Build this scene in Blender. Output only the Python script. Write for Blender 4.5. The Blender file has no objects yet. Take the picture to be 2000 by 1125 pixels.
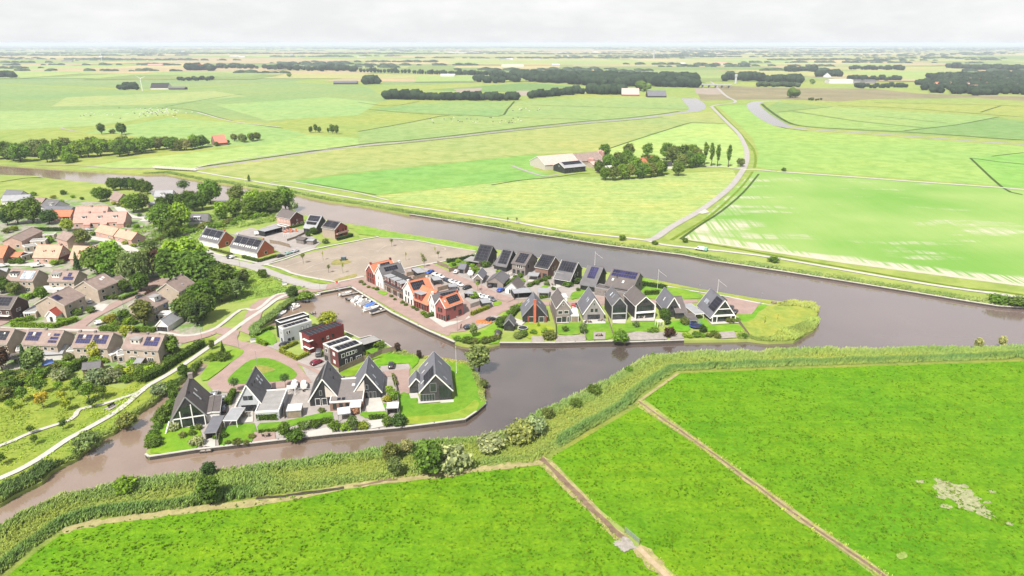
import bpy, bmesh, math, random
import numpy as np
from mathutils import Vector, Matrix
from mathutils.geometry import delaunay_2d_cdt
random.seed(7)
RNG = np.random.default_rng(7)
S = bpy.context.scene
COL = S.collection
F, CX, CY, CAM_H, VH = 1334.0, 1000.0, 562.5, 100.0, 84.0      # focal length and centre in photo pixels
PITCH = math.atan((CY - VH) / F)
cam_data = bpy.data.cameras.new('camera')
cam = bpy.data.objects.new('camera', cam_data)
COL.objects.link(cam)
cam.location = (0, 0, CAM_H)
cam.rotation_euler = (math.pi / 2 - PITCH, 0, 0)
cam_data.sensor_width = 36.0
cam_data.lens = 36.0 * F / 2000.0
cam_data.clip_start = 1.0
cam_data.clip_end = 90000.0
S.camera = cam
SUN_EL, SUN_AZ = math.radians(52), math.radians(206)            # azimuth clockwise from +Y: light comes from the left, a little from behind the camera
world = bpy.data.worlds.new('World')
S.world = world
world.use_nodes = True
wn, wl = world.node_tree.nodes, world.node_tree.links
wn.clear()
w_out = wn.new('ShaderNodeOutputWorld')
w_bg = wn.new('ShaderNodeBackground')
w_sky = wn.new('ShaderNodeTexSky')
w_sky.sky_type = 'NISHITA'
w_sky.sun_disc = False
w_sky.sun_elevation = SUN_EL
w_sky.sun_rotation = SUN_AZ
w_sky.dust_density = 3.0
w_sky.air_density = 1.2
w_bg.inputs['Strength'].default_value = 0.10
w_tc = wn.new('ShaderNodeTexCoord')
w_map = wn.new('ShaderNodeMapping')
w_map.inputs['Scale'].default_value = (1.0, 1.0, 3.6)
w_n = wn.new('ShaderNodeTexNoise')
w_n.inputs['Scale'].default_value = 9.0
w_n.inputs['Detail'].default_value = 7.0
w_n.inputs['Roughness'].default_value = 0.6
w_r = wn.new('ShaderNodeMapRange')
w_r.inputs['From Min'].default_value = 0.42
w_r.inputs['From Max'].default_value = 0.72
w_r.inputs['To Min'].default_value = 0.0
w_r.inputs['To Max'].default_value = 1.0
w_cl = wn.new('ShaderNodeMix'); w_cl.data_type = 'RGBA'           # thin cloud: grey veil to white tufts
w_cl.inputs[6].default_value = (5.65, 5.72, 5.78, 1)
w_cl.inputs[7].default_value = (6.5, 6.5, 6.5, 1)
w_mx = wn.new('ShaderNodeMix'); w_mx.data_type = 'RGBA'
w_sep = wn.new('ShaderNodeSeparateXYZ'); w_el = wn.new('ShaderNodeMapRange'); w_el.interpolation_type = 'SMOOTHSTEP'   # veil of cloud and haze thins with height
for i_, v_ in ((1, 0.0), (2, 0.6), (3, 0.9), (4, 0.5)): w_el.inputs[i_].default_value = v_
wl.new(w_tc.outputs['Generated'], w_sep.inputs[0]); wl.new(w_sep.outputs['Z'], w_el.inputs[0]); wl.new(w_el.outputs[0], w_mx.inputs[0])
wl.new(w_tc.outputs['Generated'], w_map.inputs['Vector'])
wl.new(w_map.outputs['Vector'], w_n.inputs['Vector'])
wl.new(w_n.outputs['Fac'], w_r.inputs['Value'])
wl.new(w_r.outputs['Result'], w_cl.inputs[0])
wl.new(w_sky.outputs['Color'], w_mx.inputs[6])
wl.new(w_cl.outputs[2], w_mx.inputs[7])
wl.new(w_mx.outputs[2], w_bg.inputs['Color'])
wl.new(w_bg.outputs['Background'], w_out.inputs['Surface'])
sun_data = bpy.data.lights.new('sun', 'SUN')
sun_data.energy = 5.0
sun_data.angle = math.radians(0.6)
sun_data.color = (1.0, 0.96, 0.89)
sun = bpy.data.objects.new('sun', sun_data)
COL.objects.link(sun)
SUN_DIR = Vector((math.sin(SUN_AZ) * math.cos(SUN_EL), math.cos(SUN_AZ) * math.cos(SUN_EL), math.sin(SUN_EL)))
sun.rotation_euler = SUN_DIR.to_track_quat('Z', 'Y').to_euler()
sun.location = (0, 0, 300)
S.view_settings.view_transform = 'Standard'
S.view_settings.look = 'None'
S.view_settings.exposure = 0.72
S.view_settings.gamma = 1.0
S.view_settings.use_curve_mapping = False
S.cycles.use_denoising = True
S.cycles.volume_bounces = 0
S.cycles.max_bounces = 6
S.cycles.transparent_max_bounces = 4
def G(u, v, z=0.0):
 a, b = (u - CX) / F, (v - CY) / F
 dy = math.cos(PITCH) - b * math.sin(PITCH)
 dz = -math.sin(PITCH) - b * math.cos(PITCH)
 t = (z - CAM_H) / dz
 return (a * t, dy * t)
ZOOM = {'': (0, 0, 1), 'R1': (250, 650, 4.5), 'R2': (580, 600, 4.5), 'R3': (480, 560, 5.92), 'R4': (640, 470, 5.625),
  'R5': (880, 460, 4.6875), 'R6': (1220, 500, 5), 'R7': (380, 390, 5.625), 'R8': (0, 340, 4.5), 'S1': (0, 480, 4.5),
  'S2': (0, 600, 4.5), 'S3': (0, 800, 3.462), 'S4': (500, 780, 3.26), 'S5': (1000, 660, 2), 'S6': (960, 220, 3.3333),
  'S7': (0, 60, 2.857), 'S8': (700, 60, 2.857), 'T1': (1350, 60, 3.077), 'T2': (1300, 300, 2.857), 'T4': (300, 330, 5)}
def q(k, x, y):
 a, b, s = ZOOM[k]
 return (a + x / s, b + y / s)
def at(k, x, y, z=0.0):
 return G(*q(k, x, y), z)
def poly(s, z=0.0):
 """'R1 10,20 30,40; S2 5,6' -> list of ground points"""
 out = []
 for seg in s.split(';'):
  k = ''
  for tok in seg.split():
   if ',' in tok:
    x, y = tok.split(',')
    out.append(at(k, float(x), float(y), z))
   else:
    k = tok if tok != '-' else ''
 return out
def smooth(pts, n=4, closed=False):
 P = [np.array(p, float) for p in pts]
 m = len(P)
 out = []
 rng_ = range(m) if closed else range(m - 1)
 for i in rng_:
  p1, p2 = P[i], P[(i + 1) % m]
  p0 = P[i - 1] if (i > 0 or closed) else 2 * p1 - p2
  p3 = P[(i + 2) % m] if (i + 2 < m or closed) else 2 * p2 - p1
  for j in range(n):
   t = j / n
   out.append(tuple(0.5 * ((2 * p1) + (-p0 + p2) * t + (2 * p0 - 5 * p1 + 4 * p2 - p3) * t * t + (-p0 + 3 * p1 - 3 * p2 + p3) * t ** 3)))
 if not closed:
  out.append(tuple(P[-1]))
 return out
def inside(pts, poly_):
 """vectorised point in polygon"""
 pts = np.asarray(pts, float); x, y = pts[:, 0], pts[:, 1]
 r = np.zeros(len(pts), bool)
 n = len(poly_)
 for i in range(n):
  x1, y1 = poly_[i]; x2, y2 = poly_[(i + 1) % n]
  if y1 == y2: continue
  c = ((y1 > y) != (y2 > y)) & (x < (x2 - x1) * (y - y1) / (y2 - y1) + x1)
  r ^= c
 return r
def dist_line(pts, line, closed=False):
 pts = np.asarray(pts, float)
 d = np.full(len(pts), 1e9)
 n = len(line)
 for i in range(n if closed else n - 1):
  a = np.array(line[i]); b = np.array(line[(i + 1) % n]); ab = b - a
  L = (ab ** 2).sum()
  if L == 0: continue
  t = np.clip(((pts - a) @ ab) / L, 0, 1)
  d = np.minimum(d, np.hypot(*(pts - (a + t[:, None] * ab)).T))
 return d
def vnoise(x, y, seed=0):
 """cheap smooth value noise for scatter"""
 xi, yi = np.floor(x).astype(int), np.floor(y).astype(int)
 fx, fy = x - xi, y - yi
 fx = fx * fx * (3 - 2 * fx); fy = fy * fy * (3 - 2 * fy)
 def h(a, b):
  v = np.sin(a * 127.1 + b * 311.7 + seed * 74.7) * 43758.5453
  return v - np.floor(v)
 return (h(xi, yi) * (1 - fx) + h(xi + 1, yi) * fx) * (1 - fy) + (h(xi, yi + 1) * (1 - fx) + h(xi + 1, yi + 1) * fx) * fy
MATS = {}
def new_mat(name):
 m = bpy.data.materials.new(name); m.use_nodes = True
 nt = m.node_tree
 b = nt.nodes['Principled BSDF']
 MATS[name] = m
 return m, nt, b
def node(nt, t, **kw):
 n = nt.nodes.new(t)
 for k, v in kw.items():
  n.inputs[k.replace('_', ' ')].default_value = v
 return n
def mixc(nt, fac, a, b, mode='MIX'):
 n = nt.nodes.new('ShaderNodeMix'); n.data_type = 'RGBA'; n.blend_type = mode
 for i, v in ((0, fac), (6, a), (7, b)):
  if hasattr(v, 'links'): nt.links.new(v, n.inputs[i])
  elif i == 0: n.inputs[0].default_value = v
  else: n.inputs[i].default_value = (*v[:3], 1)
 return n.outputs[2]
def noise(nt, scale, detail=3.0, rough=0.55, vec=None, dist=0.0):
 n = node(nt, 'ShaderNodeTexNoise', Scale=scale, Detail=detail, Roughness=rough, Distortion=dist)
 if vec is None:
  g = nt.nodes.get('GEO') or nt.nodes.new('ShaderNodeNewGeometry'); g.name = 'GEO'
  vec = g.outputs['Position']
 nt.links.new(vec, n.inputs['Vector'])
 return n.outputs['Fac']
def ramp(nt, val, lo, hi, a=0.0, b=1.0):
 n = nt.nodes.new('ShaderNodeMapRange')
 n.inputs[1].default_value = lo; n.inputs[2].default_value = hi; n.inputs[3].default_value = a; n.inputs[4].default_value = b
 nt.links.new(val, n.inputs[0])
 return n.outputs[0]
def M(name, col=None, rough=0.75, var=0.18, scale=1.2, spec=0.3, metal=0.0, bump=0.0, tint=False, fine=0.1):
 """plain weathered surface: two scales of noise over a base colour; tint multiplies by the object colour"""
 if name in MATS: return MATS[name]
 m, nt, b = new_mat(name)
 n1 = noise(nt, scale, 4.0, 0.6)
 n2 = noise(nt, scale * 9, 2.0, 0.5)
 f = ramp(nt, n1, 0.3, 0.7)
 c = mixc(nt, f, [x * (1 - var) for x in col], [min(1, x * (1 + var)) for x in col])
 c = mixc(nt, ramp(nt, n2, 0.35, 0.65, 0, fine * 4), c, [x * 0.72 for x in col])
 if tint:
  oi = nt.nodes.new('ShaderNodeObjectInfo')
  c = mixc(nt, 1.0, c, oi.outputs['Color'], 'MULTIPLY')
 nt.links.new(c, b.inputs['Base Color'])
 b.inputs['Roughness'].default_value = rough
 b.inputs['Specular IOR Level'].default_value = spec
 b.inputs['Metallic'].default_value = metal
 if bump:
  bp = node(nt, 'ShaderNodeBump', Strength=bump, Distance=0.1)
  nt.links.new(n2, bp.inputs['Height']); nt.links.new(bp.outputs['Normal'], b.inputs['Normal'])
 return m
def tag(o, label=None, cat=None, group=None, kind=None):
 if label: o['label'] = label
 if cat: o['category'] = cat
 if group: o['group'] = group
 if kind: o['kind'] = kind
 return o
def empty(name, loc, rz=0.0):
 o = bpy.data.objects.new(name, None)
 o.empty_display_size = 0.5
 o.location = (loc[0], loc[1], loc[2] if len(loc) > 2 else 0.0)
 o.rotation_euler = (0, 0, rz)
 COL.objects.link(o)
 return o
def thing(name, label, cat, loc, rz=0.0, group=None):
 return tag(empty(name, loc, rz), label, cat, group)
def link(name, me, parent=None, loc=None, mat4=None, kind=None):
 o = bpy.data.objects.new(name, me)
 if parent is not None: o.parent = parent
 if mat4 is not None: o.matrix_basis = mat4
 elif loc is not None: o.location = loc
 if kind: o['kind'] = kind
 COL.objects.link(o)
 return o
def copy_tree(o, parent=None, col=None):
 c = o.copy(); COL.objects.link(c)
 if parent is not None: c.parent = parent
 for ch in o.children:
  d = copy_tree(ch, c)
 return c
def mesh_np(name, verts, faces, mat, smooth_=False, attr=None):
 """verts (n,3), faces (m,k) arrays -> mesh datablock"""
 me = bpy.data.meshes.new(name)
 verts = np.asarray(verts, np.float32); faces = np.asarray(faces, np.int32)
 m, k = faces.shape
 me.vertices.add(len(verts)); me.vertices.foreach_set('co', verts.ravel())
 me.loops.add(m * k); me.loops.foreach_set('vertex_index', faces.ravel())
 me.polygons.add(m); me.polygons.foreach_set('loop_start', np.arange(0, m * k, k, dtype=np.int32))
 me.update(calc_edges=True)
 if smooth_: me.polygons.foreach_set('use_smooth', np.ones(m, bool))
 if attr is not None:
  a = me.attributes.new('v', 'FLOAT', 'FACE'); a.data.foreach_set('value', np.asarray(attr, np.float32))
 if mat: me.materials.append(mat)
 return me
class MB:
 """collects boxes, prisms and tubes into one mesh"""
 def __init__(s): s.v, s.f = [], []
 def add(s, vs, fs):
  b = len(s.v); s.v += [tuple(map(float, v)) for v in vs]; s.f += [tuple(b + i for i in f) for f in fs]; return s
 def box(s, x0, y0, z0, x1, y1, z1):
  return s.add([(x0, y0, z0), (x1, y0, z0), (x1, y1, z0), (x0, y1, z0), (x0, y0, z1), (x1, y0, z1), (x1, y1, z1), (x0, y1, z1)],
                     [(0, 3, 2, 1), (4, 5, 6, 7), (0, 1, 5, 4), (1, 2, 6, 5), (2, 3, 7, 6), (3, 0, 4, 7)])
 def prism(s, pts, z0, z1):
  n = len(pts)
  return s.add([(p[0], p[1], z0) for p in pts] + [(p[0], p[1], z1) for p in pts],
                     [tuple(range(n))[::-1], tuple(range(n, 2 * n))] + [(i, (i + 1) % n, n + (i + 1) % n, n + i) for i in range(n)])
 def extrude(s, pts, vec):
  """closed 3-D outline swept along vec"""
  n = len(pts); v = Vector(vec)
  P = [Vector(p) for p in pts]
  return s.add(P + [p + v for p in P], [tuple(range(n))[::-1], tuple(range(n, 2 * n))] + [(i, (i + 1) % n, n + (i + 1) % n, n + i) for i in range(n)])
 def tube(s, a, b, r0, r1=None, n=6):
  r1 = r0 if r1 is None else r1
  a, b = Vector(a), Vector(b); d = (b - a).normalized()
  x = d.orthogonal().normalized(); y = d.cross(x)
  vs = []
  for p, r in ((a, r0), (b, r1)):
   for i in range(n):
    t = 2 * math.pi * i / n
    vs.append(p + x * (math.cos(t) * r) + y * (math.sin(t) * r))
  return s.add(vs, [(i, (i + 1) % n, n + (i + 1) % n, n + i) for i in range(n)] + [tuple(range(n))[::-1], tuple(range(n, 2 * n))])
 def beam(s, a, b, w, h):
  """rectangular bar from a to b, w wide, h high, its top at the line"""
  a, b = Vector(a), Vector(b); d = (b - a).normalized()
  x = d.cross(Vector((0, 0, 1)))
  x = x.normalized() if x.length > 1e-6 else Vector((1, 0, 0))
  z = x.cross(d).normalized()
  vs = []
  for p in (a, b):
   vs += [p - x * w / 2 - z * h, p + x * w / 2 - z * h, p + x * w / 2, p - x * w / 2]
  return s.add(vs, [(0, 1, 2, 3), (7, 6, 5, 4), (0, 4, 5, 1), (1, 5, 6, 2), (2, 6, 7, 3), (3, 7, 4, 0)])
 def lathe(s, prof, n=10, c=(0, 0)):
  vs = []; m = len(prof)
  for r, z in prof:
   for i in range(n):
    t = 2 * math.pi * i / n
    vs.append((c[0] + r * math.cos(t), c[1] + r * math.sin(t), z))
  fs = [(j * n + i, j * n + (i + 1) % n, (j + 1) * n + (i + 1) % n, (j + 1) * n + i) for j in range(m - 1) for i in range(n)]
  fs += [tuple(range(n))[::-1], tuple(range((m - 1) * n, m * n))]
  return s.add(vs, fs)
 def loft(s, rings):
  """rings: equal-length closed loops"""
  n = len(rings[0]); vs = [p for r in rings for p in r]
  fs = [(j * n + i, j * n + (i + 1) % n, (j + 1) * n + (i + 1) % n, (j + 1) * n + i) for j in range(len(rings) - 1) for i in range(n)]
  fs += [tuple(range(n))[::-1], tuple(range((len(rings) - 1) * n, len(rings) * n))]
  return s.add(vs, fs)
 def mesh(s, name, mat, smooth_=False, fix=True):
  me = bpy.data.meshes.new(name); me.from_pydata(s.v, [], s.f)
  if fix:
   bm = bmesh.new(); bm.from_mesh(me); bmesh.ops.recalc_face_normals(bm, faces=bm.faces); bm.to_mesh(me); bm.free()
  if smooth_: me.polygons.foreach_set('use_smooth', [True] * len(me.polygons))
  if mat: me.materials.append(mat)
  return me
 def build(s, name, mat, parent=None, loc=None, smooth_=False, kind=None, mat4=None):
  return link(name, s.mesh(name, mat, smooth_), parent, loc, mat4, kind)
# ================================================================== LAND, WATER, ROADS
WATER_Z = -0.9
far_bank = poly('- -400,300 -150,313; S7 0,745 200,760 550,785 780,800 920,795; T4 300,80 480,115 740,145 920,175 1130,210 1350,235 1500,270 1700,310; - 700,400 800,418 880,430; S6 0,740 190,775 450,815 700,855 1000,893 1250,925 1450,965; T2 650,655 1000,710 1400,775 1700,825 1860,850 2000,858; - 2150,618 2500,660')
south_bank = poly('- 2500,675 2000,681 1900,684; S5 1400,52 1040,52 960,66 640,68 530,84 300,210 130,290; S4 1750,115 1600,228 1400,262 1170,278 800,332 400,388 0,432; S3 1380,440 1100,480 830,505 700,535 400,598 130,728 0,818; - -150,1105 -300,1180')
west_bank = poly('- -300,1110 -150,1050; S3 0,640 90,580 280,490 350,410 520,330 560,285 700,185; S2 1000,1100 1160,960 1360,830; R1 330,500 430,450 560,370 620,280; - 392,704 411,709')
island_edge = poly('R1 700,290 640,360 530,430 400,560 300,640 230,790 160,1050 150,1070 180,1095 600,1030; R2 300,1120 930,1060 1480,990 1580,920 1660,850 1640,720 1570,560 1510,490 1230,450 1080,430 860,375; R3 1560,620 1320,600 1140,520 1020,455 890,400 700,290 560,330 330,460 250,495 140,530')
basin_west = poly('R3 120,500 300,395 350,330 440,260 580,170 640,110 830,75')
quay_line = poly('R4 0,552 250,505; R4 700,790 1100,990 1400,1120')
penin_edge = poly('- 900,672 925,676; R5 350,1005 450,985 740,985 960,985 1500,970; R6 0,846 580,825 1100,820 1200,815 1400,840 1650,830 1850,720 1900,650 1880,580 1905,510 1850,470 1500,440 1300,415 1000,365 700,315 450,265 170,210; R5 1440,335 1230,295 1000,240 440,130 250,100; - 880,470 850,466 760,451; R7 1800,280 1700,265 1440,220 1250,170 1170,165')
north_bank = poly('- 578,412 540,405 480,398 420,392 380,388; R8 1500,225 1350,200 1300,130 960,90 700,65 450,40 300,15 0,5; - -150,335 -400,325')
WATER = far_bank + south_bank + west_bank + island_edge + basin_west + quay_line + penin_edge + north_bank
def ribbon_poly(pts, widths):
 P = [np.array(p) for p in pts]; L, R = [], []
 if not hasattr(widths, '__len__'): widths = [widths] * len(P)
 for i, p in enumerate(P):
  d = P[min(i + 1, len(P) - 1)] - P[max(i - 1, 0)]; d = d / (np.hypot(*d) + 1e-9)
  n = np.array((-d[1], d[0])) * widths[i] / 2
  L.append(tuple(p + n)); R.append(tuple(p - n))
 return L + R[::-1]
c1 = smooth(poly('- 384,330; S8 0,643 250,622 500,596 800,561 1100,529 1300,510 1500,494 1680,474 1800,457; - 1352,217 1362,211 1356,201 1346,192'), 3)
canal_a = ribbon_poly(c1, np.interp(np.linspace(0, 1, len(c1)), [0, .35, .7, .84, .92, 1], [7, 9, 12, 26, 34, 30]))
c2 = smooth(poly('T1 540,422 430,424 372,442 410,490 480,538 550,572 620,582 700,592 1000,612 1400,640 1700,664 2000,682; - 2200,296 2600,322'), 3)
canal_b = ribbon_poly(c2, np.interp(np.linspace(0, 1, len(c2)), [0, .1, .2, .3, .4, .46, .52, .7, 1], [10, 18, 24, 24, 20, 14, 11, 9, 9]))
HOLES = [WATER, canal_a, canal_b]
def cdt_mesh(name, outer, holes, z, mat, skirt=0.0):
 vs, es = [], []
 for loop in [outer] + holes:
  b = len(vs); n = len(loop)
  vs += [Vector((p[0], p[1])) for p in loop]
  es += [(b + i, b + (i + 1) % n) for i in range(n)]
 V, E_, Fc, _, _, _ = delaunay_2d_cdt(vs, es, [], 0, 1e-5)
 P = np.array([(v[0], v[1]) for v in V])
 T = np.array([f for f in Fc if len(f) == 3])
 c = P[T].mean(1)
 keep = inside(c, outer)
 for h in holes: keep &= ~inside(c, h)
 T = T[keep]
 a, b_, c_ = P[T[:, 0]], P[T[:, 1]], P[T[:, 2]]
 flip = ((b_ - a)[:, 0] * (c_ - a)[:, 1] - (b_ - a)[:, 1] * (c_ - a)[:, 0]) < 0
 T[flip] = T[flip][:, ::-1]
 verts = [(p[0], p[1], z) for p in P]; faces = [tuple(map(int, t)) for t in T]
 if skirt:
  cnt = {}
  for t in faces:
   for i in range(3):
    e = (t[i], t[(i + 1) % 3]); cnt[tuple(sorted(e))] = cnt.get(tuple(sorted(e)), []) + [e]
  low = {}
  for k, l in cnt.items():
   if len(l) == 1:
    i, j = l[0]
    for x in (i, j):
     if x not in low: low[x] = len(verts); verts.append((P[x][0], P[x][1], z - skirt))
    faces.append((j, i, low[i], low[j]))
 me = bpy.data.meshes.new(name); me.from_pydata(verts, [], faces); me.materials.append(mat)
 return me
LEVELS = {}
def sheet(name, pts, level, mat, color=None, clip=True, kind='structure', z=None):
 LEVELS[level] = LEVELS.get(level, 0) + 1
 zz = 0.05 * level + 0.0006 * LEVELS[level]
 me = cdt_mesh(name, pts, [h for h in HOLES if clip], zz, mat)
 o = link(name, me, kind=kind)
 if color: o.color = (*color, 1)
 return o
def ragged(pts, width, seed, amp=.45, step=1.2):
 """densely sampled line with a wandering course and uneven width"""
 P = smooth(pts, 6); Q = [np.array(P[0])]
 for a, b in zip(P[:-1], P[1:]):
  a, b = np.array(a), np.array(b); n = max(1, int(np.hypot(*(b - a)) / step))
  Q += [a + (b - a) * (i + 1) / n for i in range(n)]
 Q = np.array(Q); s = np.arange(len(Q)) * step
 z = np.zeros(len(Q)); o = (vnoise(s / 5, z, seed) - .5 + .5 * (vnoise(s / 1.7, z, seed + 1) - .5)) * amp
 d = np.gradient(Q, axis=0); d /= np.hypot(d[:, 0], d[:, 1])[:, None] + 1e-9
 w = width * (.55 + .6 * vnoise(s / 3.5, z, seed + 2) + .35 * vnoise(s / 1.3, z, seed + 3))
 return ribbon_poly([tuple(p) for p in Q + np.stack([-d[:, 1], d[:, 0]], 1) * o[:, None]], w)
def strip(name, pts, width, level, mat, color=None, sm=3, kind='structure', clip=False):
 P = smooth(pts, sm) if sm else pts
 return sheet(name, ribbon_poly(P, width), level, mat, color, clip=clip, kind=kind)
def grass_mat(name, clump=1.1, big=0.035, contrast=0.35, stripe=None, bumpd=0.25):
 m, nt, b = new_mat(name)
 oi = nt.nodes.new('ShaderNodeObjectInfo')
 base = oi.outputs['Color']
 nb = noise(nt, big, 4.0, 0.6)
 nm = noise(nt, clump * 0.22, 4.0, 0.62, dist=0.6)
 nf = noise(nt, clump, 5.0, 0.7, dist=0.4)
 c = mixc(nt, ramp(nt, nb, 0.3, 0.7, 0, 0.8), base, mixc(nt, 1.0, base, (1.55, 1.12, 1.0), 'MULTIPLY'))
 c = mixc(nt, ramp(nt, nm, 0.40, 0.66, 0, 0.75), c, mixc(nt, 1.0, c, (0.62, 0.74, 0.55), 'MULTIPLY'))
 c = mixc(nt, ramp(nt, nf, 0.42, 0.62, contrast, 0.0), c, mixc(nt, 1.0, c, (0.42, 0.55, 0.35), 'MULTIPLY'))  # hollows of the bump darkened: shade between tufts painted into the colour
 if stripe:
  ang, per, amt = stripe
  g = nt.nodes['GEO']
  mp = nt.nodes.new('ShaderNodeMapping'); mp.inputs['Rotation'].default_value = (0, 0, -math.radians(ang)); mp.inputs['Scale'].default_value = (0.02, 1 / per, 1)
  nt.links.new(g.outputs['Position'], mp.inputs['Vector'])
  ns = noise(nt, 1.0, 2.0, 0.5, vec=mp.outputs['Vector'])
  c = mixc(nt, ramp(nt, ns, 0.4, 0.62, 0, amt), c, mixc(nt, 1.0, c, (1.35, 1.12, 1.25), 'MULTIPLY'))
 nt.links.new(c, b.inputs['Base Color'])
 b.inputs['Roughness'].default_value = 0.95
 b.inputs['Specular IOR Level'].default_value = 0.05
 bp = node(nt, 'ShaderNodeBump', Strength=0.9, Distance=bumpd)
 nt.links.new(nf, bp.inputs['Height']); nt.links.new(bp.outputs['Normal'], b.inputs['Normal'])
 return m
GR = grass_mat('grass')
_a, _b = at('S5', 510, 235), at('S5', 1430, 920)
GRM = grass_mat('meadow_grass', 1.0, 0.03, 0.45, (math.degrees(math.atan2(_b[1] - _a[1], _b[0] - _a[0])), 2.2, 0.5), 0.6)
GRF = grass_mat('far_grass', 0.35, 0.004, 0.12, None, 0.1)
GRS = grass_mat('mown_grass', 0.8, 0.02, 0.15, (-5, 3.2, 0.8), 0.1)
GRL = grass_mat('lawn', 1.6, 0.12, 0.22, None, 0.08)
def water_mat(name='canal_water', calm=False):
 m, nt, b = new_mat(name)
 b.inputs['Base Color'].default_value = (0.105, 0.075, 0.062, 1)
 n1 = noise(nt, 0.05, 3.0, 0.6)
 b.inputs['IOR'].default_value = 2.1
 b.inputs['Specular IOR Level'].default_value = 0.5
 sx = nt.nodes.new('ShaderNodeSeparateXYZ'); nt.links.new(nt.nodes['GEO'].outputs['Position'], sx.inputs[0])   # silty shallow inlet on the left, deeper channel on the right
 deep = mixc(nt, ramp(nt, n1, 0.35, 0.65), (0.060, 0.046, 0.039), (0.084, 0.065, 0.055))
 silt = mixc(nt, ramp(nt, n1, 0.35, 0.65), (0.185, 0.130, 0.095), (0.225, 0.162, 0.122))
 nt.links.new(mixc(nt, ramp(nt, sx.outputs['X'], -75, 0, 1, 0), mixc(nt, ramp(nt, sx.outputs['X'], 40, 150, 0, 0.7), deep, (0.165, 0.122, 0.108)), silt), b.inputs['Base Color'])
 nt.links.new(ramp(nt, n1, 0.35, 0.7, 0.06, 0.14), b.inputs['Roughness'])
 g = nt.nodes['GEO']
 mp = nt.nodes.new('ShaderNodeMapping'); mp.inputs['Rotation'].default_value = (0, 0, 0.6); mp.inputs['Scale'].default_value = (0.55, 1.3, 1)
 nt.links.new(g.outputs['Position'], mp.inputs['Vector'])
 w1 = noise(nt, 0.9, 4.0, 0.6, vec=mp.outputs['Vector'], dist=0.3)
 bp = node(nt, 'ShaderNodeBump', Strength=0.045, Distance=0.10)
 nt.links.new(w1, bp.inputs['Height']); nt.links.new(bp.outputs['Normal'], b.inputs['Normal'])
 if calm:
  b.inputs['IOR'].default_value = 3.2; bp.inputs['Strength'].default_value = 0.0
  for l in list(b.inputs['Roughness'].links): nt.links.remove(l)
  b.inputs['Roughness'].default_value = 0.06
 return m
WAT = water_mat(); CALM = water_mat('calm_polder_water', True)
GROUND_EDGE = [(-24000, -1500), (24000, -1500), (24000, 40000), (-24000, 40000)]
soil_green = (0.20, 0.27, 0.075)
me = cdt_mesh('ground', GROUND_EDGE, HOLES, 0.0, GRF, skirt=1.6)
ground = link('ground', me, kind='structure'); ground.color = (*soil_green, 1)
mb = MB(); mb.add([(x, y, WATER_Z) for x, y in [(-900, 40), (1200, 40), (1200, 1500), (-900, 1500)]], [(0, 1, 2, 3)])
mb.build('canal_water', WAT, kind='structure')
for c_ in (canal_a, canal_b):
 link('canal_water', cdt_mesh('canal_water', c_, [], -0.06, CALM), kind='structure')
def field(s, lvl, col, mat=None, name='field'):
 return sheet(name, poly(s), lvl, mat or GRF, col)
MEADOW = (0.108, 0.252, 0.008)
meadow1 = poly('S3 60,1120 250,960 450,825 650,770 1000,735 1300,690; S4 0,650 560,570 920,530 1500,450 1800,424 1850,450 1957,580; S5 240,610 430,790 560,915; - 1330,1180 1400,1300 -100,1300')
meadow2 = poly('S5 150,470 490,270 750,440 1000,620 1400,920; - 1800,1215 1400,1250; S5 640,930 530,830 440,750 330,660')
meadow3 = poly('S5 510,235 650,140 1000,125; - 2000,706 2500,690 2600,1300 1850,1210; S5 1460,930 1030,615 770,430')
bank_strip = [p for p in south_bank] + poly('- -300,1260 -80,1190; S3 60,1120 250,960 450,825 650,770 1000,735 1300,690; S4 0,650 560,570 920,530 1500,450 1800,424; S5 150,470 490,270; S5 510,235 650,140 1000,125; - 2000,706 2500,690')
sheet('bank_grass', bank_strip, 1, GR, (0.175, 0.225, 0.05), clip=False)
sheet('meadow', meadow1, 2, GRM, MEADOW)
sheet('meadow', meadow2, 2, GRM, MEADOW)
sheet('meadow', meadow3, 2, GRM, (0.098, 0.248, 0.008))
def patch(pts, seed, amp=1.0):
 P = smooth(pts, 10, True); c = np.mean(P, 0); out = []
 for i, p in enumerate(P):
  d = np.array(p) - c; L = np.hypot(*d); t = np.array([i / 2.1]); k = (vnoise(t, t * 0, seed)[0] - .6) * 1.6 + (vnoise(t * 2.3, t * 0, seed + 1)[0] - .5)
  out.append(tuple(c + d * (1 + amp * k / L)))
 return out
PINK = M('pink_brick_paving', (0.275, 0.197, 0.170), 0.9, 0.12, 0.25, 0.1, fine=0.06)
GREY = M('grey_paving', (0.285, 0.255, 0.235), 0.9, 0.15, 0.3, 0.1, fine=0.08)
PALE = M('pale_concrete', (0.39, 0.37, 0.335), 0.9, 0.1, 0.4, 0.1, fine=0.06)
ROAD = M('pale_asphalt', (0.305, 0.283, 0.262), 0.9, 0.1, 0.2, 0.1, fine=0.05)
SAND = M('sandy_ground', (0.265, 0.222, 0.178), 0.95, 0.16, 0.06, 0.05, fine=0.05)
DECK = M('weathered_decking', (0.27, 0.24, 0.215), 0.85, 0.2, 0.8, 0.15)
TAN = M('dry_reed_litter', (0.285, 0.25, 0.115), 0.95, 0.3, 0.5, 0.02, fine=0.15)
MUD = M('ditch_mud', (0.17, 0.115, 0.075), 0.6, 0.4, 0.9, 0.2, fine=0.15)
DITCH = M('ditch_reeds', (0.055, 0.085, 0.022), 0.95, 0.3, 0.3, 0.02)
HEATH = M('dry_heath', (0.20, 0.175, 0.10), 0.95, 0.25, 0.01, 0.02)
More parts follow.
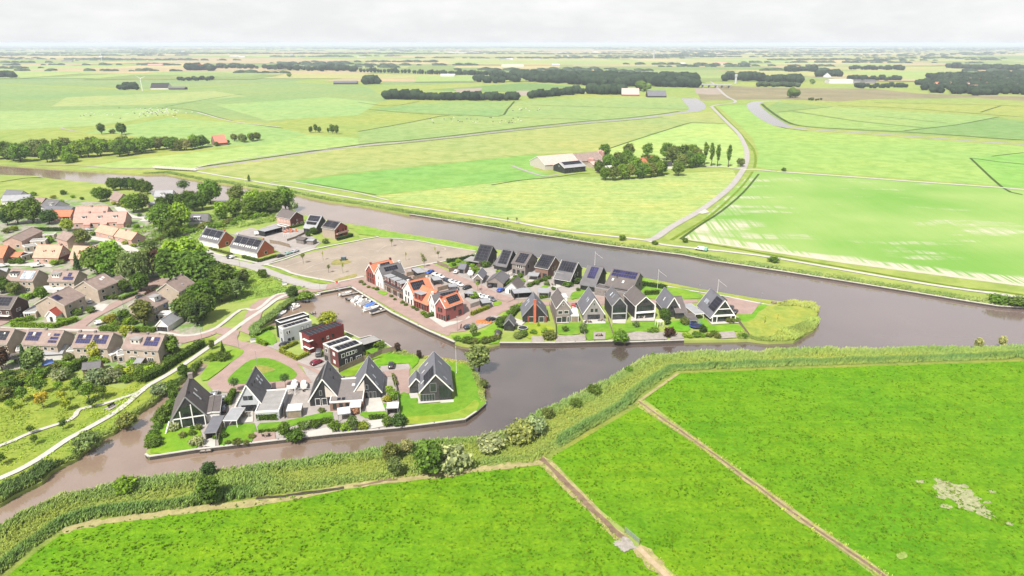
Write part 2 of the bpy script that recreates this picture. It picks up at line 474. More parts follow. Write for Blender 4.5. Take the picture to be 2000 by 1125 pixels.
def crop_mat():
 m, nt, b = new_mat('crop_rows')
 g = nt.nodes.new('ShaderNodeNewGeometry'); g.name = 'GEO'
 nb = noise(nt, 0.012, 3.0, 0.5)
 c = mixc(nt, ramp(nt, nb, 0.35, 0.65), (0.125, 0.255, 0.045), (0.205, 0.300, 0.085))
 def rot(ang, sx, sy):
  r = nt.nodes.new('ShaderNodeVectorRotate'); r.rotation_type = 'Z_AXIS'; r.inputs['Angle'].default_value = -math.radians(ang)
  nt.links.new(g.outputs['Position'], r.inputs['Vector'])
  mp = nt.nodes.new('ShaderNodeMapping'); mp.inputs['Scale'].default_value = (sx, sy, 1)
  nt.links.new(r.outputs['Vector'], mp.inputs['Vector']); return mp.outputs['Vector']
 ang = CROP_ANG
 rows = noise(nt, 1.0, 2.0, 0.6, vec=rot(ang, 0.012, 0.55))
 patch = noise(nt, 1.0, 4.0, 0.62, vec=rot(-8, 0.011, 0.035))
 a_, b_ = CROP_EDGE
 d = Vector((b_[0] - a_[0], b_[1] - a_[1])).normalized(); nrm = Vector((-d.y, d.x, 0))
 vm = nt.nodes.new('ShaderNodeVectorMath'); vm.operation = 'DOT_PRODUCT'; vm.inputs[1].default_value = nrm
 nt.links.new(g.outputs['Position'], vm.inputs[0])
 dist = nt.nodes.new('ShaderNodeMath'); dist.operation = 'SUBTRACT'; dist.inputs[1].default_value = nrm.x * a_[0] + nrm.y * a_[1]
 nt.links.new(vm.outputs['Value'], dist.inputs[0])
 edge = ramp(nt, dist.outputs[0], 2.0, 15.0, 0.33, 0.0)
 sx = nt.nodes.new('ShaderNodeSeparateXYZ'); nt.links.new(g.outputs['Position'], sx.inputs[0])
 lf = nt.nodes.new('ShaderNodeMath'); lf.operation = 'ADD'
 nt.links.new(edge, lf.inputs[0]); nt.links.new(ramp(nt, sx.outputs['X'], 110, 330, 0.045, -0.09), lf.inputs[1])
 add = nt.nodes.new('ShaderNodeMath'); add.operation = 'ADD'
 nt.links.new(patch, add.inputs[0]); nt.links.new(lf.outputs[0], add.inputs[1])
 mul = nt.nodes.new('ShaderNodeMath'); mul.operation = 'MULTIPLY'
 nt.links.new(ramp(nt, add.outputs[0], 0.53, 0.66), mul.inputs[0]); nt.links.new(ramp(nt, rows, 0.36, 0.56), mul.inputs[1])
 mx = nt.nodes.new('ShaderNodeMath'); mx.operation = 'MAXIMUM'
 nt.links.new(mul.outputs[0], mx.inputs[0]); nt.links.new(ramp(nt, dist.outputs[0], 1.5, 5.5, 0.85, 0.0), mx.inputs[1])
 c = mixc(nt, ramp(nt, rows, 0.35, 0.65, 0.0, 0.35), c, mixc(nt, 1.0, c, (1.25, 1.05, 1.3), 'MULTIPLY'))
 c = mixc(nt, mx.outputs[0], c, (0.40, 0.36, 0.29))
 nt.links.new(c, b.inputs['Base Color']); b.inputs['Roughness'].default_value = 0.95; b.inputs['Specular IOR Level'].default_value = 0.05
 return m
CROP_EDGE = (G(1331, 468), G(2000, 559))
_a, _b = at('T2', 550, 395), at('T2', 640, 460)
CROP_ANG = math.degrees(math.atan2(at('T2', 1000, 480)[1] - at('T2', 1220, 640)[1], at('T2', 1000, 480)[0] - at('T2', 1220, 640)[0]))
CROP = crop_mat()
FY = (0.225, 0.285, 0.105); FL = (0.20, 0.30, 0.105); FG = (0.145, 0.29, 0.075); FD = (0.155, 0.25, 0.085); FM = (0.19, 0.29, 0.09)
field('- 384,336 600,297 900,264 1180,233 1340,223 1393,218 1417,241 1350,240 1248,268 1185,292 1150,298 1050,300 700,336 570,352 480,346', 1, FY)
field('- 1187,292 1248,269 1350,241 1417,243 1446,270 1456,300 1448,328 1380,326 1250,330 1170,310', 1, (0.25, 0.36, 0.12))
field('- 565,354 700,338 1050,301 1020,322 1075,345 900,363 735,381 640,366', 1, FG)
field('- 735,383 900,364 1075,347 1180,345 1300,342 1432,332 1440,350 1395,393 1330,430 1275,463 1095,445 960,422 800,396', 1, (0.215, 0.315, 0.105), GRS)
field('- 600,358 1050,302 1040,330 1080,345 745,380', 1.4, FG)
sheet('field', poly('T2 90,480 490,97 600,102 2000,203; - 2500,416 2600,660; T2 2000,742 1000,612 200,492'), 1, CROP)
field('T1 160,452 330,446 380,492 500,577 700,607 2000,697; - 2600,325 2600,420 2000,366 1500,330 1478,327 1482,300 1470,270 1440,240', 1, (0.185, 0.315, 0.09))
field('T2 1700,25 2000,0; - 2600,290 2600,410; T2 2000,190 1880,190', 1.3, (0.15, 0.31, 0.075))
field('T1 425,470 520,430 860,455 1800,520 2000,545; - 2600,300; T1 2000,655 1400,625 1000,600 700,580 570,560 480,510', 1, FD)
field('T1 620,480 850,458 1830,518 1560,570 1400,583 1000,540', 1.2, (0.20, 0.30, 0.10))
field('T1 620,488 1000,545 1380,585 1270,600 700,578 560,540 520,492', 1.2, (0.185, 0.30, 0.095))
field('- 150,330 250,312 430,292 520,280 600,264 700,270 775,272 600,296 420,322 380,328 270,330', 1, (0.215, 0.33, 0.115))
field('S8 0,560 400,490 580,475 780,480 870,395 1180,380 1750,365 1840,380 1870,440 1600,480 1300,500 900,540 500,590 0,640', 1, (0.19, 0.28, 0.105))
field('S8 80,440 520,470 780,478 860,400 500,400 300,410', 1.3, (0.165, 0.27, 0.10))
field('- -200,175 0,165 300,178 560,160 720,170 760,195 640,225 520,240 300,215 0,245 -200,260', 1, (0.165, 0.255, 0.10))
field('- -200,138 150,128 420,137 640,150 560,160 300,174 0,163 -200,170', 1, (0.165, 0.245, 0.105))
field('- 130,190 420,178 480,188 300,205 100,208', 1.3, (0.225, 0.30, 0.125))
field('- -200,222 120,215 330,212 360,217 200,245 0,255 -200,262', 1.3, (0.215, 0.315, 0.125))
field('- 420,205 640,190 740,200 700,225 520,235', 1.3, (0.205, 0.315, 0.12))
field('- 160,260 330,230 520,245 600,262 520,282 380,290 240,262', 1.3, (0.18, 0.30, 0.11))
field('S8 380,330 950,290 1200,310 900,345 640,340', 1.3, (0.12, 0.215, 0.075))
field('S8 130,250 640,250 640,290 400,300 140,300', 1.2, (0.16, 0.24, 0.105))
sheet('heath', poly('T1 30,360 180,330 560,345 750,345 1100,350 1400,380 2000,395; - 2500,190 2500,215 2000,197; T1 1700,405 1100,410 900,425 560,412 260,415 60,420'), 1, HEATH)
sheet('bare_field', poly('S8 530,325 690,320 680,345 560,345'), 1.5, SAND)
sheet('bare_field', poly('S8 880,335 960,335 950,365 890,362'), 1.5, SAND)
sheet('bare_field', poly('T1 20,345 160,345 200,380 120,385 30,378'), 1.5, SAND)
for i in range(330):
 y = 2100 * math.exp(random.random() * 2.45); w = y * random.uniform(0.03, 0.16); d = y * random.uniform(0.03, 0.12)
 x = random.uniform(-0.85, 0.85) * y; a = random.uniform(-0.12, 0.12)
 pal = [(0.19, 0.26, 0.10), (0.27, 0.30, 0.13), (0.33, 0.31, 0.17), (0.15, 0.22, 0.08), (0.22, 0.31, 0.11), (0.30, 0.27, 0.17)]
 pts = [(x + cx * w * math.cos(a) - cy * d * math.sin(a), y + cx * w * math.sin(a) + cy * d * math.cos(a)) for cx, cy in ((-1, -1), (1, -1), (1, 1), (-1, 1))]
 mbf = MB(); zf = 0.3 + i * 0.004
 mbf.add([(p[0], p[1], zf) for p in pts], [(0, 1, 2, 3)])
 o = mbf.build('far_field', GRF, kind='structure'); o.color = (*random.choice(pal), 1)
 if y > 3500 and random.random() < 0.0: pass
def ditch(s, w=2.4, lvl=4): strip('ditch', poly(s), w, lvl, DITCH, clip=True)
ditch('- 384,327 ; S8 0,637 250,615 500,589 800,554 1100,522 1300,503 1500,487 1680,466 1790,450', 4)
ditch('S8 0,650 250,629 500,603 800,568 1100,536 1300,517 1500,501 1700,482', 2.5)
ditch('S6 1518,70 1400,67 1300,65 1150,110 960,170 750,240', 2.2)
ditch('S6 0,472 200,440 380,425 560,400 640,400', 1.8)
ditch('- 600,357 735,381', 1.2)
ditch('S8 0,563 300,510 520,470 780,478 830,440 870,395', 3.2)
ditch('S8 60,440 300,460 580,473', 3)
ditch('S8 960,415 1300,425 1850,440', 3)
ditch('S8 0,400 180,420 340,395', 3)
ditch('S8 900,485 1300,497', 2)
ditch('S7 850,430 1000,435 1100,450 1300,505 1580,545', 2.2)
ditch('S7 920,425 1200,375 1350,355', 2.5)
ditch('T1 425,440 460,472 575,548 700,577 1000,596 1250,608 1600,630 2000,658; - 2500,297', 5)
ditch('T1 420,500 520,575 700,603', 2.5)
ditch('T1 520,490 850,457', 2.5)
ditch('T1 610,485 1000,545 1390,582', 2.5)
ditch('T1 1100,512 1540,555', 2.5)
ditch('T1 880,450 1250,465 1800,505 2000,520', 3)
ditch('T1 1280,602 1600,565 1850,518', 2.5)
ditch('T1 1100,432 1820,448 2000,455', 3)
ditch('T1 1740,490 1860,452', 3)
ditch('T2 1700,25 1880,190 1990,230', 2.0)
ditch('T2 1700,25 2000,60; - 2300,340', 2.0)
ditch('T2 1820,15 2000,-5', 2.0)
ditch('S7 0,845 130,825 200,820 230,822', 1.8)
strip('ditch', poly('T1 140,455 200,520 270,590 330,660 370,720; S6 1640,160 1700,230 1720,300 1710,360'), 2.2, 4, M('roadside_ditch', (0.13, 0.19, 0.02), 0.95, 0.3, 0.3, 0.02))
strip('ditch', poly('S6 1700,385 1640,470 1520,590 1400,690 1250,780 1170,830'), 1.8, 4, MATS['roadside_ditch'])
strip('ditch', poly('S6 1740,400 1640,520 1500,640 1340,745 1230,825'), 1.6, 4, DITCH)
strip('ditch', poly('T2 90,480 300,515 500,550 900,620 1300,690 1700,755 2000,790; - 2500,665'), 1.6, 4, MATS['roadside_ditch'])
d1 = poly('S5 110,470 170,530 250,610 330,690 400,760 440,790'); d1b = poly('S5 490,820 540,870 600,930; - 1360,1190')
sheet('ditch', ragged(d1, 2.6, 19), 5, TAN, clip=False); sheet('ditch', ragged(d1, 1.3, 20), 6, MUD, clip=False)
sheet('ditch', ragged(d1b, 3.0, 26), 5, TAN, clip=False); strip('ditch', d1b, 1.2, 6, M('dry_ditch_bed', (0.36, 0.28, 0.18), 0.9, 0.2, 0.8, 0.05))
d2 = poly('S5 495,250 560,300 700,395 830,490 1000,615 1200,760 1430,920; - 1850,1225')
sheet('ditch', ragged(d2, 1.9, 19), 5, TAN, clip=False); sheet('ditch', ragged(d2, 0.55, 20), 6, MUD, clip=False)
strip('ditch', poly('S5 495,250 650,140'), 1.0, 5, TAN)
d3 = poly('S3 430,835 500,800 640,770 800,745 1000,722 1200,690 1400,665 1730,630; S4 300,610 560,560 700,540 920,510 1130,490 1350,460 1550,430 1800,405; S5 130,470')
sheet('ditch', ragged(d3, 2.2, 17), 3, TAN, clip=False)
sheet('ditch', ragged(poly('S4 0,640 150,622 330,600 560,562'), .9, 91, .9), 5, M('dark_ditch_strip', (0.045, 0.04, 0.022), 0.5, 0.5, 1.0, 0.3), clip=False)  # narrow ragged dark strip along the tan ditch
sheet('ditch', ragged(poly('S4 620,552 760,530 900,512'), .6, 95, .8), 5, MUD, clip=False)
TRMP = M('trampled_patch', (0.27, 0.275, 0.15), 0.95, 0.35, 1.2, 0.05, fine=0.2)
PATCH = poly('S5 1640,560 1700,565 1790,600 1850,655 1885,700 1830,695 1760,670 1720,640 1660,600')
sheet('bare_patch', patch(PATCH, 3, 1.2), 2.7, TRMP)
for i in range(14):
 e = PATCH[i % len(PATCH)]; e = (e[0] + random.gauss(0, 2.4), e[1] + random.gauss(0, 1.6)); r_ = random.uniform(.3, .9)
 sheet('bare_patch', patch([(e[0] + r_ * math.cos(t) * 1.5, e[1] + r_ * math.sin(t)) for t in np.linspace(0, 5.5, 7)], i, .35), 2.6, TRMP)
sheet('bare_patch', smooth(poly('S5 1500,850 1530,838 1545,858 1515,868'), 3, True), 5, M('worn_grass', (0.19, 0.26, 0.06), 0.95, 0.3, 1.2, 0.05))
sheet('gate_crossing', patch(poly('S5 400,795 440,780 480,815 490,825 440,840 405,820'), 5, .5), 7, M('gravel_crossing', (0.27, 0.245, 0.215), 0.95, 0.3, 1.5, 0.05))
strip('canal_path', poly('T4 400,22 620,62 900,108 1150,152 1400,188 1990,292; S6 0,688 250,733 450,768 720,800 1000,832; T2 0,512 500,567 1000,652 1500,737 2000,807; - 2200,620 2500,680'), 2.6, 5, PALE)
strip('canal_path', poly('T4 1140,135 1300,120 1560,160 1990,235; - 760,392'), 1.6, 4, PALE)
strip('canal_path', poly('S7 200,752 430,752 640,768 870,768'), 3.0, 5, SAND)
strip('road', poly('S7 1060,778 1130,756 1280,728 1500,697 1700,671 2000,648; S8 250,622 500,596'), 1.8, 5, PALE)
strip('road', poly('S6 1000,830 1060,822 1180,740 1380,625 1550,490 1620,400 1650,345 1663,290 1655,230 1610,140 1530,60 1470,0; T1 120,455'), 4.6, 5, ROAD)
strip('road', poly('T1 115,458 160,445 250,435 262,420 200,385 110,300 0,240; - 1335,128 1322,118 1312,108'), 5.5, 5, ROAD)
strip('road', poly('S6 1640,372 1720,372 1860,385; T2 600,100 1000,128 1400,158 1800,186 2000,202; - 2500,415'), 3.6, 5, PALE)
strip('farm_road', poly('S6 1630,368 1500,355 1390,352'), 3.0, 5, PALE)
strip('farm_road', poly('S6 130,345 200,372 340,415 430,405'), 3.2, 5, GREY)
sheet('passing_place', poly('S6 1390,630 1420,650 1370,662 1345,655'), 5.2, PALE)
strip('farm_road', poly('S7 340,540 360,550 440,565'), 3, 5, GREY)
strip('farm_road', poly('S7 1100,455 1290,505 1560,538'), 2.6, 4.5, PALE)
sheet('park_grass', poly('- -300,770 0,760 100,735 240,760 320,700 400,660 470,655; R1 620,275 560,365 430,445 330,495; S2 1360,825 1160,955 1000,1095; S3 700,180 560,280 350,405 90,575 0,635; - -300,1100'), 1, GR, (0.185, 0.255, 0.045))
strip('footpath', poly('- -200,1010; S3 0,470 250,345 450,210 560,150 800,10; R1 150,490 320,390 490,285 720,125 860,30; R3 0,400 200,270 330,170 430,115 560,80'), 1.9, 6, PALE)
strip('footpath', poly('- -200,940; S3 0,250 200,165 480,70; S2 700,905 900,860 1200,762 1270,735'), 1.4, 6, PALE)
sheet('bench_pad', poly('S2 915,900 1010,855 1050,860 960,915'), 5, GREY)
strip('street', poly('- -100,665 0,655 70,648 133,643 200,648; S1 1300,765 1450,775 1600,830 1680,815 1800,785; - 430,645; R3 0,610 0,610; - 505,597 545,582 580,573 620,566; R4 100,480'), 6.0, 5, PINK)
strip('pavement', poly('S1 0,730 300,735 640,745 900,750 1400,765 1600,795 1750,780; - 425,640 470,606; R3 130,270 330,110 480,75'), 1.6, 6, PALE)
strip('street', poly('S1 640,760 760,660 900,580 1100,480 1240,410 1330,350 1420,330'), 5.0, 5.2, PINK)
strip('street', poly('S1 -200,760 0,690 160,600 380,520'), 4.0, 5.1, PINK)
strip('street', poly('S1 1290,370 1320,310 1450,345'), 9, 5.3, PINK)
sheet('driveway', poly('S1 760,500 960,520 900,580 770,560'), 5.4, PALE)
strip('street', poly('R8 780,560 950,590 1090,640 1200,690'), 5, 5, PALE)
strip('street', poly('R8 1040,290 1130,370 1290,390 1250,420'), 5, 5, PALE)
strip('street', poly('R8 -100,800 100,800 300,800 480,810'), 4.5, 5, PALE)
strip('street', poly('R8 1420,650 1640,600; R7 0,600'), 5, 5, PINK)
strip('street', poly('R7 100,560 230,640 420,690 600,730 700,760 900,840 1150,920 1330,960 1450,960'), 6.2, 5, ROAD)
strip('street', poly('R7 640,740 860,660 1180,560 1300,530'), 5.2, 5.1, ROAD)
sheet('yard', poly('R7 400,380 620,310 700,330 900,255 960,300 1200,330 1240,370 1390,470 1310,540 1180,560 1000,620 860,540 740,420 480,400'), 3, GREY)
strip('pavement', poly('R7 150,570 320,620 480,655 690,700'), 1.5, 6, PALE)
strip('pavement', poly('R7 780,715 960,765 1130,830 1560,910 ; R4 90,462 400,398'), 1.4, 6, PALE)
strip('pavement', poly('R7 760,722 1000,655 1310,548 1800,452; R4 350,-5; R4 560,-40'), 1.4, 6, PALE)
strip('pavement', poly('R4 560,-30 950,0 1300,65 1630,120'), 1.1, 6, PALE)
strip('pavement', poly('R4 1640,150 1300,225 1000,280 840,315'), 1.4, 6, PALE)
sheet('building_plot', poly('R7 840,712 1320,572 1800,462; R4 560,-30 950,5 1620,122 1600,155 1000,275 830,315 400,390 90,455; R7 1540,908 1130,820'), 3, SAND)
for s in ('R7 430,680 490,655 660,700 540,715', 'R7 715,740 760,722 1110,815 1050,835 900,800', 'R7 1130,850 1180,832 1530,920 1460,932 1330,915', 'R7 1330,560 1800,395; R4 350,0 0,70', 'R7 150,590 340,620 300,640 170,645'):
 sheet('verge', poly(s), 4.5, GRL, (0.16, 0.25, 0.05))
for s in ('R7 1560,660 1730,680 1640,715 1500,715', 'R7 1540,880 1760,830 1770,850 1600,900', 'R4 60,440 290,370 300,395 90,455'):
 sheet('rough_grass', smooth(poly(s), 3, True), 4, GRL, (0.21, 0.21, 0.085))
TRACK = M('tyre_tracks', (0.33, 0.285, 0.235), 0.95, 0.2, 0.2, 0.02)
for s in ('R7 950,680 1150,640 1280,640', 'R7 1170,800 1300,730 1420,690', 'R7 1200,810 1450,770 1600,780', 'R7 1560,560 1700,520', 'R4 370,175 440,200', 'R4 1120,60 1270,80 1290,105 1230,120', 'R4 400,95 540,110 560,130', 'R4 0,210 130,190 260,180', 'R4 780,0 830,30', 'R7 1000,740 1250,660 1330,655', 'R4 540,130 640,60 760,40', 'R4 1420,165 1480,150'):
 strip('tyre_track', poly(s), 0.7, 4, TRACK)
sheet('rough_grass', poly('R7 400,750 520,770 720,800 850,850 960,880 940,960 1210,960 1100,1010 700,1080 500,1125 380,1125'), 1.5, GR, (0.165, 0.27, 0.05))
sheet('verge', smooth(poly('R7 400,790 520,800 530,860 400,880'), 2, True), 3, GRL, (0.14, 0.27, 0.03))
sheet('quay_street', poly('R4 -40,545 0,510 100,465 420,395 840,312 1140,282; R5 0,350 200,430 330,500 500,590 700,596 1130,600 1340,560; R6 270,425 700,425 720,455 560,470; R5 1130,640 700,640 620,655 480,700 330,790 130,880 0,892; R4 1330,1052 1100,968 745,775 255,497 0,545'), 3, PINK)
sheet('parking', poly('R4 860,330 1130,290 1260,360 1800,600; R5 440,600 400,650 200,640 0,480'), 4, GREY)
strip('street', poly('R4 1100,270; R5 0,372 200,455 400,550 560,600'), 5.5, 6, PINK)
sheet('plot_paving', poly('R5 -10,300 60,290 230,190 600,200 1100,380 1350,430 1760,450 1760,560 620,590 480,560 250,440 0,345'), 2.5, GREY)
sheet('parking', poly('R5 200,880 290,790 370,740 520,740 400,790 330,830'), 4.2, GREY)
sheet('brick_parking', poly('R6 960,410 1130,420 1320,465 1240,572 1060,572 1000,470'), 4, PINK)
strip('canal_path', poly('R6 420,300 700,350 1000,400 1300,460 1490,495'), 1.3, 4, PALE)
sheet('terrace_paving', poly('R4 1110,850 1200,830 1300,900 1500,880 1550,830 1570,850 1400,920 1270,960'), 5, PALE)
for s, c in (('R5 0,920 230,900 390,820 520,690 640,630 690,640 560,750 480,850 440,985 350,1000 100,960', (0.13, 0.27, 0.025)),
             ('R5 690,800 900,830 950,870 850,930 720,950 680,900', (0.19, 0.27, 0.03)),
             ('R5 985,830 1190,800 1180,905 990,910', (0.115, 0.235, 0.026)), ('R5 1245,820 1440,790 1490,940 1310,960 1240,950', (0.115, 0.235, 0.026)),
             ('R5 1480,820 1640,800; R6 0,660 300,645 300,730 0,750; R5 1600,890 1500,930', (0.115, 0.235, 0.026)),
             ('R6 430,650 600,640 640,690 620,740 470,730', (0.10, 0.26, 0.018)), ('R6 730,620 800,625 840,680 1090,675 1160,740 800,740 740,700', (0.12, 0.26, 0.02)),
             ('R6 1090,575 1240,572 1320,475 1500,495 1850,500 1880,560 1850,640 1680,780 1400,835 1220,800 1120,660', (0.205, 0.265, 0.055)),
             ('R6 1095,580 1235,574 1320,480 1400,490 1300,560 1260,620 1150,650', (0.115, 0.26, 0.022)),
             ('R6 170,215 450,270 900,360 1300,430 1500,470 1480,490 1000,395 420,295 180,260', (0.20, 0.26, 0.06)),
             ('R6 200,390 410,305 700,360 740,420 280,425', (0.13, 0.26, 0.03)),
             ('R5 1750,395 1850,420; R6 170,300 400,320 170,390; R5 1700,480', (0.12, 0.25, 0.03)),
             ('R5 800,490 890,450 900,470 820,510', (0.115, 0.235, 0.026)), ('R5 1110,530 1230,490 1240,540 1110,590', (0.115, 0.235, 0.026)),
             ('R5 390,620 450,600 470,630 400,650', (0.13, 0.25, 0.03)), ('R5 480,720 600,670 620,690 530,730', (0.12, 0.26, 0.03)),
             ('R4 545,570 590,553 665,580 615,605', (0.13, 0.27, 0.03)),
             ('R5 0,250 200,200 260,250 150,300 0,290', (0.10, 0.2, 0.02)), ('R5 480,450 640,380 660,400 520,470', (0.12, 0.22, 0.03)),
             ('- 700,440 760,453 850,468 935,484 928,491 809,470 700,458', (0.16, 0.28, 0.05)), ('R7 1180,200 1440,240 1800,285 1800,330 1420,270 1180,225', (0.19, 0.27, 0.07))):
 sheet('lawn', smooth(poly(s), 2, True), 5.5, GRL, c)
for s in ('R5 990,765 1085,760 1080,805 970,810', 'R5 1210,780 1410,765 1420,810 1220,815', 'R5 1480,770 1610,770 1600,810 1485,810', 'R6 60,600 300,590 290,640 60,640', 'R6 800,615 1110,600 1120,660 850,675', 'R5 580,760 690,790 650,830 590,820', 'R5 910,450 1000,440 1010,480 930,490', 'R5 700,400 850,390 860,420 710,430', 'R5 500,360 570,340 620,370 540,400'):
 sheet('patio', poly(s), 6, PALE)
for s in ('R5 975,925 1230,915 1240,970 960,985', 'R5 1310,890 1420,890 1415,955 1310,960', 'R6 0,770 110,745 410,750 415,820 0,835', 'R6 450,760 560,755 580,815 440,822', 'R6 920,750 1070,740 1095,805 940,815', 'R5 740,930 855,930 858,980 740,982'):
 sheet('quay_deck', poly(s), 7, DECK)
sheet('island_paving', poly('R1 720,520 1000,540 1600,440; R2 0,430 350,560 700,600 860,610 900,760 920,940 930,1045 300,1110; R1 600,1015 650,900 640,840 480,840 420,640'), 2, GREY)
sheet('island_road', poly('R1 690,450 780,375 870,300 960,220 1020,165 960,130 830,100 760,40 880,20 1000,80 1220,120 1500,260 1690,340; R2 240,520 250,620 0,500; R1 1620,440 1400,480 900,535 750,515'), 4, PINK)
sheet('driveway', poly('R1 1220,120 1330,85 1420,110 1340,170'), 4.6, GREY)
sheet('driveway', poly('R2 0,480 60,440 180,390 290,500 370,560 230,520 150,540'), 4.6, GREY)
sheet('driveway', poly('R2 715,570 990,545 990,760 900,770 840,610 730,620'), 4.6, PINK)
sheet('driveway', poly('R2 735,520 980,500 1000,545 735,570'), 4.8, GREY)
sheet('terrace_paving', poly('R2 985,765 1060,760 1085,830 1360,815 1370,830 1070,855 1060,805 1000,808'), 6, PALE)
for s, c in (('R1 420,610 300,800 195,1062 590,1030 650,900 560,830 350,850', (0.13, 0.255, 0.02)), ('R1 840,840 1110,800 1090,960 800,1000', (0.100, 0.222, 0.020)),
             ('R1 1160,800 1340,790 1700,710 1800,705; R2 310,940 310,1005 130,1000; R1 1300,870 1150,870', (0.100, 0.222, 0.020)),
             ('R2 620,520 700,470 860,400 1080,440 1010,545 985,500 740,518 715,570 640,570', (0.105, 0.255, 0.015)),
             ('R2 900,770 990,770 1060,812 1070,857 1370,830 1390,700 1340,560 1230,455 1510,495 1570,590 1640,780 1655,850 1480,980 930,1035', (0.100, 0.222, 0.020)),
             ('R2 930,975 1300,950 1480,890 1560,820 1600,860 1480,980 932,1038', (0.175, 0.255, 0.035)),
             ('R2 380,580 580,510 620,530 500,610 400,610', (0.14, 0.25, 0.02)), ('R2 560,930 780,920 770,985 600,980', (0.100, 0.222, 0.020)),
             ('R2 600,390 760,350 860,385 650,470', (0.12, 0.24, 0.02)), ('R2 710,860 780,850 780,905 715,905', (0.10, 0.25, 0.012)),
             ('R3 70,600 250,490 360,640 240,690', (0.13, 0.26, 0.03)),
             ('R1 640,400 720,270 800,220 860,160 1000,150 1010,190 900,270 700,420', (0.14, 0.26, 0.03))):
 sheet('lawn', smooth(poly(s), 2, True), 5.5, GRL, c)
sheet('roundabout_grass', smooth(poly('R1 885,405 960,330 1080,245 1230,230 1370,280 1480,355 1440,415 1220,440 1000,455 890,450'), 3, True), 6, GRL, (0.100, 0.222, 0.020))
sheet('flower_bed', smooth(poly('R1 1090,330 1150,290 1300,330 1160,365'), 3, True), 7, GRL, (0.21, 0.22, 0.06))
for s in ('R1 1110,880 1290,880 1300,945 1100,965', ):
 sheet('patio', poly(s), 6, PINK)
for s in ('R1 600,1000 650,930 770,940 770,1010', 'R1 1560,880 1790,830 1800,900 1540,940', 'R2 610,1010 780,985 785,1050 610,1085', 'R2 590,800 730,790 780,920 620,930', 'R1 970,700 1100,690 1100,790 1000,800', 'R1 400,780 640,780 650,830 440,840'):
 sheet('patio', poly(s), 6, PALE)
gm, gnt, gb = new_mat('garden_ground')
gn = noise(gnt, 0.12, 4.0, 0.6); gn2 = noise(gnt, 0.7, 3.0, 0.6)
gc = mixc(gnt, ramp(gnt, gn, 0.44, 0.54), (0.125, 0.215, 0.04), (0.285, 0.255, 0.215))
gc = mixc(gnt, ramp(gnt, gn2, 0.35, 0.65, 0.4, 0.0), gc, (0.07, 0.10, 0.03))
gnt.links.new(gc, gb.inputs['Base Color']); gb.inputs['Roughness'].default_value = 0.95
sheet('garden_ground', poly('- -250,480 0,420 60,385 200,395 330,430 380,455 400,520 400,590 395,650 330,690 240,725 150,700 60,720 -250,740'), 1, gm)
# ================================================================== BUILDERS
WALL = dict(
 red=M('red_brick', (0.235, 0.062, 0.048), 0.85, 0.18, 0.8, 0.2), dred=M('dark_red_brick', (0.115, 0.040, 0.036), 0.85, 0.2, 0.8, 0.2),
 orange=M('orange_brick', (0.40, 0.115, 0.065), 0.85, 0.15, 0.8, 0.2), beige=M('beige_brick', (0.355, 0.29, 0.23), 0.85, 0.12, 0.6, 0.2),
 brown=M('brown_brick', (0.19, 0.115, 0.088), 0.85, 0.2, 0.8, 0.2), black=M('black_timber', (0.024, 0.024, 0.026), 0.6, 0.25, 1.2, 0.3),
 grey=M('grey_brick', (0.23, 0.215, 0.205), 0.85, 0.15, 0.8, 0.2), pgrey=M('pale_grey_render', (0.36, 0.37, 0.38), 0.8, 0.07, 0.4, 0.2),
 white=M('white_render', (0.58, 0.56, 0.535), 0.8, 0.08, 0.4, 0.2), taupe=M('taupe_brick', (0.205, 0.175, 0.16), 0.85, 0.18, 0.8, 0.2),
 wood=M('grey_wood_cladding', (0.185, 0.165, 0.15), 0.85, 0.25, 1.5, 0.15), pinkb=M('pale_pink_brick', (0.41, 0.27, 0.225), 0.85, 0.15, 0.8, 0.2),
 char=M('charcoal_cladding', (0.045, 0.042, 0.042), 0.7, 0.25, 1.0, 0.3))
WETT = M('dark_wet_timber', (0.05, 0.042, 0.036), 0.7, 0.3, 1.0, 0.3)
ROOF = dict(
 slate=M('grey_slate', (0.112, 0.106, 0.11), 0.7, 0.14, 0.5, 0.22), dark=M('dark_roof_tile', (0.036, 0.034, 0.035), 0.75, 0.2, 0.6, 0.2),
 brown=M('brown_roof_tile', (0.232, 0.174, 0.150), 0.85, 0.2, 0.6, 0.2), orange=M('orange_roof_tile', (0.43, 0.155, 0.085), 0.8, 0.15, 0.7, 0.2),
 salmon=M('salmon_roof_tile', (0.45, 0.265, 0.19), 0.85, 0.15, 0.7, 0.2), ppink=M('pale_pink_roof', (0.45, 0.33, 0.29), 0.85, 0.12, 0.5, 0.15), pink=M('pink_roof_tile', (0.43, 0.235, 0.195), 0.85, 0.15, 0.7, 0.2),
 light=M('light_grey_roof', (0.26, 0.26, 0.27), 0.7, 0.12, 0.5, 0.3), bgrey=M('blue_grey_roof', (0.125, 0.124, 0.138), 0.7, 0.14, 0.5, 0.25),
 flat=M('flat_roof_gravel', (0.25, 0.24, 0.23), 0.9, 0.14, 0.5, 0.1), tbrown=M('grey_brown_roof', (0.108, 0.092, 0.087), 0.75, 0.15, 0.6, 0.25),
 white=M('white_roof_sheet', (0.50, 0.49, 0.47), 0.6, 0.08, 0.5, 0.3), red=M('red_roof_tile', (0.34, 0.07, 0.05), 0.8, 0.15, 0.7, 0.2))
WHITE = M('white_paint', (0.66, 0.65, 0.62), 0.55, 0.05, 1.0, 0.35, fine=0.05)
GREYP = M('grey_paint', (0.22, 0.22, 0.22), 0.6, 0.08, 1.0, 0.35)
BLACKP = M('black_paint', (0.018, 0.018, 0.018), 0.5, 0.15, 1.0, 0.4)
WOODP = M('garden_wood', (0.215, 0.17, 0.125), 0.85, 0.25, 1.0, 0.15)
STEEL = M('galvanised_steel', (0.36, 0.37, 0.37), 0.45, 0.08, 1.0, 0.5, metal=0.5)
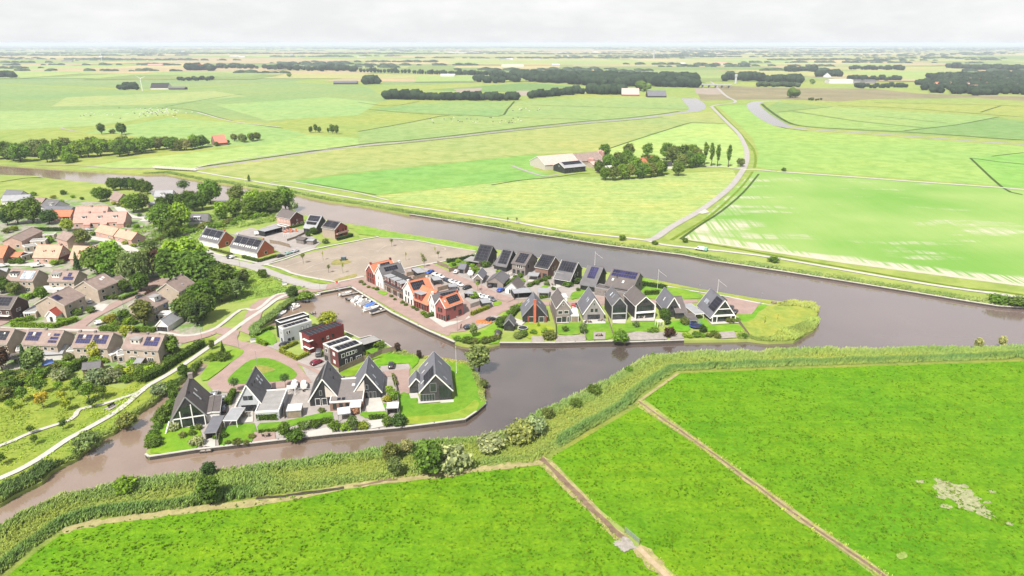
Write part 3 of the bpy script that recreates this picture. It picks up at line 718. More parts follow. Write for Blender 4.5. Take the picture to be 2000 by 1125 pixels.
def glass_mat(name, col, rough, spec):
 m, nt, b = new_mat(name)
 n = noise(nt, 0.35, 2.0, 0.5)
 nt.links.new(mixc(nt, ramp(nt, n, 0.35, 0.65), [x * 0.6 for x in col], [x * 1.5 for x in col]), b.inputs['Base Color'])
 b.inputs['Roughness'].default_value = rough; b.inputs['Specular IOR Level'].default_value = spec
 return m
GLASS = glass_mat('window_glass', (0.022, 0.025, 0.028), 0.06, 0.7)
BLIND = M('white_blind', (0.52, 0.52, 0.5), 0.7, 0.08, 1.0, 0.3)
PV = glass_mat('solar_cells', (0.012, 0.012, 0.018), 0.5, 0.18)
PVB = glass_mat('blue_solar_cells', (0.020, 0.018, 0.058), 0.5, 0.18)
PVL = glass_mat('pale_solar_cells', (0.30, 0.33, 0.37), 0.45, 0.3)
PVF = M('panel_frame', (0.09, 0.09, 0.095), 0.5, 0.05, 1.0, 0.3)
WIN_CACHE = {}
def window(parent, m4, w, h, frame=None, pane=None, name='window'):
 frame = frame or WHITE; pane = pane or GLASS
 k = (round(w, 2), round(h, 2), frame.name, pane.name)
 if k not in WIN_CACHE:
  t = 0.10 if min(w, h) > 0.7 else 0.07
  f = MB()
  f.box(-w / 2, -0.07, 0, w / 2, 0.02, t).box(-w / 2, -0.07, h - t, w / 2, 0.02, h)
  f.box(-w / 2, -0.07, t, -w / 2 + t, 0.02, h - t).box(w / 2 - t, -0.07, t, w / 2, 0.02, h - t)
  n = int(w / 1.05)
  for i in range(1, n + 1 if n > 1 else 1):
   x = -w / 2 + w * i / (n + 1) if n > 1 else 0
   f.box(x - t * 0.4, -0.066, t, x + t * 0.4, 0.02, h - t)
  p = MB().box(-w / 2 + t, -0.035, t, w / 2 - t, 0.02, h - t)
  WIN_CACHE[k] = (f.mesh('window_frame', frame), p.mesh('window_pane', pane))
 a, b = WIN_CACHE[k]
 o = link(name, a, parent, mat4=m4)
 link('pane', b, o)
 return o
PANEL = {}
def panel_mesh(w, h, cells):
 k = (round(w, 2), round(h, 2), cells.name)
 if k not in PANEL:
  me = MB().box(0, 0, 0, w, h, 0.05).mesh('solar_panel', PVF)
  bm = bmesh.new(); bm.from_mesh(me)
  top = max(bm.faces, key=lambda f: f.calc_center_median().z)
  r = bmesh.ops.inset_region(bm, faces=[top], thickness=0.035)
  bm.to_mesh(me); bm.free()
  me.materials.append(cells)
  best = max(me.polygons, key=lambda p: (p.center.z, p.area)); best.material_index = 1
  PANEL[k] = me
 return PANEL[k]
def frame4(o, t, s, n):
 return Matrix(((t[0], s[0], n[0], o[0]), (t[1], s[1], n[1], o[1]), (t[2], s[2], n[2], o[2]), (0, 0, 0, 1)))
class Body:
 """one gabled or flat volume of a building, parts parented to root"""
 def __init__(s, root, rel, w, d, e0, e1, ridge, axis, rp):
  s.root, s.rel, s.w, s.d, s.e0, s.e1, s.ridge, s.axis, s.rp = root, rel, w, d, e0, e1, ridge, axis, rp
 def face(s, f, p, z):
  if f == 'F': return frame4((p, 0, z), (1, 0, 0), (0, 1, 0), (0, 0, 1))
  if f == 'B': return frame4((s.w - p, s.d, z), (-1, 0, 0), (0, -1, 0), (0, 0, 1))
  if f == 'R': return frame4((s.w, p, z), (0, 1, 0), (-1, 0, 0), (0, 0, 1))
  return frame4((0, s.d - p, z), (0, -1, 0), (1, 0, 0), (0, 0, 1))
 def flen(s, f): return s.w if f in 'FB' else s.d
 def win(s, f, p, z, w, h, frame=None, pane=None, name='window'):
  return window(s.root, s.rel @ s.face(f, p, z), w, h, frame, pane, name)
 def slope(s, side):
  """origin at the eave, t along, s up, n out, length, slope length; u runs from the left (F, B) or the front (L, R)"""
  if side in 'FB':
   run = s.rp * s.d if side == 'F' else (1 - s.rp) * s.d
   rise = s.ridge - (s.e0 if side == 'F' else s.e1); L = math.hypot(run, rise)
   if side == 'F': return Vector((0, 0, s.e0)), Vector((1, 0, 0)), Vector((0, run, rise)) / L, s.w, L
   return Vector((s.w, s.d, s.e1)), Vector((-1, 0, 0)), Vector((0, -run, rise)) / L, s.w, L
  run = s.rp * s.w if side == 'L' else (1 - s.rp) * s.w
  rise = s.ridge - (s.e0 if side == 'L' else s.e1); L = math.hypot(run, rise)
  if side == 'R': return Vector((s.w, 0, s.e1)), Vector((0, 1, 0)), Vector((-run, 0, rise)) / L, s.d, L
  return Vector((0, s.d, s.e0)), Vector((0, -1, 0)), Vector((run, 0, rise)) / L, s.d, L
 def on_roof(s, side, u, v, off=0.24):
  o, t, up, ln, L = s.slope(side)
  if side in 'LB': u = 1 - u
  n = t.cross(up)
  return frame4(o + t * (u * ln) + up * (v * L) + n * off, t, up, n), ln, L
 def panels(s, side, u0, u1, v0, v1, nc, nr, cells=None, gap=0.05):
  cells = cells or PV
  m, ln, L = s.on_roof(side, u1 if side in 'LB' else u0, v0, 0.30)
  W, H = (u1 - u0) * ln / nc, (v1 - v0) * L / nr
  me = panel_mesh(W - gap, H - gap, cells)
  for i in range(nc):
   for j in range(nr):
    link('solar_panel', me, s.root, mat4=s.rel @ m @ Matrix.Translation((i * W, j * H, 0)))
 def skylight(s, side, u, v, w=0.8, h=1.2, pane=None, frame=None):
  m, ln, L = s.on_roof(side, u, v, 0.23)
  f = MB().box(-w / 2, 0, 0, w / 2, h, 0.10).mesh('skylight_frame', frame or GREYP)
  o = link('skylight', f, s.root, mat4=s.rel @ m)
  link('pane', MB().box(-w / 2 + .07, 0.07, 0.08, w / 2 - .07, h - .07, 0.13).mesh('skylight_pane', pane or PVL), o)
 def chimney(s, x, y, top, w=0.7, mat=None, d=None):
  d = d or w; h = 1.6
  m = MB().box(x - w / 2, y - d / 2, top - h, x + w / 2, y + d / 2, top - 0.15).box(x - w / 2 - .06, y - d / 2 - .06, top - .15, x + w / 2 + .06, y + d / 2 + .06, top)
  link('chimney', m.mesh('chimney', mat or WALL['taupe']), s.root, mat4=s.rel)
 def vent(s, side, u, v):
  m, ln, L = s.on_roof(side, u, v, 0.2)
  p = m.translation
  link('vent_pipe', MB().tube(p, p + Vector((0, 0, 0.9)), 0.16).mesh('vent_pipe', BLACKP), s.root, mat4=s.rel)
 def dormer(s, side, u, v, w, h, nwin=2, wall=None, roof=None, ww=0.9, wh=1.0, frame=None, pane=None):
  o, t, up, ln, L = s.slope(side)
  uu = 1 - u if side in 'LB' else u
  base = o + t * (uu * ln) + up * (v * L)
  inw = Vector((up.x, up.y, 0)).normalized()
  tan = up.z / math.hypot(up.x, up.y)
  ln_in = (h + 0.35) / tan + 0.3
  zt = h + 0.25
  a = base - t * (w / 2)
  fr = frame4(a, t, inw, (0, 0, 1))
  b = MB().box(0, -0.15, -0.3, w, ln_in, zt)
  dm = link('dormer', b.mesh('dormer_wall', wall or WHITE), s.root, mat4=s.rel @ fr)
  link('dormer_roof', MB().box(-0.15, -0.4, zt, w + 0.15, ln_in, zt + 0.14).mesh('dormer_roof', roof or ROOF['flat']), dm)
  for i in range(nwin):
   k = window(dm, Matrix.Translation(((i + 0.5) * w / nwin, -0.15, zt - wh - 0.2)), min(ww, w / nwin - .2), wh, frame, pane)
   for c in k.children: pass
  return dm
def place(p0, p1, z0=0.0):
 """ground frame from two reference pixels: (key, x, y)"""
 a, b = at(*p0, z0), at(*p1, z0)
 ang = math.atan2(b[1] - a[1], b[0] - a[0])
 return a, math.dist(a, b), ang
def house(label, p0, p1, depth, e, ridge, axis='x', wall='beige', roof='brown', name='house', cat='house', ref='ground', e1=None, rp=0.5, trim=None,
          group=None, root=None, win=(), sp=(), sky=(), chim=(), dorm=(), door=(), over=0.35, verge=0.3, ang=None, width=None, vent=(), z0=None, extra=None, gut=True, slab=0.2):
 e1 = e if e1 is None else e1
 zr = {'ground': 0.0, 'ridge': ridge, 'eave': e}[ref] if z0 is None else z0
 a, w, an = place(p0, p1, zr)
 if ang is not None:
  an = math.radians(ang)
 if width: w = width
 x, y = Vector((math.cos(an), math.sin(an))), Vector((-math.sin(an), math.cos(an)))
 if not isinstance(depth, (int, float)):                        # depth from a pixel on the far ridge end or far corner
  b = Vector(at(*depth[:3], depth[3] if len(depth) > 3 else ridge)) - Vector(a if ref == 'ridge' or len(depth) > 4 else (Vector(a) + x * w * rp))
  depth = abs(b.dot(y))
 if ref == 'ridge' and axis == 'x': a = Vector(a) - y * (depth * rp)
 M_loc = Matrix.Translation((a[0], a[1], 0)) @ Matrix.Rotation(an, 4, 'Z')
 if root is None:
  root = thing(name, label, cat, (a[0], a[1], 0), an, group); root['_m'] = 1; ROOTM[root.name] = M_loc
  rel = Matrix.Identity(4)
 else:
  rel = ROOTM[root.name].inverted() @ M_loc
 b = Body(root, rel, w, depth, e, e1, ridge, axis, rp)
 W_ = WALL[wall] if isinstance(wall, str) else wall
 R_ = ROOF[roof] if isinstance(roof, str) else roof
 if axis == 'x':
  sec = [(0, 0, -0.3), (0, 0, e), (0, rp * depth, ridge), (0, depth, e1), (0, depth, -0.3)]; ext = (w, 0, 0)
 else:
  sec = [(0, 0, -0.3), (0, 0, e), (rp * w, 0, ridge), (w, 0, e1), (w, 0, -0.3)]; ext = (0, depth, 0)
 link('wall', MB().extrude(sec, ext).mesh('wall', W_), root, mat4=rel)
 rm = MB(); T = slab
 for side in (('F', 'B') if axis == 'x' else ('L', 'R')):
  o, t, up, ln, L = b.slope(side); n = t.cross(up)
  lo = o - up * over; hi = o + up * (L + 0.02)
  st = t * -verge; 
  sect = [lo + n * 0.02 + st, hi + n * 0.02 + st, hi + n * T + st + Vector((0, 0, 0.0)), lo + n * T + st]
  rm.extrude(sect, t * (ln + 2 * verge))
  link('gutter', MB().beam(lo + st + n * 0.1 - up * 0.07, lo + st + n * 0.1 - up * 0.07 + t * (ln + 2 * verge), 0.12, 0.12).mesh('gutter', trim or GREYP), root, mat4=rel) if gut else None
 link('roof', rm.mesh('roof', R_), root, mat4=rel)
 o1 = Vector((0, rp * depth, ridge)) if axis == 'x' else Vector((rp * w, 0, ridge)); dv = Vector((1, 0, 0)) if axis == 'x' else Vector((0, 1, 0))
 link('ridge_cap', MB().beam(o1 - dv * (verge + .01) + Vector((0, 0, T * 1.35 + 0.04)), o1 + dv * ((w if axis == 'x' else depth) + verge + .01) + Vector((0, 0, T * 1.35 + 0.04)), 0.3, 0.14).mesh('ridge_cap', R_), root, mat4=rel)
 if trim:
  for k in (0, 1):
   bm_ = MB(); off = (-verge - 0.05) if k == 0 else ((w if axis == 'x' else depth) + verge - 0.02)
   for side in (('F', 'B') if axis == 'x' else ('L', 'R')):
    o, t, up, ln, L = b.slope(side); n = t.cross(up)
    base = Vector((off if axis == 'x' else o.x, o.y if axis == 'x' else off, o.z))
    bm_.extrude([base - up * (over + .03) - n * 0.10, base + up * (L + 0.1) - n * 0.10, base + up * (L + 0.1) + n * (T + .04), base - up * (over + .03) + n * (T + .04)], dv * 0.07)
   link('bargeboard', bm_.mesh('bargeboard', trim), root, mat4=rel)
 decorate(b, win, sp, sky, chim, dorm, door, vent)
 return b
ROOTM = {}
STY = {'w': (None, None), 'b': (None, BLIND), 'k': (BLACKP, None), 'g': (GREYP, None), 'kb': (BLACKP, BLIND)}
def decorate(b, win=(), sp=(), sky=(), chim=(), dorm=(), door=(), vent=()):
 for k in win:
  f, n, z, ww, wh = k[:5]; fr, pn = STY[k[5] if len(k) > 5 else 'w']
  lo, hi = k[6] if len(k) > 6 else (0.0, 1.0)
  ln = b.flen(f)
  for i in range(n):
   b.win(f, ln * (lo + (hi - lo) * (i + 0.5) / n), z, ww, wh, fr, pn)
 for k in door:
  f, p, ww, wh = k[:4]
  o = b.win(f, b.flen(f) * p, 0.02, ww, wh, WHITE, k[4] if len(k) > 4 else BLACKP, 'door')
 for k in sp: b.panels(*k)
 for k in sky: b.skylight(*k)
 for k in chim: b.chimney(*k)
 for k in dorm: b.dormer(*k)
 for k in vent: b.vent(*k)
def block(label, p0, p1, left, h, wall='white', roof='flat', trim=None, name='house', cat='house', z0=None, root=None, group=None, win=(), door=(), pv=None, par=0.35, ang=None, roof_over=0.0):
 """flat-roofed volume: p0 near corner and p1 along the face F, both at roof height unless z0 is given; left is the pixel of the corner on the other side of p0, or a depth"""
 zr = h if z0 is None else z0
 a, w, an = place(p0, p1, zr)
 if ang is not None: an = math.radians(ang)
 y = Vector((-math.sin(an), math.cos(an)))
 d = left if isinstance(left, (int, float)) else abs((Vector(at(*left, zr)) - Vector(a)).dot(y))
 M_loc = Matrix.Translation((a[0], a[1], 0)) @ Matrix.Rotation(an, 4, 'Z')
 if root is None:
  root = thing(name, label, cat, (a[0], a[1], 0), an, group); ROOTM[root.name] = M_loc; rel = Matrix.Identity(4)
 else: rel = ROOTM[root.name].inverted() @ M_loc
 b = Body(root, rel, w, d, h, h, h, 'x', 0.5)
 W_ = WALL[wall] if isinstance(wall, str) else wall; R_ = ROOF[roof] if isinstance(roof, str) else roof
 link('wall', MB().box(0, 0, -0.3, w, d, h - par).mesh('wall', W_), root, mat4=rel)
 link('roof', MB().box(-roof_over, -roof_over, h - par + .003, w + roof_over, d + roof_over, h - par + 0.08).mesh('roof', R_), root, mat4=rel)
 t = 0.22; e = MB(); q0 = -roof_over - 0.02; z1, z2 = h - par - .1, h
 X0, X1, Y0, Y1 = q0, w - q0, q0, d - q0
 e.box(X0, Y0, z1, X1, Y0 + t, z2).box(X0, Y1 - t, z1, X1, Y1, z2).box(X0, Y0 + t, z1, X0 + t, Y1 - t, z2).box(X1 - t, Y0 + t, z1, X1, Y1 - t, z2)
 if par > 0.6:
  link('parapet', MB().box(X0 + .005, Y0 + .005, h - par, X1 - .005, Y0 + t - .02, h - .12).box(X0 + .005, Y1 - t + .02, h - par, X1 - .005, Y1 - .005, h - .12).box(X0 + .005, Y0 + t, h - par, X0 + t - .02, Y1 - t, h - .12).box(X1 - t + .02, Y0 + t, h - par, X1 - .005, Y1 - t, h - .12).mesh('parapet', W_), root, mat4=rel)
  e = MB(); z1 = h - .12; t = 0.3
  e.box(X0, Y0, z1, X1, Y0 + t, z2).box(X0, Y1 - t, z1, X1, Y1, z2).box(X0, Y0 + t, z1, X0 + t, Y1 - t, z2).box(X1 - t, Y0 + t, z1, X1, Y1 - t, z2)
 link('roof_edge', e.mesh('roof_edge', trim or W_), root, mat4=rel)
 if pv:
  x0, x1, y0, y1, nc, nr, cells, tilt = pv
  PW, PD = (x1 - x0) * w / nc, (y1 - y0) * d / nr
  me = panel_mesh(PW * 0.92, PD * 0.8, cells)
  for i in range(nc):
   for j in range(nr):
    link('solar_panel', me, root, mat4=rel @ Matrix.Translation((x0 * w + i * PW, y0 * d + j * PD, h - par + 0.12)) @ Matrix.Rotation(math.radians(tilt), 4, 'X'))
 decorate(b, win, door=door)
 return b
def canopy(label, p0, p1, left, h=2.6, roof='flat', post=None, name='carport', cat='carport', z0=None, side=None, group=None, ang=None):
 zr = h if z0 is None else z0
 a, w, an = place(p0, p1, zr)
 if ang is not None: an = math.radians(ang)
 y = Vector((-math.sin(an), math.cos(an)))
 d = left if isinstance(left, (int, float)) else abs((Vector(at(*left, zr)) - Vector(a)).dot(y))
 root = thing(name, label, cat, (a[0], a[1], 0), an, group)
 R_ = ROOF[roof] if isinstance(roof, str) else roof
 link('roof', MB().box(0, 0, h - 0.12, w, d, h).mesh('roof', R_), root)
 P = post or WHITE
 link('roof_edge', MB().box(-.06, -.06, h - .22, w + .06, 0, h + .03).box(-.06, d, h - .22, w + .06, d + .06, h + .03).box(-.06, 0, h - .22, 0, d, h + .03).box(w, 0, h - .22, w + .06, d, h + .03).mesh('roof_edge', P), root)
 pm = MB().box(-.08, -.08, 0, .08, .08, h - .22).mesh('post', P)
 for X in (0.15, w - 0.15):
  for Y in (0.15, d - 0.15): link('post', pm, root, (X, Y, 0))
 for s_ in (side or ''):
  f = {'B': (0.2, d - .2, w - .2, d - .1), 'L': (.1, .2, .2, d - .2), 'R': (w - .2, .2, w - .1, d - .2), 'F': (.2, .1, w - .2, .2)}[s_]
  link('side_wall', MB().box(f[0], f[1], 0, f[2], f[3], h - .23).mesh('side_wall', WALL['black'] if post is BLACKP else WOODP), root)
 return root
def car_body(L, W, H, van=False):
 """outline profile lofted across the width"""
 if van: prof = [(-L/2, .35), (-L/2, 1.0), (-L/2+.05, H-.1), (-L/2+.3, H), (L/2-1.5, H), (L/2-.9, 1.15), (L/2-.1, .95), (L/2, .6), (L/2, .35)]
 else: prof = [(-L/2, .38), (-L/2-.02, .75), (-L/2+.15, .92), (-L/2+.5, H-.18), (-L/2+1.1, H), (L/2-2.1, H), (L/2-1.25, .98), (L/2-.3, .84), (L/2, .62), (L/2, .35)]
 rings = []
 for yy, k, zk in ((-W/2, .965, .94), (-W/2+.10, 1.0, .985), (-.3, 1.0, 1.0), (.3, 1.0, 1.0), (W/2-.10, 1.0, .985), (W/2, .965, .94)):
  ring = []
  for x, z in prof:
   ys = yy
   if z > 1.0: ys = yy * (0.86 if z > H - .3 else 0.93)
   ring.append((x * k, ys, .3 + (z - .3) * zk))
  rings.append(ring)
 return MB().loft(rings)
CARP = None
def carpaint():
 m, nt, b = new_mat('car_paint')
 oi = nt.nodes.new('ShaderNodeObjectInfo'); n = noise(nt, 2.0, 2.0)
 nt.links.new(mixc(nt, ramp(nt, n, .3, .7, 0, .25), oi.outputs['Color'], mixc(nt, 1.0, oi.outputs['Color'], (.8, .78, .75), 'MULTIPLY')), b.inputs['Base Color'])
 b.inputs['Roughness'].default_value = 0.3; b.inputs['Coat Weight'].default_value = 0.5; b.inputs['Coat Roughness'].default_value = 0.1
 return m
CARP = carpaint()
TYRE = M('tyre_rubber', (0.02, 0.02, 0.02), 0.85, 0.1)
LAMP = M('headlight_lens', (0.6, 0.6, 0.58), 0.15, 0.05, 1.0, 0.6)
TAIL = M('tail_light', (0.35, 0.02, 0.02), 0.3, 0.05, 1.0, 0.5)
CAR_PARTS = {}
def car_parts(kind):
 if kind in CAR_PARTS: return CAR_PARTS[kind]
 van = kind == 'van'
 L, W, H = {'car': (4.35, 1.8, 1.48), 'small': (3.7, 1.65, 1.5), 'van': (5.0, 1.95, 1.95), 'suv': (4.5, 1.85, 1.7)}[kind]
 P = [('body', car_body(L, W, H, van).mesh('car_body', CARP, True), [(0, 0, 0)])]
 g = MB()
 if van:
  g.extrude([(L/2-1.43, -W*.40, H-.06), (L/2-.86, -W*.44, 1.2), (L/2-.80, -W*.44, 1.2), (L/2-1.38, -W*.40, H-.06)], (0, W*.8, 0))
  sg = MB().box(L/2-2.4, -W*.475, 1.2, L/2-1.3, -W*.45, H-.3).box(L/2-2.4, W*.45, 1.2, L/2-1.3, W*.475, H-.3)
  rg = MB().box(-L/2-.03, -W*.35, 1.2, -L/2+.1, W*.35, H-.3)
 else:
  g.extrude([(L/2-2.02, -W*.37, H-.03), (L/2-1.24, -W*.42, 1.03), (L/2-1.18, -W*.42, 1.03), (L/2-1.98, -W*.37, H-.0)], (0, W*.77, 0))
  sg = MB()
  for s_ in (-1, 1):
   sg.extrude([(-L/2+.62, s_*W*.455, 1.03), (L/2-1.45, s_*W*.455, 1.03), (L/2-2.1, s_*W*.425, H-.13), (-L/2+.95, s_*W*.425, H-.13)], (0, s_*.035, 0))
  rg = MB().extrude([(-L/2+.28, -W*.38, .98), (-L/2+.58, -W*.35, H-.16), (-L/2+.52, -W*.35, H-.12), (-L/2+.20, -W*.38, 1.0)], (0, W*.74, 0))
 P += [('windscreen', g.mesh('windscreen', GLASS), [(0, 0, 0)]), ('side_window', sg.mesh('side_windows', GLASS), [(0, 0, 0)]), ('rear_window', rg.mesh('rear_window', GLASS), [(0, 0, 0)])]
 wh = MB().tube((0, -.11, 0), (0, .11, 0), .33, n=12).mesh('wheel', TYRE)
 wb = L * .29
 P += [('wheel', wh, [(sx * wb, sy * (W / 2 - .10), .33) for sx in (-1, 1) for sy in (-1, 1)])]
 P += [('headlight', MB().box(-.06, -.18, -.07, .05, .18, .07).mesh('headlight', LAMP), [(L/2*.965, s_*W*.33, .68) for s_ in (-1, 1)]),
          ('tail_light', MB().box(-.05, -.13, -.1, .05, .13, .1).mesh('tail_light', TAIL), [(-L/2*.975, s_*W*.36, .82) for s_ in (-1, 1)])]
 CAR_PARTS[kind] = P
 return P
def car(label, k, x, y, to, color, kind='car', group=None, name=None, cat=None, ang=None):
 """at pixel (k, x, y), pointing to pixel to"""
 a = at(k, x, y); b = at(k, *to)
 an = math.atan2(b[1] - a[1], b[0] - a[0]) if ang is None else math.radians(ang)
 name = name or ('parked_van' if kind == 'van' else 'parked_car')
 r = thing(name, label, cat or ('van' if kind == 'van' else 'car'), (a[0], a[1], 0.32), an, group or 'cars parked by the houses')
 for nm, me, locs in car_parts(kind):
  for l in locs:
   o = link(nm, me, r, l)
   if nm == 'body': o.color = (*color, 1)
 return r
HULLW = M('white_hull', (0.62, 0.61, 0.58), 0.35, 0.06, 1.0, 0.5)
HULLD = M('dark_hull', (0.05, 0.05, 0.055), 0.4, 0.1, 1.0, 0.5)
COVER = {c: M(c + '_boat_cover', v, 0.8, 0.12, 1.2, 0.2) for c, v in dict(blue=(0.07, 0.15, 0.42), grey=(0.22, 0.215, 0.22), white=(0.58, 0.57, 0.55), black=(0.03, 0.03, 0.035), violet=(0.10, 0.085, 0.14)).items()}
def hull_rings(L, W, H, inset=0.0, z0=0.0):
 R = []
 for t in (0, .12, .35, .6, .8, .93, 1.0):
  x = -L / 2 + t * L
  hw = W / 2 * (0.86 if t == 0 else 1.0 if t < .65 else (1 - ((t - .6) / .4) ** 2.2) * 0.98 + .02) - inset
  hw = max(hw, .03)
  sh = H * (1 + .35 * max(0, t - .4))
  R.append([(x, -hw, sh), (x, -hw * .8, H * .25), (x, 0, z0), (x, hw * .8, H * .25), (x, hw, sh)])
 return R
def boat(label, k, x, y, to, L=5.5, W=2.1, kind='open', cover='grey', hull=None, group='boats moored in the harbour', z=WATER_Z, ang=None):
 a = at(k, x, y, WATER_Z); b = at(k, *to, WATER_Z)
 an = math.atan2(b[1] - a[1], b[0] - a[0]) if ang is None else math.radians(ang)
 r = thing('motor_boat' if kind != 'open' else 'open_boat', label, 'boat', (a[0], a[1], z - 0.12), an, group)
 H = 0.75
 MB().loft(hull_rings(L, W, H)).build('hull', hull or HULLW, r)
 rail = MB(); R = hull_rings(L, W, H)
 for i in range(len(R) - 1):
  for j in (0, 4): rail.beam(Vector(R[i][j]) + Vector((0, 0, .06)), Vector(R[i + 1][j]) + Vector((0, 0, .06)), .12, .1)
 rail.build('gunwale', HULLW if hull is None else GREYP, r)
 if kind == 'open':
  MB().box(-L * .36, -W * .36, H + .01, L * .22, W * .36, H + .03).build('cockpit', COVER['grey'], r)
  for px in (-.25, 0, .16): MB().box(L * px - .15, -W * .4, H + .03, L * px + .15, W * .4, H + .12).build('thwart', WOODP, r)
  MB().box(-L * .5 - .25, -.18, .3, -L * .5 + .05, .18, H + .45).build('outboard_motor', BLACKP, r)
 elif kind == 'covered':
  rg = []
  for t, zz in ((0, .1), (.15, .5), (.45, .62), (.75, .45), (.93, .08)):
   xx = -L / 2 + t * L * .92; hw = W / 2 * (1 if t < .6 else 1 - ((t - .6) / .4) ** 2 * .9)
   rg.append([(xx, -hw, H + .05), (xx, -hw * .55, H + zz), (xx, 0, H + zz + .12), (xx, hw * .55, H + zz), (xx, hw, H + .05)])
  MB().loft(rg).build('boat_cover', COVER[cover], r)
 else:
  rg = []
  for xx, hw, zz in ((-L*.18, W*.40, .55), (-L*.05, W*.40, .95), (L*.12, W*.38, .92), (L*.24, W*.33, .4), (L*.36, W*.2, .28)):
   rg.append([(xx, -hw, H), (xx, -hw * .82, H + zz), (xx, hw * .82, H + zz), (xx, hw, H)])
  MB().loft(rg).build('cabin', HULLW, r)
  MB().extrude([(L*.13, -W*.31, H+.86), (L*.235, -W*.29, H+.44), (L*.25, -W*.29, H+.45), (L*.145, -W*.31, H+.88)], (0, W*.6, 0)).build('windscreen', GLASS, r)
  MB().box(-L*.46, -W*.38, H+.01, -L*.19, W*.38, H+.05).build('cockpit', COVER[cover], r)
  MB().box(-L*.44, -W*.36, H+.05, -L*.36, W*.36, H+.4).build('bench', COVER['white'], r)
 return r
def lamp_post(label, k, x, y, h=5.5, group='slim street lamps', to=None):
 a = at(k, x, y)
 r = thing('street_lamp', label, 'street lamp', (*a, 0.2), random.uniform(0, 6), group)
 MB().tube((0, 0, 0), (0, 0, h), .075, .05, 6).build('pole', GREYP, r)
 MB().box(-.12, -.1, h, .55, .1, h + .1).build('lamp_head', STEEL, r)
 return r
def flagpole(label, k, x, y, h, yard=True, rz=0.0):
 a = at(k, x, y)
 r = thing('flagpole', label, 'flagpole', (*a, 0.2), rz, None)
 MB().lathe([(.11, 0), (.11, .3), (.07, .31), (.04, h)], 8).build('pole', WHITE, r)
 MB().lathe([(.02, h), (.09, h + .06), (.09, h + .14), (.02, h + .2)], 8).build('finial', WHITE, r)
 if yard: MB().tube((0, 0, h - .3), (3.6, 0, h - 2.9), .045, .03, 6).build('pennant', WHITE, r)
 return r
def table_set(label, k, x, y, parasol=None, group=None, rz=0.3):
 a = at(k, x, y)
 r = thing('garden_table', label, 'table', (*a, .3), rz, group)
 MB().box(-.9, -.45, .70, .9, .45, .76).build('tabletop', WOODP, r)
 for sx in (-1, 1):
  for sy in (-1, 1): MB().box(sx*.8-.04, sy*.36-.04, 0, sx*.8+.04, sy*.36+.04, .70).build('leg', WOODP, r)
 return r
CHAIR = {}
def garden_chair(label, k, x, y, rz, mat=None, group='garden chairs on the terraces'):
 a = at(k, x, y); mat = mat or GREYP
 if mat.name not in CHAIR:
  CHAIR[mat.name] = (MB().box(-.3, -.3, .38, .3, .3, .5).mesh('seat', mat), MB().box(-.3, .22, .5, .3, .32, 1.0).mesh('backrest', mat), MB().box(-.03, -.03, 0, .03, .03, .38).mesh('leg', mat))
 s, bk, lg = CHAIR[mat.name]
 r = thing('garden_chair', label, 'chair', (*a, .3), rz, group)
 link('seat', s, r); link('backrest', bk, r)
 for sx in (-.25, .25):
  for sy in (-.25, .25): link('leg', lg, r, (sx, sy, 0))
 return r
def bench(label, k, x, y, to, mat=None):
 a = at(k, x, y); b = at(k, *to); rz = math.atan2(b[1] - a[1], b[0] - a[0])
 r = thing('bench', label, 'bench', (*a, .25), rz)
 mat = mat or WOODP
 MB().box(-1.1, -.25, .42, 1.1, .25, .5).build('seat', mat, r)
 MB().box(-1.1, .2, .55, 1.1, .27, .95).build('backrest', mat, r)
 for sx in (-.9, .9): MB().box(sx-.06, -.22, 0, sx+.06, .22, .42).build('leg', BLACKP, r)
 return r
def trampoline(label, k, x, y, R=1.8, net=True, rim=None):
 a = at(k, x, y)
 r = thing('trampoline', label, 'trampoline', (*a, .25))
 rim = rim or M('blue_padding', (0.04, 0.07, 0.32), 0.7, 0.1)
 n = 14
 MB().lathe([(R - .3, .72), (R - .3, .78), (R, .78), (R, .70)], n).build('rim_pad', rim, r)
 MB().lathe([(.01, .741), (R - .31, .741), (R - .31, .735), (.01, .735)], n).build('jumping_mat', BLACKP, r)
 for i in range(6):
  t = i * math.pi / 3
  MB().tube((R*.97*math.cos(t), R*.97*math.sin(t), 0), (R*.97*math.cos(t), R*.97*math.sin(t), 2.4 if net else .7), .05, n=5).build('net_pole' if net else 'leg', rim if net else STEEL, r)
 if net:
  hoop = MB()
  for z in (1.2, 1.8, 2.38):
   for i in range(n):
    t, t2 = 2*math.pi*i/n, 2*math.pi*(i+1)/n
    hoop.tube((R*.97*math.cos(t), R*.97*math.sin(t), z), (R*.97*math.cos(t2), R*.97*math.sin(t2), z), .03, n=4)
  hoop.build('net_hoop', rim, r)
 return r
def fence(label, pts, h=1.7, mat=None, step=1.9, name='garden_fence', level=.2, zoff=0.0):
 P = pts
 a = P[0]
 mat = mat or WOODP
 r = thing(name, label, 'fence', (a[0], a[1], level))
 cache = {}
 pm = MB().box(-.06, -.06, 0, .06, .06, h + .1).mesh('post', mat)
 for i in range(len(P) - 1):
  p, q2 = Vector(P[i]), Vector(P[i + 1]); L = (q2 - p).length; n = max(1, round(L / step)); an = math.atan2(q2.y - p.y, q2.x - p.x)
  l = round(L / n, 2)
  if l not in cache:
   m = MB()
   m.box(.07, -.025, .05, l - .07, .025, h)
   m.box(.07, -.05, h * .2, l - .07, -.026, h * .2 + .1).box(.07, -.05, h * .8, l - .07, -.026, h * .8 + .1)
   cache[l] = m.mesh('fence_panel', mat)
  for j in range(n):
   o = p + (q2 - p) * (j / n) - Vector(a)
   M4 = Matrix.Translation((o.x, o.y, 0)) @ Matrix.Rotation(an, 4, 'Z')
   link('fence_panel', cache[l], r, mat4=M4); link('post', pm, r, mat4=M4)
 return r
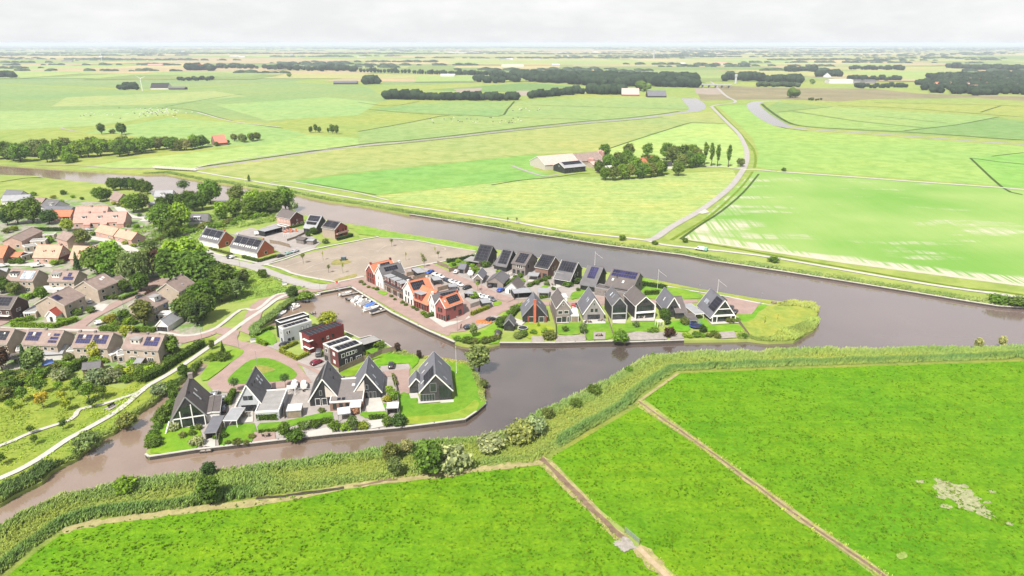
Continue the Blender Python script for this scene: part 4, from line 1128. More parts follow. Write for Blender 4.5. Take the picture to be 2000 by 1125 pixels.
def quay(label, pts, cap_w=0.55, top=0.32, mat=None, wall=None, name='quay_wall'):
 """timber and concrete sheet wall with a pale capping beam"""
 a = pts[0]
 r = thing(name, label, 'quay wall', (a[0], a[1], 0.0))
 for i in range(len(pts) - 1):
  p, q2 = Vector(pts[i]) - Vector(a), Vector(pts[i + 1]) - Vector(a)
  d = (q2 - p).normalized(); nrm = Vector((-d.y, d.x))
  e = d * 0.02
  P0, P1 = p + e, q2 - e
  m = MB(); m.beam((P0.x, P0.y, top + .004 * i), (P1.x, P1.y, top + .004 * i), cap_w, .22); m.build('capping_beam', mat or PALE, r)
  m = MB(); m.beam((P0.x, P0.y, top - .23), (P1.x, P1.y, top - .23), cap_w * .6, 1.5); m.build('sheet_wall', wall or WETT, r)
  L = (P1 - P0).length; k = int(L / 6)
  for j in range(1, k):
   c = P0 + (P1 - P0) * (j / k)
   m = MB(); m.tube((c.x, c.y, -1.2), (c.x, c.y, top + .25), .13, n=6); m.build('mooring_post', WETT, r)
 return r
# ================================================================== PLANTS
def soft_normal(nt, d, up):
 g = nt.nodes.get('GEO') or nt.nodes.new('ShaderNodeNewGeometry'); g.name = 'GEO'
 a = nt.nodes.new('ShaderNodeVectorMath'); a.operation = 'ADD'; a.inputs[1].default_value = (0, 0, up)
 n = nt.nodes.new('ShaderNodeVectorMath'); n.operation = 'NORMALIZE'
 nt.links.new(g.outputs['Normal'], a.inputs[0]); nt.links.new(a.outputs[0], n.inputs[0]); nt.links.new(n.outputs[0], d.inputs['Normal'])
def leaf_mat(name, trans=0.3):
 m, nt, b = new_mat(name)
 oi = nt.nodes.new('ShaderNodeObjectInfo'); at_ = nt.nodes.new('ShaderNodeAttribute'); at_.attribute_name = 'v'
 base = oi.outputs['Color']
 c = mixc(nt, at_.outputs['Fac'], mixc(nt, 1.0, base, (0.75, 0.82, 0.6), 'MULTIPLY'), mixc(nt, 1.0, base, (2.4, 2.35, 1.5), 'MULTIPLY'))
 nt.nodes.remove(b)
 d = nt.nodes.new('ShaderNodeBsdfDiffuse'); t = nt.nodes.new('ShaderNodeBsdfTranslucent'); mx = nt.nodes.new('ShaderNodeMixShader')
 mx.inputs[0].default_value = trans
 nt.links.new(c, d.inputs['Color']); nt.links.new(mixc(nt, 1.0, c, (1.3, 1.4, .6), 'MULTIPLY'), t.inputs['Color'])
 nt.links.new(d.outputs[0], mx.inputs[1]); nt.links.new(t.outputs[0], mx.inputs[2])
 nt.links.new(mx.outputs[0], nt.nodes['Material Output'].inputs['Surface'])
 return m
LEAF = leaf_mat('leaves')
BARK = M('bark', (0.075, 0.058, 0.045), 0.95, 0.3, 1.5, 0.1)
def unit(n, rng):
 v = rng.normal(size=(n, 3)); return v / np.linalg.norm(v, axis=1)[:, None]
def leaf_quads(P, N, size, rng, droop=0.0):
 """one bent leaf cluster (quad) at each point, facing N"""
 n = len(P)
 r = unit(n, rng)
 t = np.cross(N, r); t /= np.linalg.norm(t, axis=1)[:, None] + 1e-9
 s = np.cross(N, t)
 s[:, 2] -= droop; s /= np.linalg.norm(s, axis=1)[:, None]
 a = (size * rng.uniform(.6, 1.3, n))[:, None]; b = a * rng.uniform(.55, 1.0, n)[:, None]
 V = np.empty((n, 4, 3))
 V[:, 0] = P - t * a; V[:, 1] = P - s * b * rng.uniform(.5, 1, n)[:, None] + N * a * .12; V[:, 2] = P + t * a; V[:, 3] = P + s * b + N * a * .12
 return V.reshape(-1, 3), np.arange(4 * n).reshape(n, 4)
def crown_mesh(name, lobes, n, leaf, seed, droop=0.0, jitter=.55, core=True, fill=.72):
 """lobes: (x, y, z, rx, ry, rz)"""
 rng = np.random.default_rng(seed)
 L = np.array(lobes, float)
 area = L[:, 3] * L[:, 5]; pr = area / area.sum()
 idx = rng.choice(len(L), n, p=pr)
 d = unit(n, rng)
 rad = rng.uniform(fill, 1.08, n)
 d2 = d * (1 + .16 * np.sin(d[:, [1, 2, 0]] * 7 + idx[:, None]))
 P = L[idx, :3] + d2 * L[idx, 3:6] * rad[:, None]
 keep = np.ones(n, bool)
 for j in range(len(L)):
  q_ = (((P - L[j, :3]) / L[j, 3:6]) ** 2).sum(1)
  keep &= ~((q_ < .42) & (idx != j))
 P, d, idx = P[keep], d[keep], idx[keep]; n = len(P)
 N = d + jitter * rng.normal(size=(n, 3)) + np.array([0, 0, .25]); N /= np.linalg.norm(N, axis=1)[:, None]
 V, Fc = leaf_quads(P, N, leaf, rng, droop)
 lob = rng.uniform(.25, .75, len(L))
 v = np.clip(lob[idx] + rng.normal(0, .2, n), 0, 1)
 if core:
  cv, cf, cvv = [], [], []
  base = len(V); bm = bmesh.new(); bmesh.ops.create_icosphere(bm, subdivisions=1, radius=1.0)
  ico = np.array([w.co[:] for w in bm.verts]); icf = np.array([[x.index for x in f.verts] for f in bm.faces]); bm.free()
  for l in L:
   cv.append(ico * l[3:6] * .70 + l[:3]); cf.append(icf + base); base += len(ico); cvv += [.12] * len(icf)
  V = np.concatenate([V] + cv); F4 = [tuple(f) for f in Fc] + [tuple(f) for c in cf for f in c]
  me = bpy.data.meshes.new(name); me.from_pydata(V.tolist(), [], F4)
  a = me.attributes.new('v', 'FLOAT', 'FACE'); a.data.foreach_set('value', np.concatenate([v, cvv]).astype(np.float32))
  me.materials.append(LEAF); return me
 return mesh_np(name, V, Fc, LEAF, attr=v)
def trunk_mesh(name, h, r, limbs, seed, spread=.35):
 rng = random.Random(seed); m = MB()
 p = Vector((0, 0, -.2)); n = 3; rr = r
 for i in range(n):
  q_ = p + Vector((rng.uniform(-.05, .05) * h, rng.uniform(-.05, .05) * h, h / n)); m.tube(p, q_, rr, rr * .82, 7); p = q_; rr *= .8
 for i in range(limbs):
  t = 2 * math.pi * i / limbs + rng.uniform(-.3, .3)
  b = Vector((0, 0, h * rng.uniform(.55, .95)))
  e = b + Vector((math.cos(t) * h * spread, math.sin(t) * h * spread, h * rng.uniform(.35, .6)))
  m.tube(b, e, r * .45, r * .16, 5)
 return m.mesh(name, BARK)
def lobes_round(seed, R, zc, rz, k=9, lr=.5):
 rng = np.random.default_rng(seed); out = [(0, 0, zc, R * .62, R * .62, rz * .72)]
 for i in range(k):
  t = 2.399 * i + rng.uniform(-.3, .3); zz = -0.75 + 1.65 * (i + .5) / k
  rr = math.sqrt(max(.05, 1 - min(1, zz * zz))) * R * .62
  s = R * lr * rng.uniform(.75, 1.2)
  out.append((math.cos(t) * rr, math.sin(t) * rr, zc + zz * rz * .66, s, s, s * rng.uniform(.75, 1.0)))
 return out
PROTO = {}
def protos():
 T = lambda *a, **k: trunk_mesh(*a, **k)
 for i in range(4):
  PROTO['round%d' % i] = (T('trunk', 2.6, .30, 5, i), crown_mesh('crown', lobes_round(10 + i, 4.0 + .25 * (i % 2), 5.2, 4.9, 13 + i, .42), 2300, .40, 20 + i))
 for i in range(2):
  PROTO['tall%d' % i] = (T('trunk', 3.0, .26, 5, 7 + i, spread=.2), crown_mesh('crown', lobes_round(30 + i, 2.5, 5.1, 4.9, 13, .55), 1500, .36, 40 + i))
 rng = np.random.default_rng(5); wl_ = lobes_round(50, 3.6, 6.6, 2.9, 10, .5)
 for i in range(10):
  t = i * .63; wl_.append((math.cos(t) * 3.5, math.sin(t) * 3.5, 3.9, .95, .95, 2.6))
 PROTO['willow'] = (T('trunk', 3.0, .35, 5, 11), crown_mesh('crown', wl_, 2600, .34, 51, droop=1.6))
 PROTO['conifer'] = (T('trunk', 2.5, .22, 0, 12), crown_mesh('crown', [(0, 0, z, r, r, .95) for z, r in ((1.4, 2.0), (2.7, 1.75), (4.0, 1.5), (5.3, 1.2), (6.6, .9), (7.8, .62), (9.0, .35))], 1300, .30, 52, droop=.9))
 for i in range(2):
  PROTO['poplar%d' % i] = (T('trunk', 4.0, .26, 3, 13 + i, spread=.1), crown_mesh('crown', [(rng.uniform(-.25, .25), rng.uniform(-.25, .25), z, r, r, 1.1) for z, r in ((3.8, .7), (5.0, 1.0), (6.3, 1.25), (7.6, 1.15), (8.8, .75))], 620, .30, 53 + i))
 PROTO['ball'] = (T('trunk', 5.6, .16, 0, 15), crown_mesh('crown', [(0, 0, 7.4, 2.7, 2.7, 2.6)], 620, .34, 55, jitter=.3))
 PROTO['thin0'] = (T('trunk', 5.4, .11, 3, 16, spread=.12), crown_mesh('crown', lobes_round(57, 1.5, 7.0, 2.6, 6, .55), 260, .30, 57, core=False, fill=.35))
 PROTO['thin1'] = (T('trunk', 6.5, .10, 0, 17), crown_mesh('crown', [(0, 0, 7.6, .75, .75, 2.2)], 130, .28, 58, core=False, fill=.3))
 PROTO['young'] = (T('trunk', 3.0, .16, 4, 18), crown_mesh('crown', lobes_round(59, 2.9, 5.9, 3.6, 9, .5), 750, .42, 59, core=False, fill=.5))
 for i in range(3):
  PROTO['bush%d' % i] = (T('stem', .8, .10, 4, 20 + i), crown_mesh('foliage', lobes_round(60 + i, 1.75, 1.45, 1.45, 8 + i, .5), 620, .22, 60 + i))
 PROTO['column'] = (T('stem', .8, .10, 2, 24), crown_mesh('foliage', [(0, 0, .7, .62, .62, .8), (0, .05, 1.5, .6, .6, .8), (.05, 0, 2.3, .45, .45, .7)], 420, .17, 64))
protos()
GREEN = dict(dk=(0.062, 0.098, 0.025), md=(0.080, 0.130, 0.026), lt=(0.125, 0.195, 0.030), ye=(0.17, 0.19, 0.035), ol=(0.095, 0.11, 0.042), si=(0.135, 0.155, 0.11),
             wl=(0.098, 0.128, 0.060), rd=(0.052, 0.030, 0.030), dp=(0.040, 0.066, 0.028), bl=(0.055, 0.085, 0.055), wh=(0.175, 0.20, 0.135), au=(0.20, 0.17, 0.035), pk=(0.30, 0.17, 0.15), pu=(0.045, 0.030, 0.035))
PCOUNT = [0]
def tree(label, k, x, y, h, kind='round', col='md', wide=1.0, cat='tree', name=None, group=None, pos=None, lift=0.1):
 """tree of height h whose foot is at the pixel"""
 p = pos or at(k, x, y)
 n = PCOUNT[0]; PCOUNT[0] += 1
 if kind == 'round': kind = 'round%d' % (n % 4)
 elif kind in ('tall', 'poplar'): kind = kind + str(n % 2)
 elif kind == 'bush': kind = 'bush%d' % (n % 3)
 shrub = kind[:4] in ('bush', 'colu')
 s = h / (3.0 if shrub else 10.0)
 r = thing(name or ('shrub' if shrub else 'tree'), label, cat if not shrub or cat != 'tree' else 'shrub', (p[0], p[1], lift), (n * 2.4) % 6.28, group)
 r.scale = (s * wide, s * wide, s)
 t, c = PROTO[kind]
 link('stem' if shrub else 'trunk', t, r)
 o = link('foliage' if shrub else 'crown', c, r)
 g = GREEN[col] if isinstance(col, str) else col
 j = 1 + .16 * math.sin(n * 12.9)
 o.color = (g[0] * j * (1 + .08 * math.sin(n * 5.1)), g[1] * j, g[2] * j, 1)
 return r
def hedge(label, pts, w=1.0, h=1.3, col='md', name='hedge', dens=26, level=.15, leaf=.17, group=None):
 """clipped hedge: solid core under a skin of leaves"""
 r = thing(name, label, 'hedge', (*pts[0], level), 0, group)
 rng = np.random.default_rng(PCOUNT[0] + 900); PCOUNT[0] += 1
 core = MB(); Ps, Ns = [], []
 o0 = Vector((*pts[0], 0))
 for i in range(len(pts) - 1):
  a, b = Vector((*pts[i], 0)) - o0, Vector((*pts[i + 1], 0)) - o0
  core.beam(a + Vector((0, 0, h * .93 + .005 * i)), b + Vector((0, 0, h * .93 + .005 * i)), w * .86, h * .93)
  L = (b - a).length; d = (b - a) / L; nn = Vector((-d.y, d.x, 0))
  n = int(dens * L * (w + 2 * h))
  u = rng.uniform(-w * .3, L + w * .3, n); f = rng.uniform(0, w + 2 * h, n)
  side = np.where(f < w, 0, np.where(f < w + h, 1, 2))
  off = np.where(side == 0, f - w / 2, np.where(side == 1, w / 2, -w / 2)); z = np.where(side == 0, h, np.where(side == 1, f - w, f - w - h))
  wob = .10 * np.sin(u * 1.7 + i) + .07 * np.sin(u * 4.1)
  off = off * (1 + wob); z = z * (1 + wob * .6)
  P = np.outer(u, np.array(d)) + np.outer(off, np.array(nn)) + np.array(a); P[:, 2] += z
  N = np.where(side[:, None] == 0, np.array([[0, 0, 1.0]]), np.where(side[:, None] == 1, np.array(nn)[None], -np.array(nn)[None]))
  Ps.append(P); Ns.append(N)
 P = np.concatenate(Ps); N = np.concatenate(Ns) + .5 * rng.normal(size=P.shape); N /= np.linalg.norm(N, axis=1)[:, None]
 V, Fc = leaf_quads(P, N, leaf, rng)
 c = link('foliage', mesh_np('hedge_leaves', V, Fc, LEAF, attr=np.clip(rng.normal(.5, .22, len(P)), 0, 1)), r)
 g = GREEN[col] if isinstance(col, str) else col
 c.color = (*g, 1)
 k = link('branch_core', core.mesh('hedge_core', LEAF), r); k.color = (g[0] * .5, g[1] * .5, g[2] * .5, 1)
 return r
def reed_mat():
 m, nt, b = new_mat('reed_blades')
 a = nt.nodes.new('ShaderNodeAttribute'); a.attribute_name = 'col'
 n1 = noise(nt, 0.06, 3.0, 0.6)
 c = mixc(nt, ramp(nt, n1, .35, .65, 0, .6), a.outputs['Color'], mixc(nt, 1.0, a.outputs['Color'], (1.35, 1.1, .8), 'MULTIPLY'))
 nt.nodes.remove(b)
 d = nt.nodes.new('ShaderNodeBsdfDiffuse'); t = nt.nodes.new('ShaderNodeBsdfTranslucent'); mx = nt.nodes.new('ShaderNodeMixShader'); mx.inputs[0].default_value = .42
 nt.links.new(c, d.inputs['Color']); nt.links.new(c, t.inputs['Color'])
 soft_normal(nt, d, 1.0)
 nt.links.new(d.outputs[0], mx.inputs[1]); nt.links.new(t.outputs[0], mx.inputs[2]); nt.links.new(mx.outputs[0], nt.nodes['Material Output'].inputs['Surface'])
 return m
REED = reed_mat()
def blades(name, P, H, colr, seed=1, per=5, width=.16, spread=.45, lean=(.25, .1), z0=0.0, bright=1.75):
 """P (n,2) clump feet, H heights, colr (n,3): fans of thin bent blades in one mesh"""
 rng = np.random.default_rng(seed); n = len(P)
 idx = np.repeat(np.arange(n), per); m = len(idx)
 h = H[idx] * rng.uniform(.65, 1.15, m)
 base = np.zeros((m, 3)); base[:, :2] = P[idx] + rng.normal(0, .16, (m, 2)) * np.minimum(1, H[idx] + .3)[:, None]; base[:, 2] = z0
 t = rng.uniform(0, 2 * np.pi, m); sp = spread * rng.uniform(.2, 1, m) * h
 tip = base + np.stack([np.cos(t) * sp + lean[0] * h, np.sin(t) * sp + lean[1] * h, h], 1)
 mid = base * .5 + tip * .5; mid[:, 2] = base[:, 2] + h * .62; mid[:, :2] -= (tip - base)[:, :2] * .12
 a = rng.uniform(0, 2 * np.pi, m); w = (width * np.sqrt(np.maximum(h, .2)))[:, None]
 s = np.stack([np.cos(a), np.sin(a), np.zeros(m)], 1) * w
 V = np.empty((m, 4, 3)); V[:, 0] = base - s * .4; V[:, 1] = mid - s; V[:, 2] = tip; V[:, 3] = mid + s
 me = mesh_np(name, V.reshape(-1, 3), np.arange(4 * m).reshape(m, 4), REED)
 c = np.ones((m, 4), np.float32); c[:, :3] = colr[idx] * bright * rng.uniform(.72, 1.28, (m, 1))
 at_ = me.attributes.new('col', 'FLOAT_COLOR', 'FACE'); at_.data.foreach_set('color', c.ravel())
 return link(name, me, kind='stuff')
def scatter_in(pol, per_m2, seed):
 rng = np.random.default_rng(seed); A = np.array(pol); lo, hi = A.min(0), A.max(0)
 n = int((hi - lo).prod() * per_m2)
 P = rng.uniform(lo, hi, (n, 2)); return P[inside(P, pol)]
# ================================================================== HOUSES
b = house('steep A-frame house with glass gable and white beams at the left island end', ('R1', 405, 850), ('R1', 690, 806), 12.5, 3.4, 9.4, 'y', 'char', 'tbrown', trim=GREYP, over=.9,
          chim=[(4.5, 11.6, 11.0, 1.2)], sky=[('R', .42, .30, .7, 3.0, BLIND), ('R', .62, .55, .5, 1.2, BLIND)], vent=[('R', .25, .86)])
r = b.root; ga = MB()
gw = b.w
gl = MB().extrude([(.35, -.02, .1), (gw - .35, -.02, .1), (gw - .35, -.02, 3.35), (gw / 2, -.02, 8.9), (.35, -.02, 3.35)], (0, -.05, 0)); gl.build('glass_gable', GLASS, r)
for x, zt in ((.15, 3.6), (gw * .26, 5.2), (gw * .62, 6.9), (gw - .15, 3.6)):
 MB().box(x - .13, -.22, 0, x + .13, -.09, zt).build('white_post', WHITE, r)
MB().box(.1, -.20, 2.9, gw - .1, -.10, 3.25).build('white_beam', WHITE, r)
MB().beam((-.75, -.5, 3.0), (-1.9, -2.2, .2), .3, .4).build('raking_beam', WHITE, r)
house('', ('R1', 690, 790), ('R1', 775, 770), 9.5, 2.8, 3.1, 'y', 'white', 'tbrown', root=r, trim=WHITE, width=3.6, ang=math.degrees(r.rotation_euler.z), over=.2)
canopy('flat grey garden canopy beside the A-frame house terrace', ('R1', 668, 880), ('R1', 775, 872), ('R1', 720, 735), 2.6, 'bgrey', GREYP, 'garden_canopy', 'canopy', side='LR')
canopy('flat white-edged carport between the A-frame house and the light gabled house', ('R1', 835, 770), ('R1', 955, 768), ('R1', 865, 660), 2.6, 'light', WHITE, side='B')
b = house('pale grey gabled house with slate roof and flat extension beside the roundabout', ('R1', 962, 703), ('R1', 1180, 690), 11.5, 2.6, 8.6, 'y', 'pgrey', 'slate', trim=WHITE, over=.7,
          win=[('F', 2, 3.9, 1.25, 1.3, 'k', (.3, .7)), ('F', 1, .1, 4.2, 2.2, 'k', (.25, .75)), ('R', 2, .9, 1.2, 1.2)], sky=[('R', .62, .42, .7, 1.0, PVL), ('R', .78, .42, .7, 1.0, PVL), ('R', .62, .62, .7, 1.0, PVL), ('R', .78, .62, .7, 1.0, PVL)], vent=[('R', .2, .75), ('R', .4, .7)])
block('', ('R1', 1115, 692), ('R1', 1320, 690), ('R1', 1228, 500), 3.0, 'pgrey', 'flat', WHITE, root=b.root, win=[('F', 1, .6, .7, 1.6, 'w', (0, .1))], ang=math.degrees(b.root.rotation_euler.z))
canopy('small white-roofed garden shed next to the light gabled house', ('R1', 1388, 690), ('R1', 1520, 680), ('R1', 1392, 628), 2.5, 'white', GREYP, 'garden_shed', 'shed', side='FBLR')
b = house('linked pair of black gabled houses with white roof edges and flat middle roof', ('R2', 118, 872), ('R2', 372, 856), 12.0, 2.2, 8.6, 'y', 'black', 'slate', trim=WHITE, over=.75,
          win=[('F', 2, .15, 1.5, 2.3, 'w', (.16, .62)), ('F', 1, 3.4, .8, 1.6, 'g', (.3, .5)), ('F', 1, 3.3, .8, 1.4, 'g', (.55, .75))], sp=[('L', .05, .95, .12, .9, 6, 4, PV)], sky=[('L', .5, .45, .6, 1.2, PVL)], vent=[('R', .5, .5), ('R', .7, .75)])
MB().extrude([(b.w * .56, -.06, 2.75), (b.w - .5, -.06, 2.75), (b.w * .56, -.06, 6.6)], (0, -.08, 0)).build('white_gable_panel', M('cream_panel', (.48, .43, .38), .8, .08), b.root)
ra = math.degrees(b.root.rotation_euler.z)
b2 = house('', ('R2', 505, 815), ('R2', 738, 800), 11.5, 2.6, 8.4, 'y', 'black', 'bgrey', trim=WHITE, over=.75, root=b.root, ang=ra,
           win=[('F', 3, .15, .95, 2.3, 'g', (.4, .85)), ('F', 1, 3.2, .9, 1.6, 'g', (.4, .6))], sky=[('R', .3, .4, .6, 1.5, PVL), ('R', .7, .62, .6, 1.2, PVL), ('R', .1, .2, .6, 1.4, PVL)])
MB().extrude([(.55, -.06, 2.9), (b2.w * .42, -.06, 2.9), (b2.w * .42, -.06, 6.4)], (0, -.08, 0)).build('white_gable_panel', MATS['cream_panel'], b.root, mat4=b2.rel)
b3 = block('', ('R2', 285, 832), ('R2', 580, 803), 14.5, 3.1, 'brown', M('grey_deck_roof', (.17, .15, .14), .85, .15), WHITE, root=b.root, ang=ra, win=[('F', 4, .6, 1.0, 1.8, 'k', (.05, .8))])
MB().box(b3.w * .58, 9.5, 2.85, b3.w * .58 + 1.4, 10.6, 3.1).build('roof_light', BLIND, b.root, mat4=b3.rel)
for i in (0, 1): MB().box(2.0 + i * 1.3, 1.2, 2.83, 2.9 + i * 1.3, 2.4, 3.0).build('roof_light', PV, b.root, mat4=b3.rel)
canopy('white roofed garden pavilion in front of the linked black houses, left of the pink shrub', ('R2', 358, 945), ('R2', 470, 930), ('R2', 360, 885), 2.5, 'white', GREYP, 'garden_pavilion', 'pavilion', side='R')
canopy('white square sun canopy behind the pink flowering shrub', ('R2', 462, 878), ('R2', 558, 872), ('R2', 470, 830), 2.5, 'white', WHITE, 'garden_canopy', 'canopy')
canopy('white roofed summerhouse beside the long garden fence of the large black house', ('R2', 785, 890), ('R2', 890, 885), ('R2', 780, 836), 2.5, 'white', GREYP, 'summerhouse', 'summerhouse', side='LB')
b = house('large black detached house with white roof edges on the lawn at the island tip', ('R2', 1090, 836), ('R2', 1362, 818), 15.5, 3.6, 8.8, 'y', 'char', 'bgrey', trim=WHITE, over=.55,
          win=[('F', 1, .1, 4.3, 2.5, 'g', (.02, .42)), ('F', 1, 3.2, 1.9, 2.9, 'g', (.32, .5)), ('F', 1, .1, 3.6, 5.0, 'k', (.62, .98)), ('R', 3, .6, 1.4, 1.9, 'k')],
          sp=[('L', .02, .42, .28, .95, 4, 4, PVF and PV)], sky=[('L', .22, .08, .55, 1.7, BLIND), ('L', .62, .16, .55, 1.5, BLIND), ('L', .78, .40, .55, 1.5, BLIND), ('R', .2, .3, .55, 1.5, PVL), ('R', .7, .55, .6, 1.7, PVL)])
house('', ('R2', 995, 760), ('R2', 1090, 775), 5.0, 2.6, 5.0, 'y', 'char', 'bgrey', root=b.root, trim=WHITE, width=4.0, ang=math.degrees(b.root.rotation_euler.z), over=.3, win=[('F', 1, .1, 2.6, 2.0, 'k', (.2, .8))])
MB().box(b.w * .62, -1.6, 0, b.w + .5, -.1, .35).build('terrace_step', PALE, b.root)
b = block('black and white flat-roofed pair of cube houses at the back of the basin reeds', ('R3', 428, 485), ('R3', 760, 385), ('R3', 352, 462), 6.2, 'pgrey', 'flat', WHITE, par=.4,
          win=[('F', 2, 3.6, .7, 1.3, 'wb' if 0 else 'w', (.08, .25)), ('F', 2, .9, 1.0, 1.1, 'k', (.1, .36)), ('F', 2, 3.4, .9, 1.5, 'kb', (.55, .95)), ('L', 1, 3.4, .6, 1.4), ('L', 1, .8, .9, 1.3, 'k')], pv=(.1, .92, .12, .88, 6, 1, PV, 10))
block('', ('R3', 400, 418), ('R3', 728, 320), ('R3', 318, 392), 6.5, 'black', 'flat', WHITE, root=b.root, par=1.0, pv=(.1, .9, .3, .7, 7, 1, PVL, 10), ang=math.degrees(b.root.rotation_euler.z), win=[('L', 2, 3.4, .8, 1.2, 'k')])
b = block('deep red flat-roofed cube house with white window canopies between the two other cubes', ('R3', 730, 572), ('R3', 1130, 432), ('R3', 630, 537), 6.6, M('crimson_cladding', (.15, .030, .028), .8, .15, .8, .2), 'flat', None, par=.25,
          win=[('F', 1, 3.2, .9, 1.1, 'k', (.3, .44)), ('F', 1, 3.2, .8, 1.1, 'w', (.47, .56)), ('F', 1, 3.3, .9, 1.1, 'k', (.6, .72)), ('L', 1, 3.7, 2.7, 1.1, 'k', (.3, .95)), ('L', 1, .8, 2.9, 1.2, 'k', (.3, .98))], pv=(.02, .98, .06, .94, 9, 3, PV, 4))
for z in (1.95, 4.75): MB().box(-.75, -.6, z, .0, b.d * .72, z + .16).box(.002, -.6, z, 1.2, -.02, z + .16).build('window_canopy', WHITE, b.root)
block('', ('R3', 648, 524), ('R3', 900, 428), ('R3', 608, 512), 6.6, 'white', ROOF['dark'], BLACKP, root=b.root, par=.3, ang=math.degrees(b.root.rotation_euler.z))
b = block('black flat-roofed cube house with maroon window surrounds and rooftop panels', ('R3', 1065, 745), ('R3', 1345, 650), ('R3', 967, 697), 6.3, 'black', 'flat', WHITE, par=.3,
          win=[('F', 1, 3.4, 1.3, 1.4, 'w', (.12, .26)), ('F', 3, 3.5, 1.0, 1.3, 'w', (.32, .66)), ('F', 1, 3.7, .6, .9, 'w', (.68, .78)), ('F', 2, .6, .7, 1.9, 'w', (.2, .6)), ('F', 1, .2, 2.2, 2.1, 'w', (.66, .98)), ], pv=(.06, .95, .12, .8, 5, 1, PV, 8))
MB().box(-.05, .02, 0, -.003, b.d * .98, 5.9).build('brick_panel', WALL['dred'], b.root)
for z in (.9, 3.7): 
 window(b.root, frame4((-.06, b.d * .55, z), (0, -1, 0), (1, 0, 0), (0, 0, 1)), 1.7, 1.5, M('maroon_frame', (.2, .035, .04), .7, .1), BLIND)
block('', ('R3', 963, 694), ('R3', 1228, 602), ('R3', 880, 657), 6.3, 'taupe', 'flat', WHITE, root=b.root, par=.3, ang=math.degrees(b.root.rotation_euler.z), win=[('L', 1, 3.6, 1.4, 1.4), ('L', 1, .1, 2.2, 2.2, 'k', (.05, .7))], pv=(.06, .95, .15, .8, 5, 1, PV, 8))
canopy('black flat-roofed boat shelter on the basin edge behind the black cube house', ('R3', 1365, 672), ('R3', 1560, 612), ('R3', 1290, 618), 2.8, 'flat', BLACKP, 'boat_shelter', 'shelter', side='BRL')
TG = 'townhouses on the harbour quay'
def town(label, p0, p1, back, e, ridge, axis, wall, roof, **k): return house(label, ('R4', *p0), ('R4', *p1), back, e, ridge, axis, wall, roof, name='townhouse', group=TG, **k)
W3 = lambda z=3.2: [('F', 3, .15, .85, 2.2, 'k'), ('F', 3, z, .8, 1.7, 'k')]
b = town('red brick townhouse with orange roof at the far end of the quay row', (430, 446), (525, 490), ('R4', 710, 215), 5.0, 8.6, 'y', 'red', 'orange', trim=WHITE, over=.1, win=[('F', 3, .15, .85, 2.2, 'k', (.1, .9)), ('F', 3, 3.0, .75, 1.7, 'k', (.12, .88))], sp=[('R', .35, .85, .3, .85, 5, 3, PV)])
b.chimney(b.w / 2, .4, 9.6, .7, WALL['red']); b.chimney(b.w / 2, b.d - .4, 9.6, .7, WALL['dred'])
b = town('white townhouse with grey slate roof second from the far end of the quay row', (529, 491), (615, 536), ('R4', 805, 245), 5.4, 9.2, 'y', 'white', 'slate', trim=WHITE, over=.1, win=[('F', 2, .2, .8, 2.2, 'w', (.2, .85)), ('F', 1, 3.5, .8, 1.6, 'w', (.3, .6))], sp=[('R', .2, .8, .45, .85, 6, 2, PV)])
b.chimney(b.w / 2, .35, 10.2, .75, WALL['white']); b.chimney(b.w / 2, b.d - .35, 10.2, .75, WALL['white'])
tl_ = [('dark brick terraced townhouse with flat dormer beside the grey-roofed white townhouse', (628, 546), (694, 580)), ('middle dark brick terraced townhouse with flat dormer on the quay', (695, 581), (762, 615)), ('dark brick terraced townhouse with flat dormer beside the orange-roofed white townhouse', (763, 616), (830, 650))]
for i, (l, a_, c_) in enumerate(tl_):
 b = town(l, a_, c_, 9.5, 4.0, 7.9, 'x', 'brown', 'dark', verge=.02, win=[('F', 1, .15, 1.0, 2.2, 'w', (.05, .4)), ('F', 2, .3, 1.0, 1.9, 'k', (.4, 1))], sp=[('B', .05, .95, .1, .9, 4, 3, PV)])
 b.dormer('F', .5, .02, b.w * .8, 2.5, 2, WALL['dred'], ROOF['light'], .9, 1.5, WHITE)
b = town('white townhouse with big orange roof and black panels in the middle of the quay row', (833, 658), (945, 722), ('R4', 1130, 422), 5.2, 9.2, 'y', 'white', 'orange', trim=WHITE, over=.1, win=[('F', 3, .15, .9, 2.2, 'k', (.1, .95)), ('F', 2, 3.4, .9, 1.8, 'k', (.2, .7))], sp=[('R', .08, .72, .25, .9, 7, 3, PV)])
b.chimney(b.w / 2, .35, 10.2, .75, WALL['white']); b.chimney(b.w / 2, b.d - .35, 10.0, .7, WALL['white'])
for i, (l, a_, c_) in enumerate((('orange-roofed brick terraced townhouse with wide dormer next to the large white townhouse', (947, 722), (1028, 756)), ('orange-roofed brick terraced townhouse beside the narrow grey-roofed white townhouse', (1030, 757), (1112, 792)))):
 b = town(l, a_, c_, 9.5, 3.2, 7.8, 'x', 'red', 'orange', verge=.02, win=[('F', 3, .15, .85, 2.2, 'k', (.05, .98))], sp=[('B', .05, .95, .2, .9, 4, 3, PV)])
 if i == 0: b.dormer('F', .62, .04, b.w * .98, 2.6, 2, WALL['red'], ROOF['light'], .9, 1.8, BLACKP)
b = town('narrow white townhouse with grey roof second from the near end of the quay row', (1118, 800), (1188, 850), ('R4', 1432, 545), 5.2, 8.9, 'y', 'white', 'slate', trim=WHITE, over=.1, win=[('F', 2, .15, .85, 2.2, 'w', (.2, .9)), ('F', 2, 3.4, .7, 1.5, 'w', (.35, .85))], sp=[('R', .3, .95, .4, .9, 6, 2, PV)])
b.chimney(b.w / 2, .35, 9.9, .7, WALL['white'])
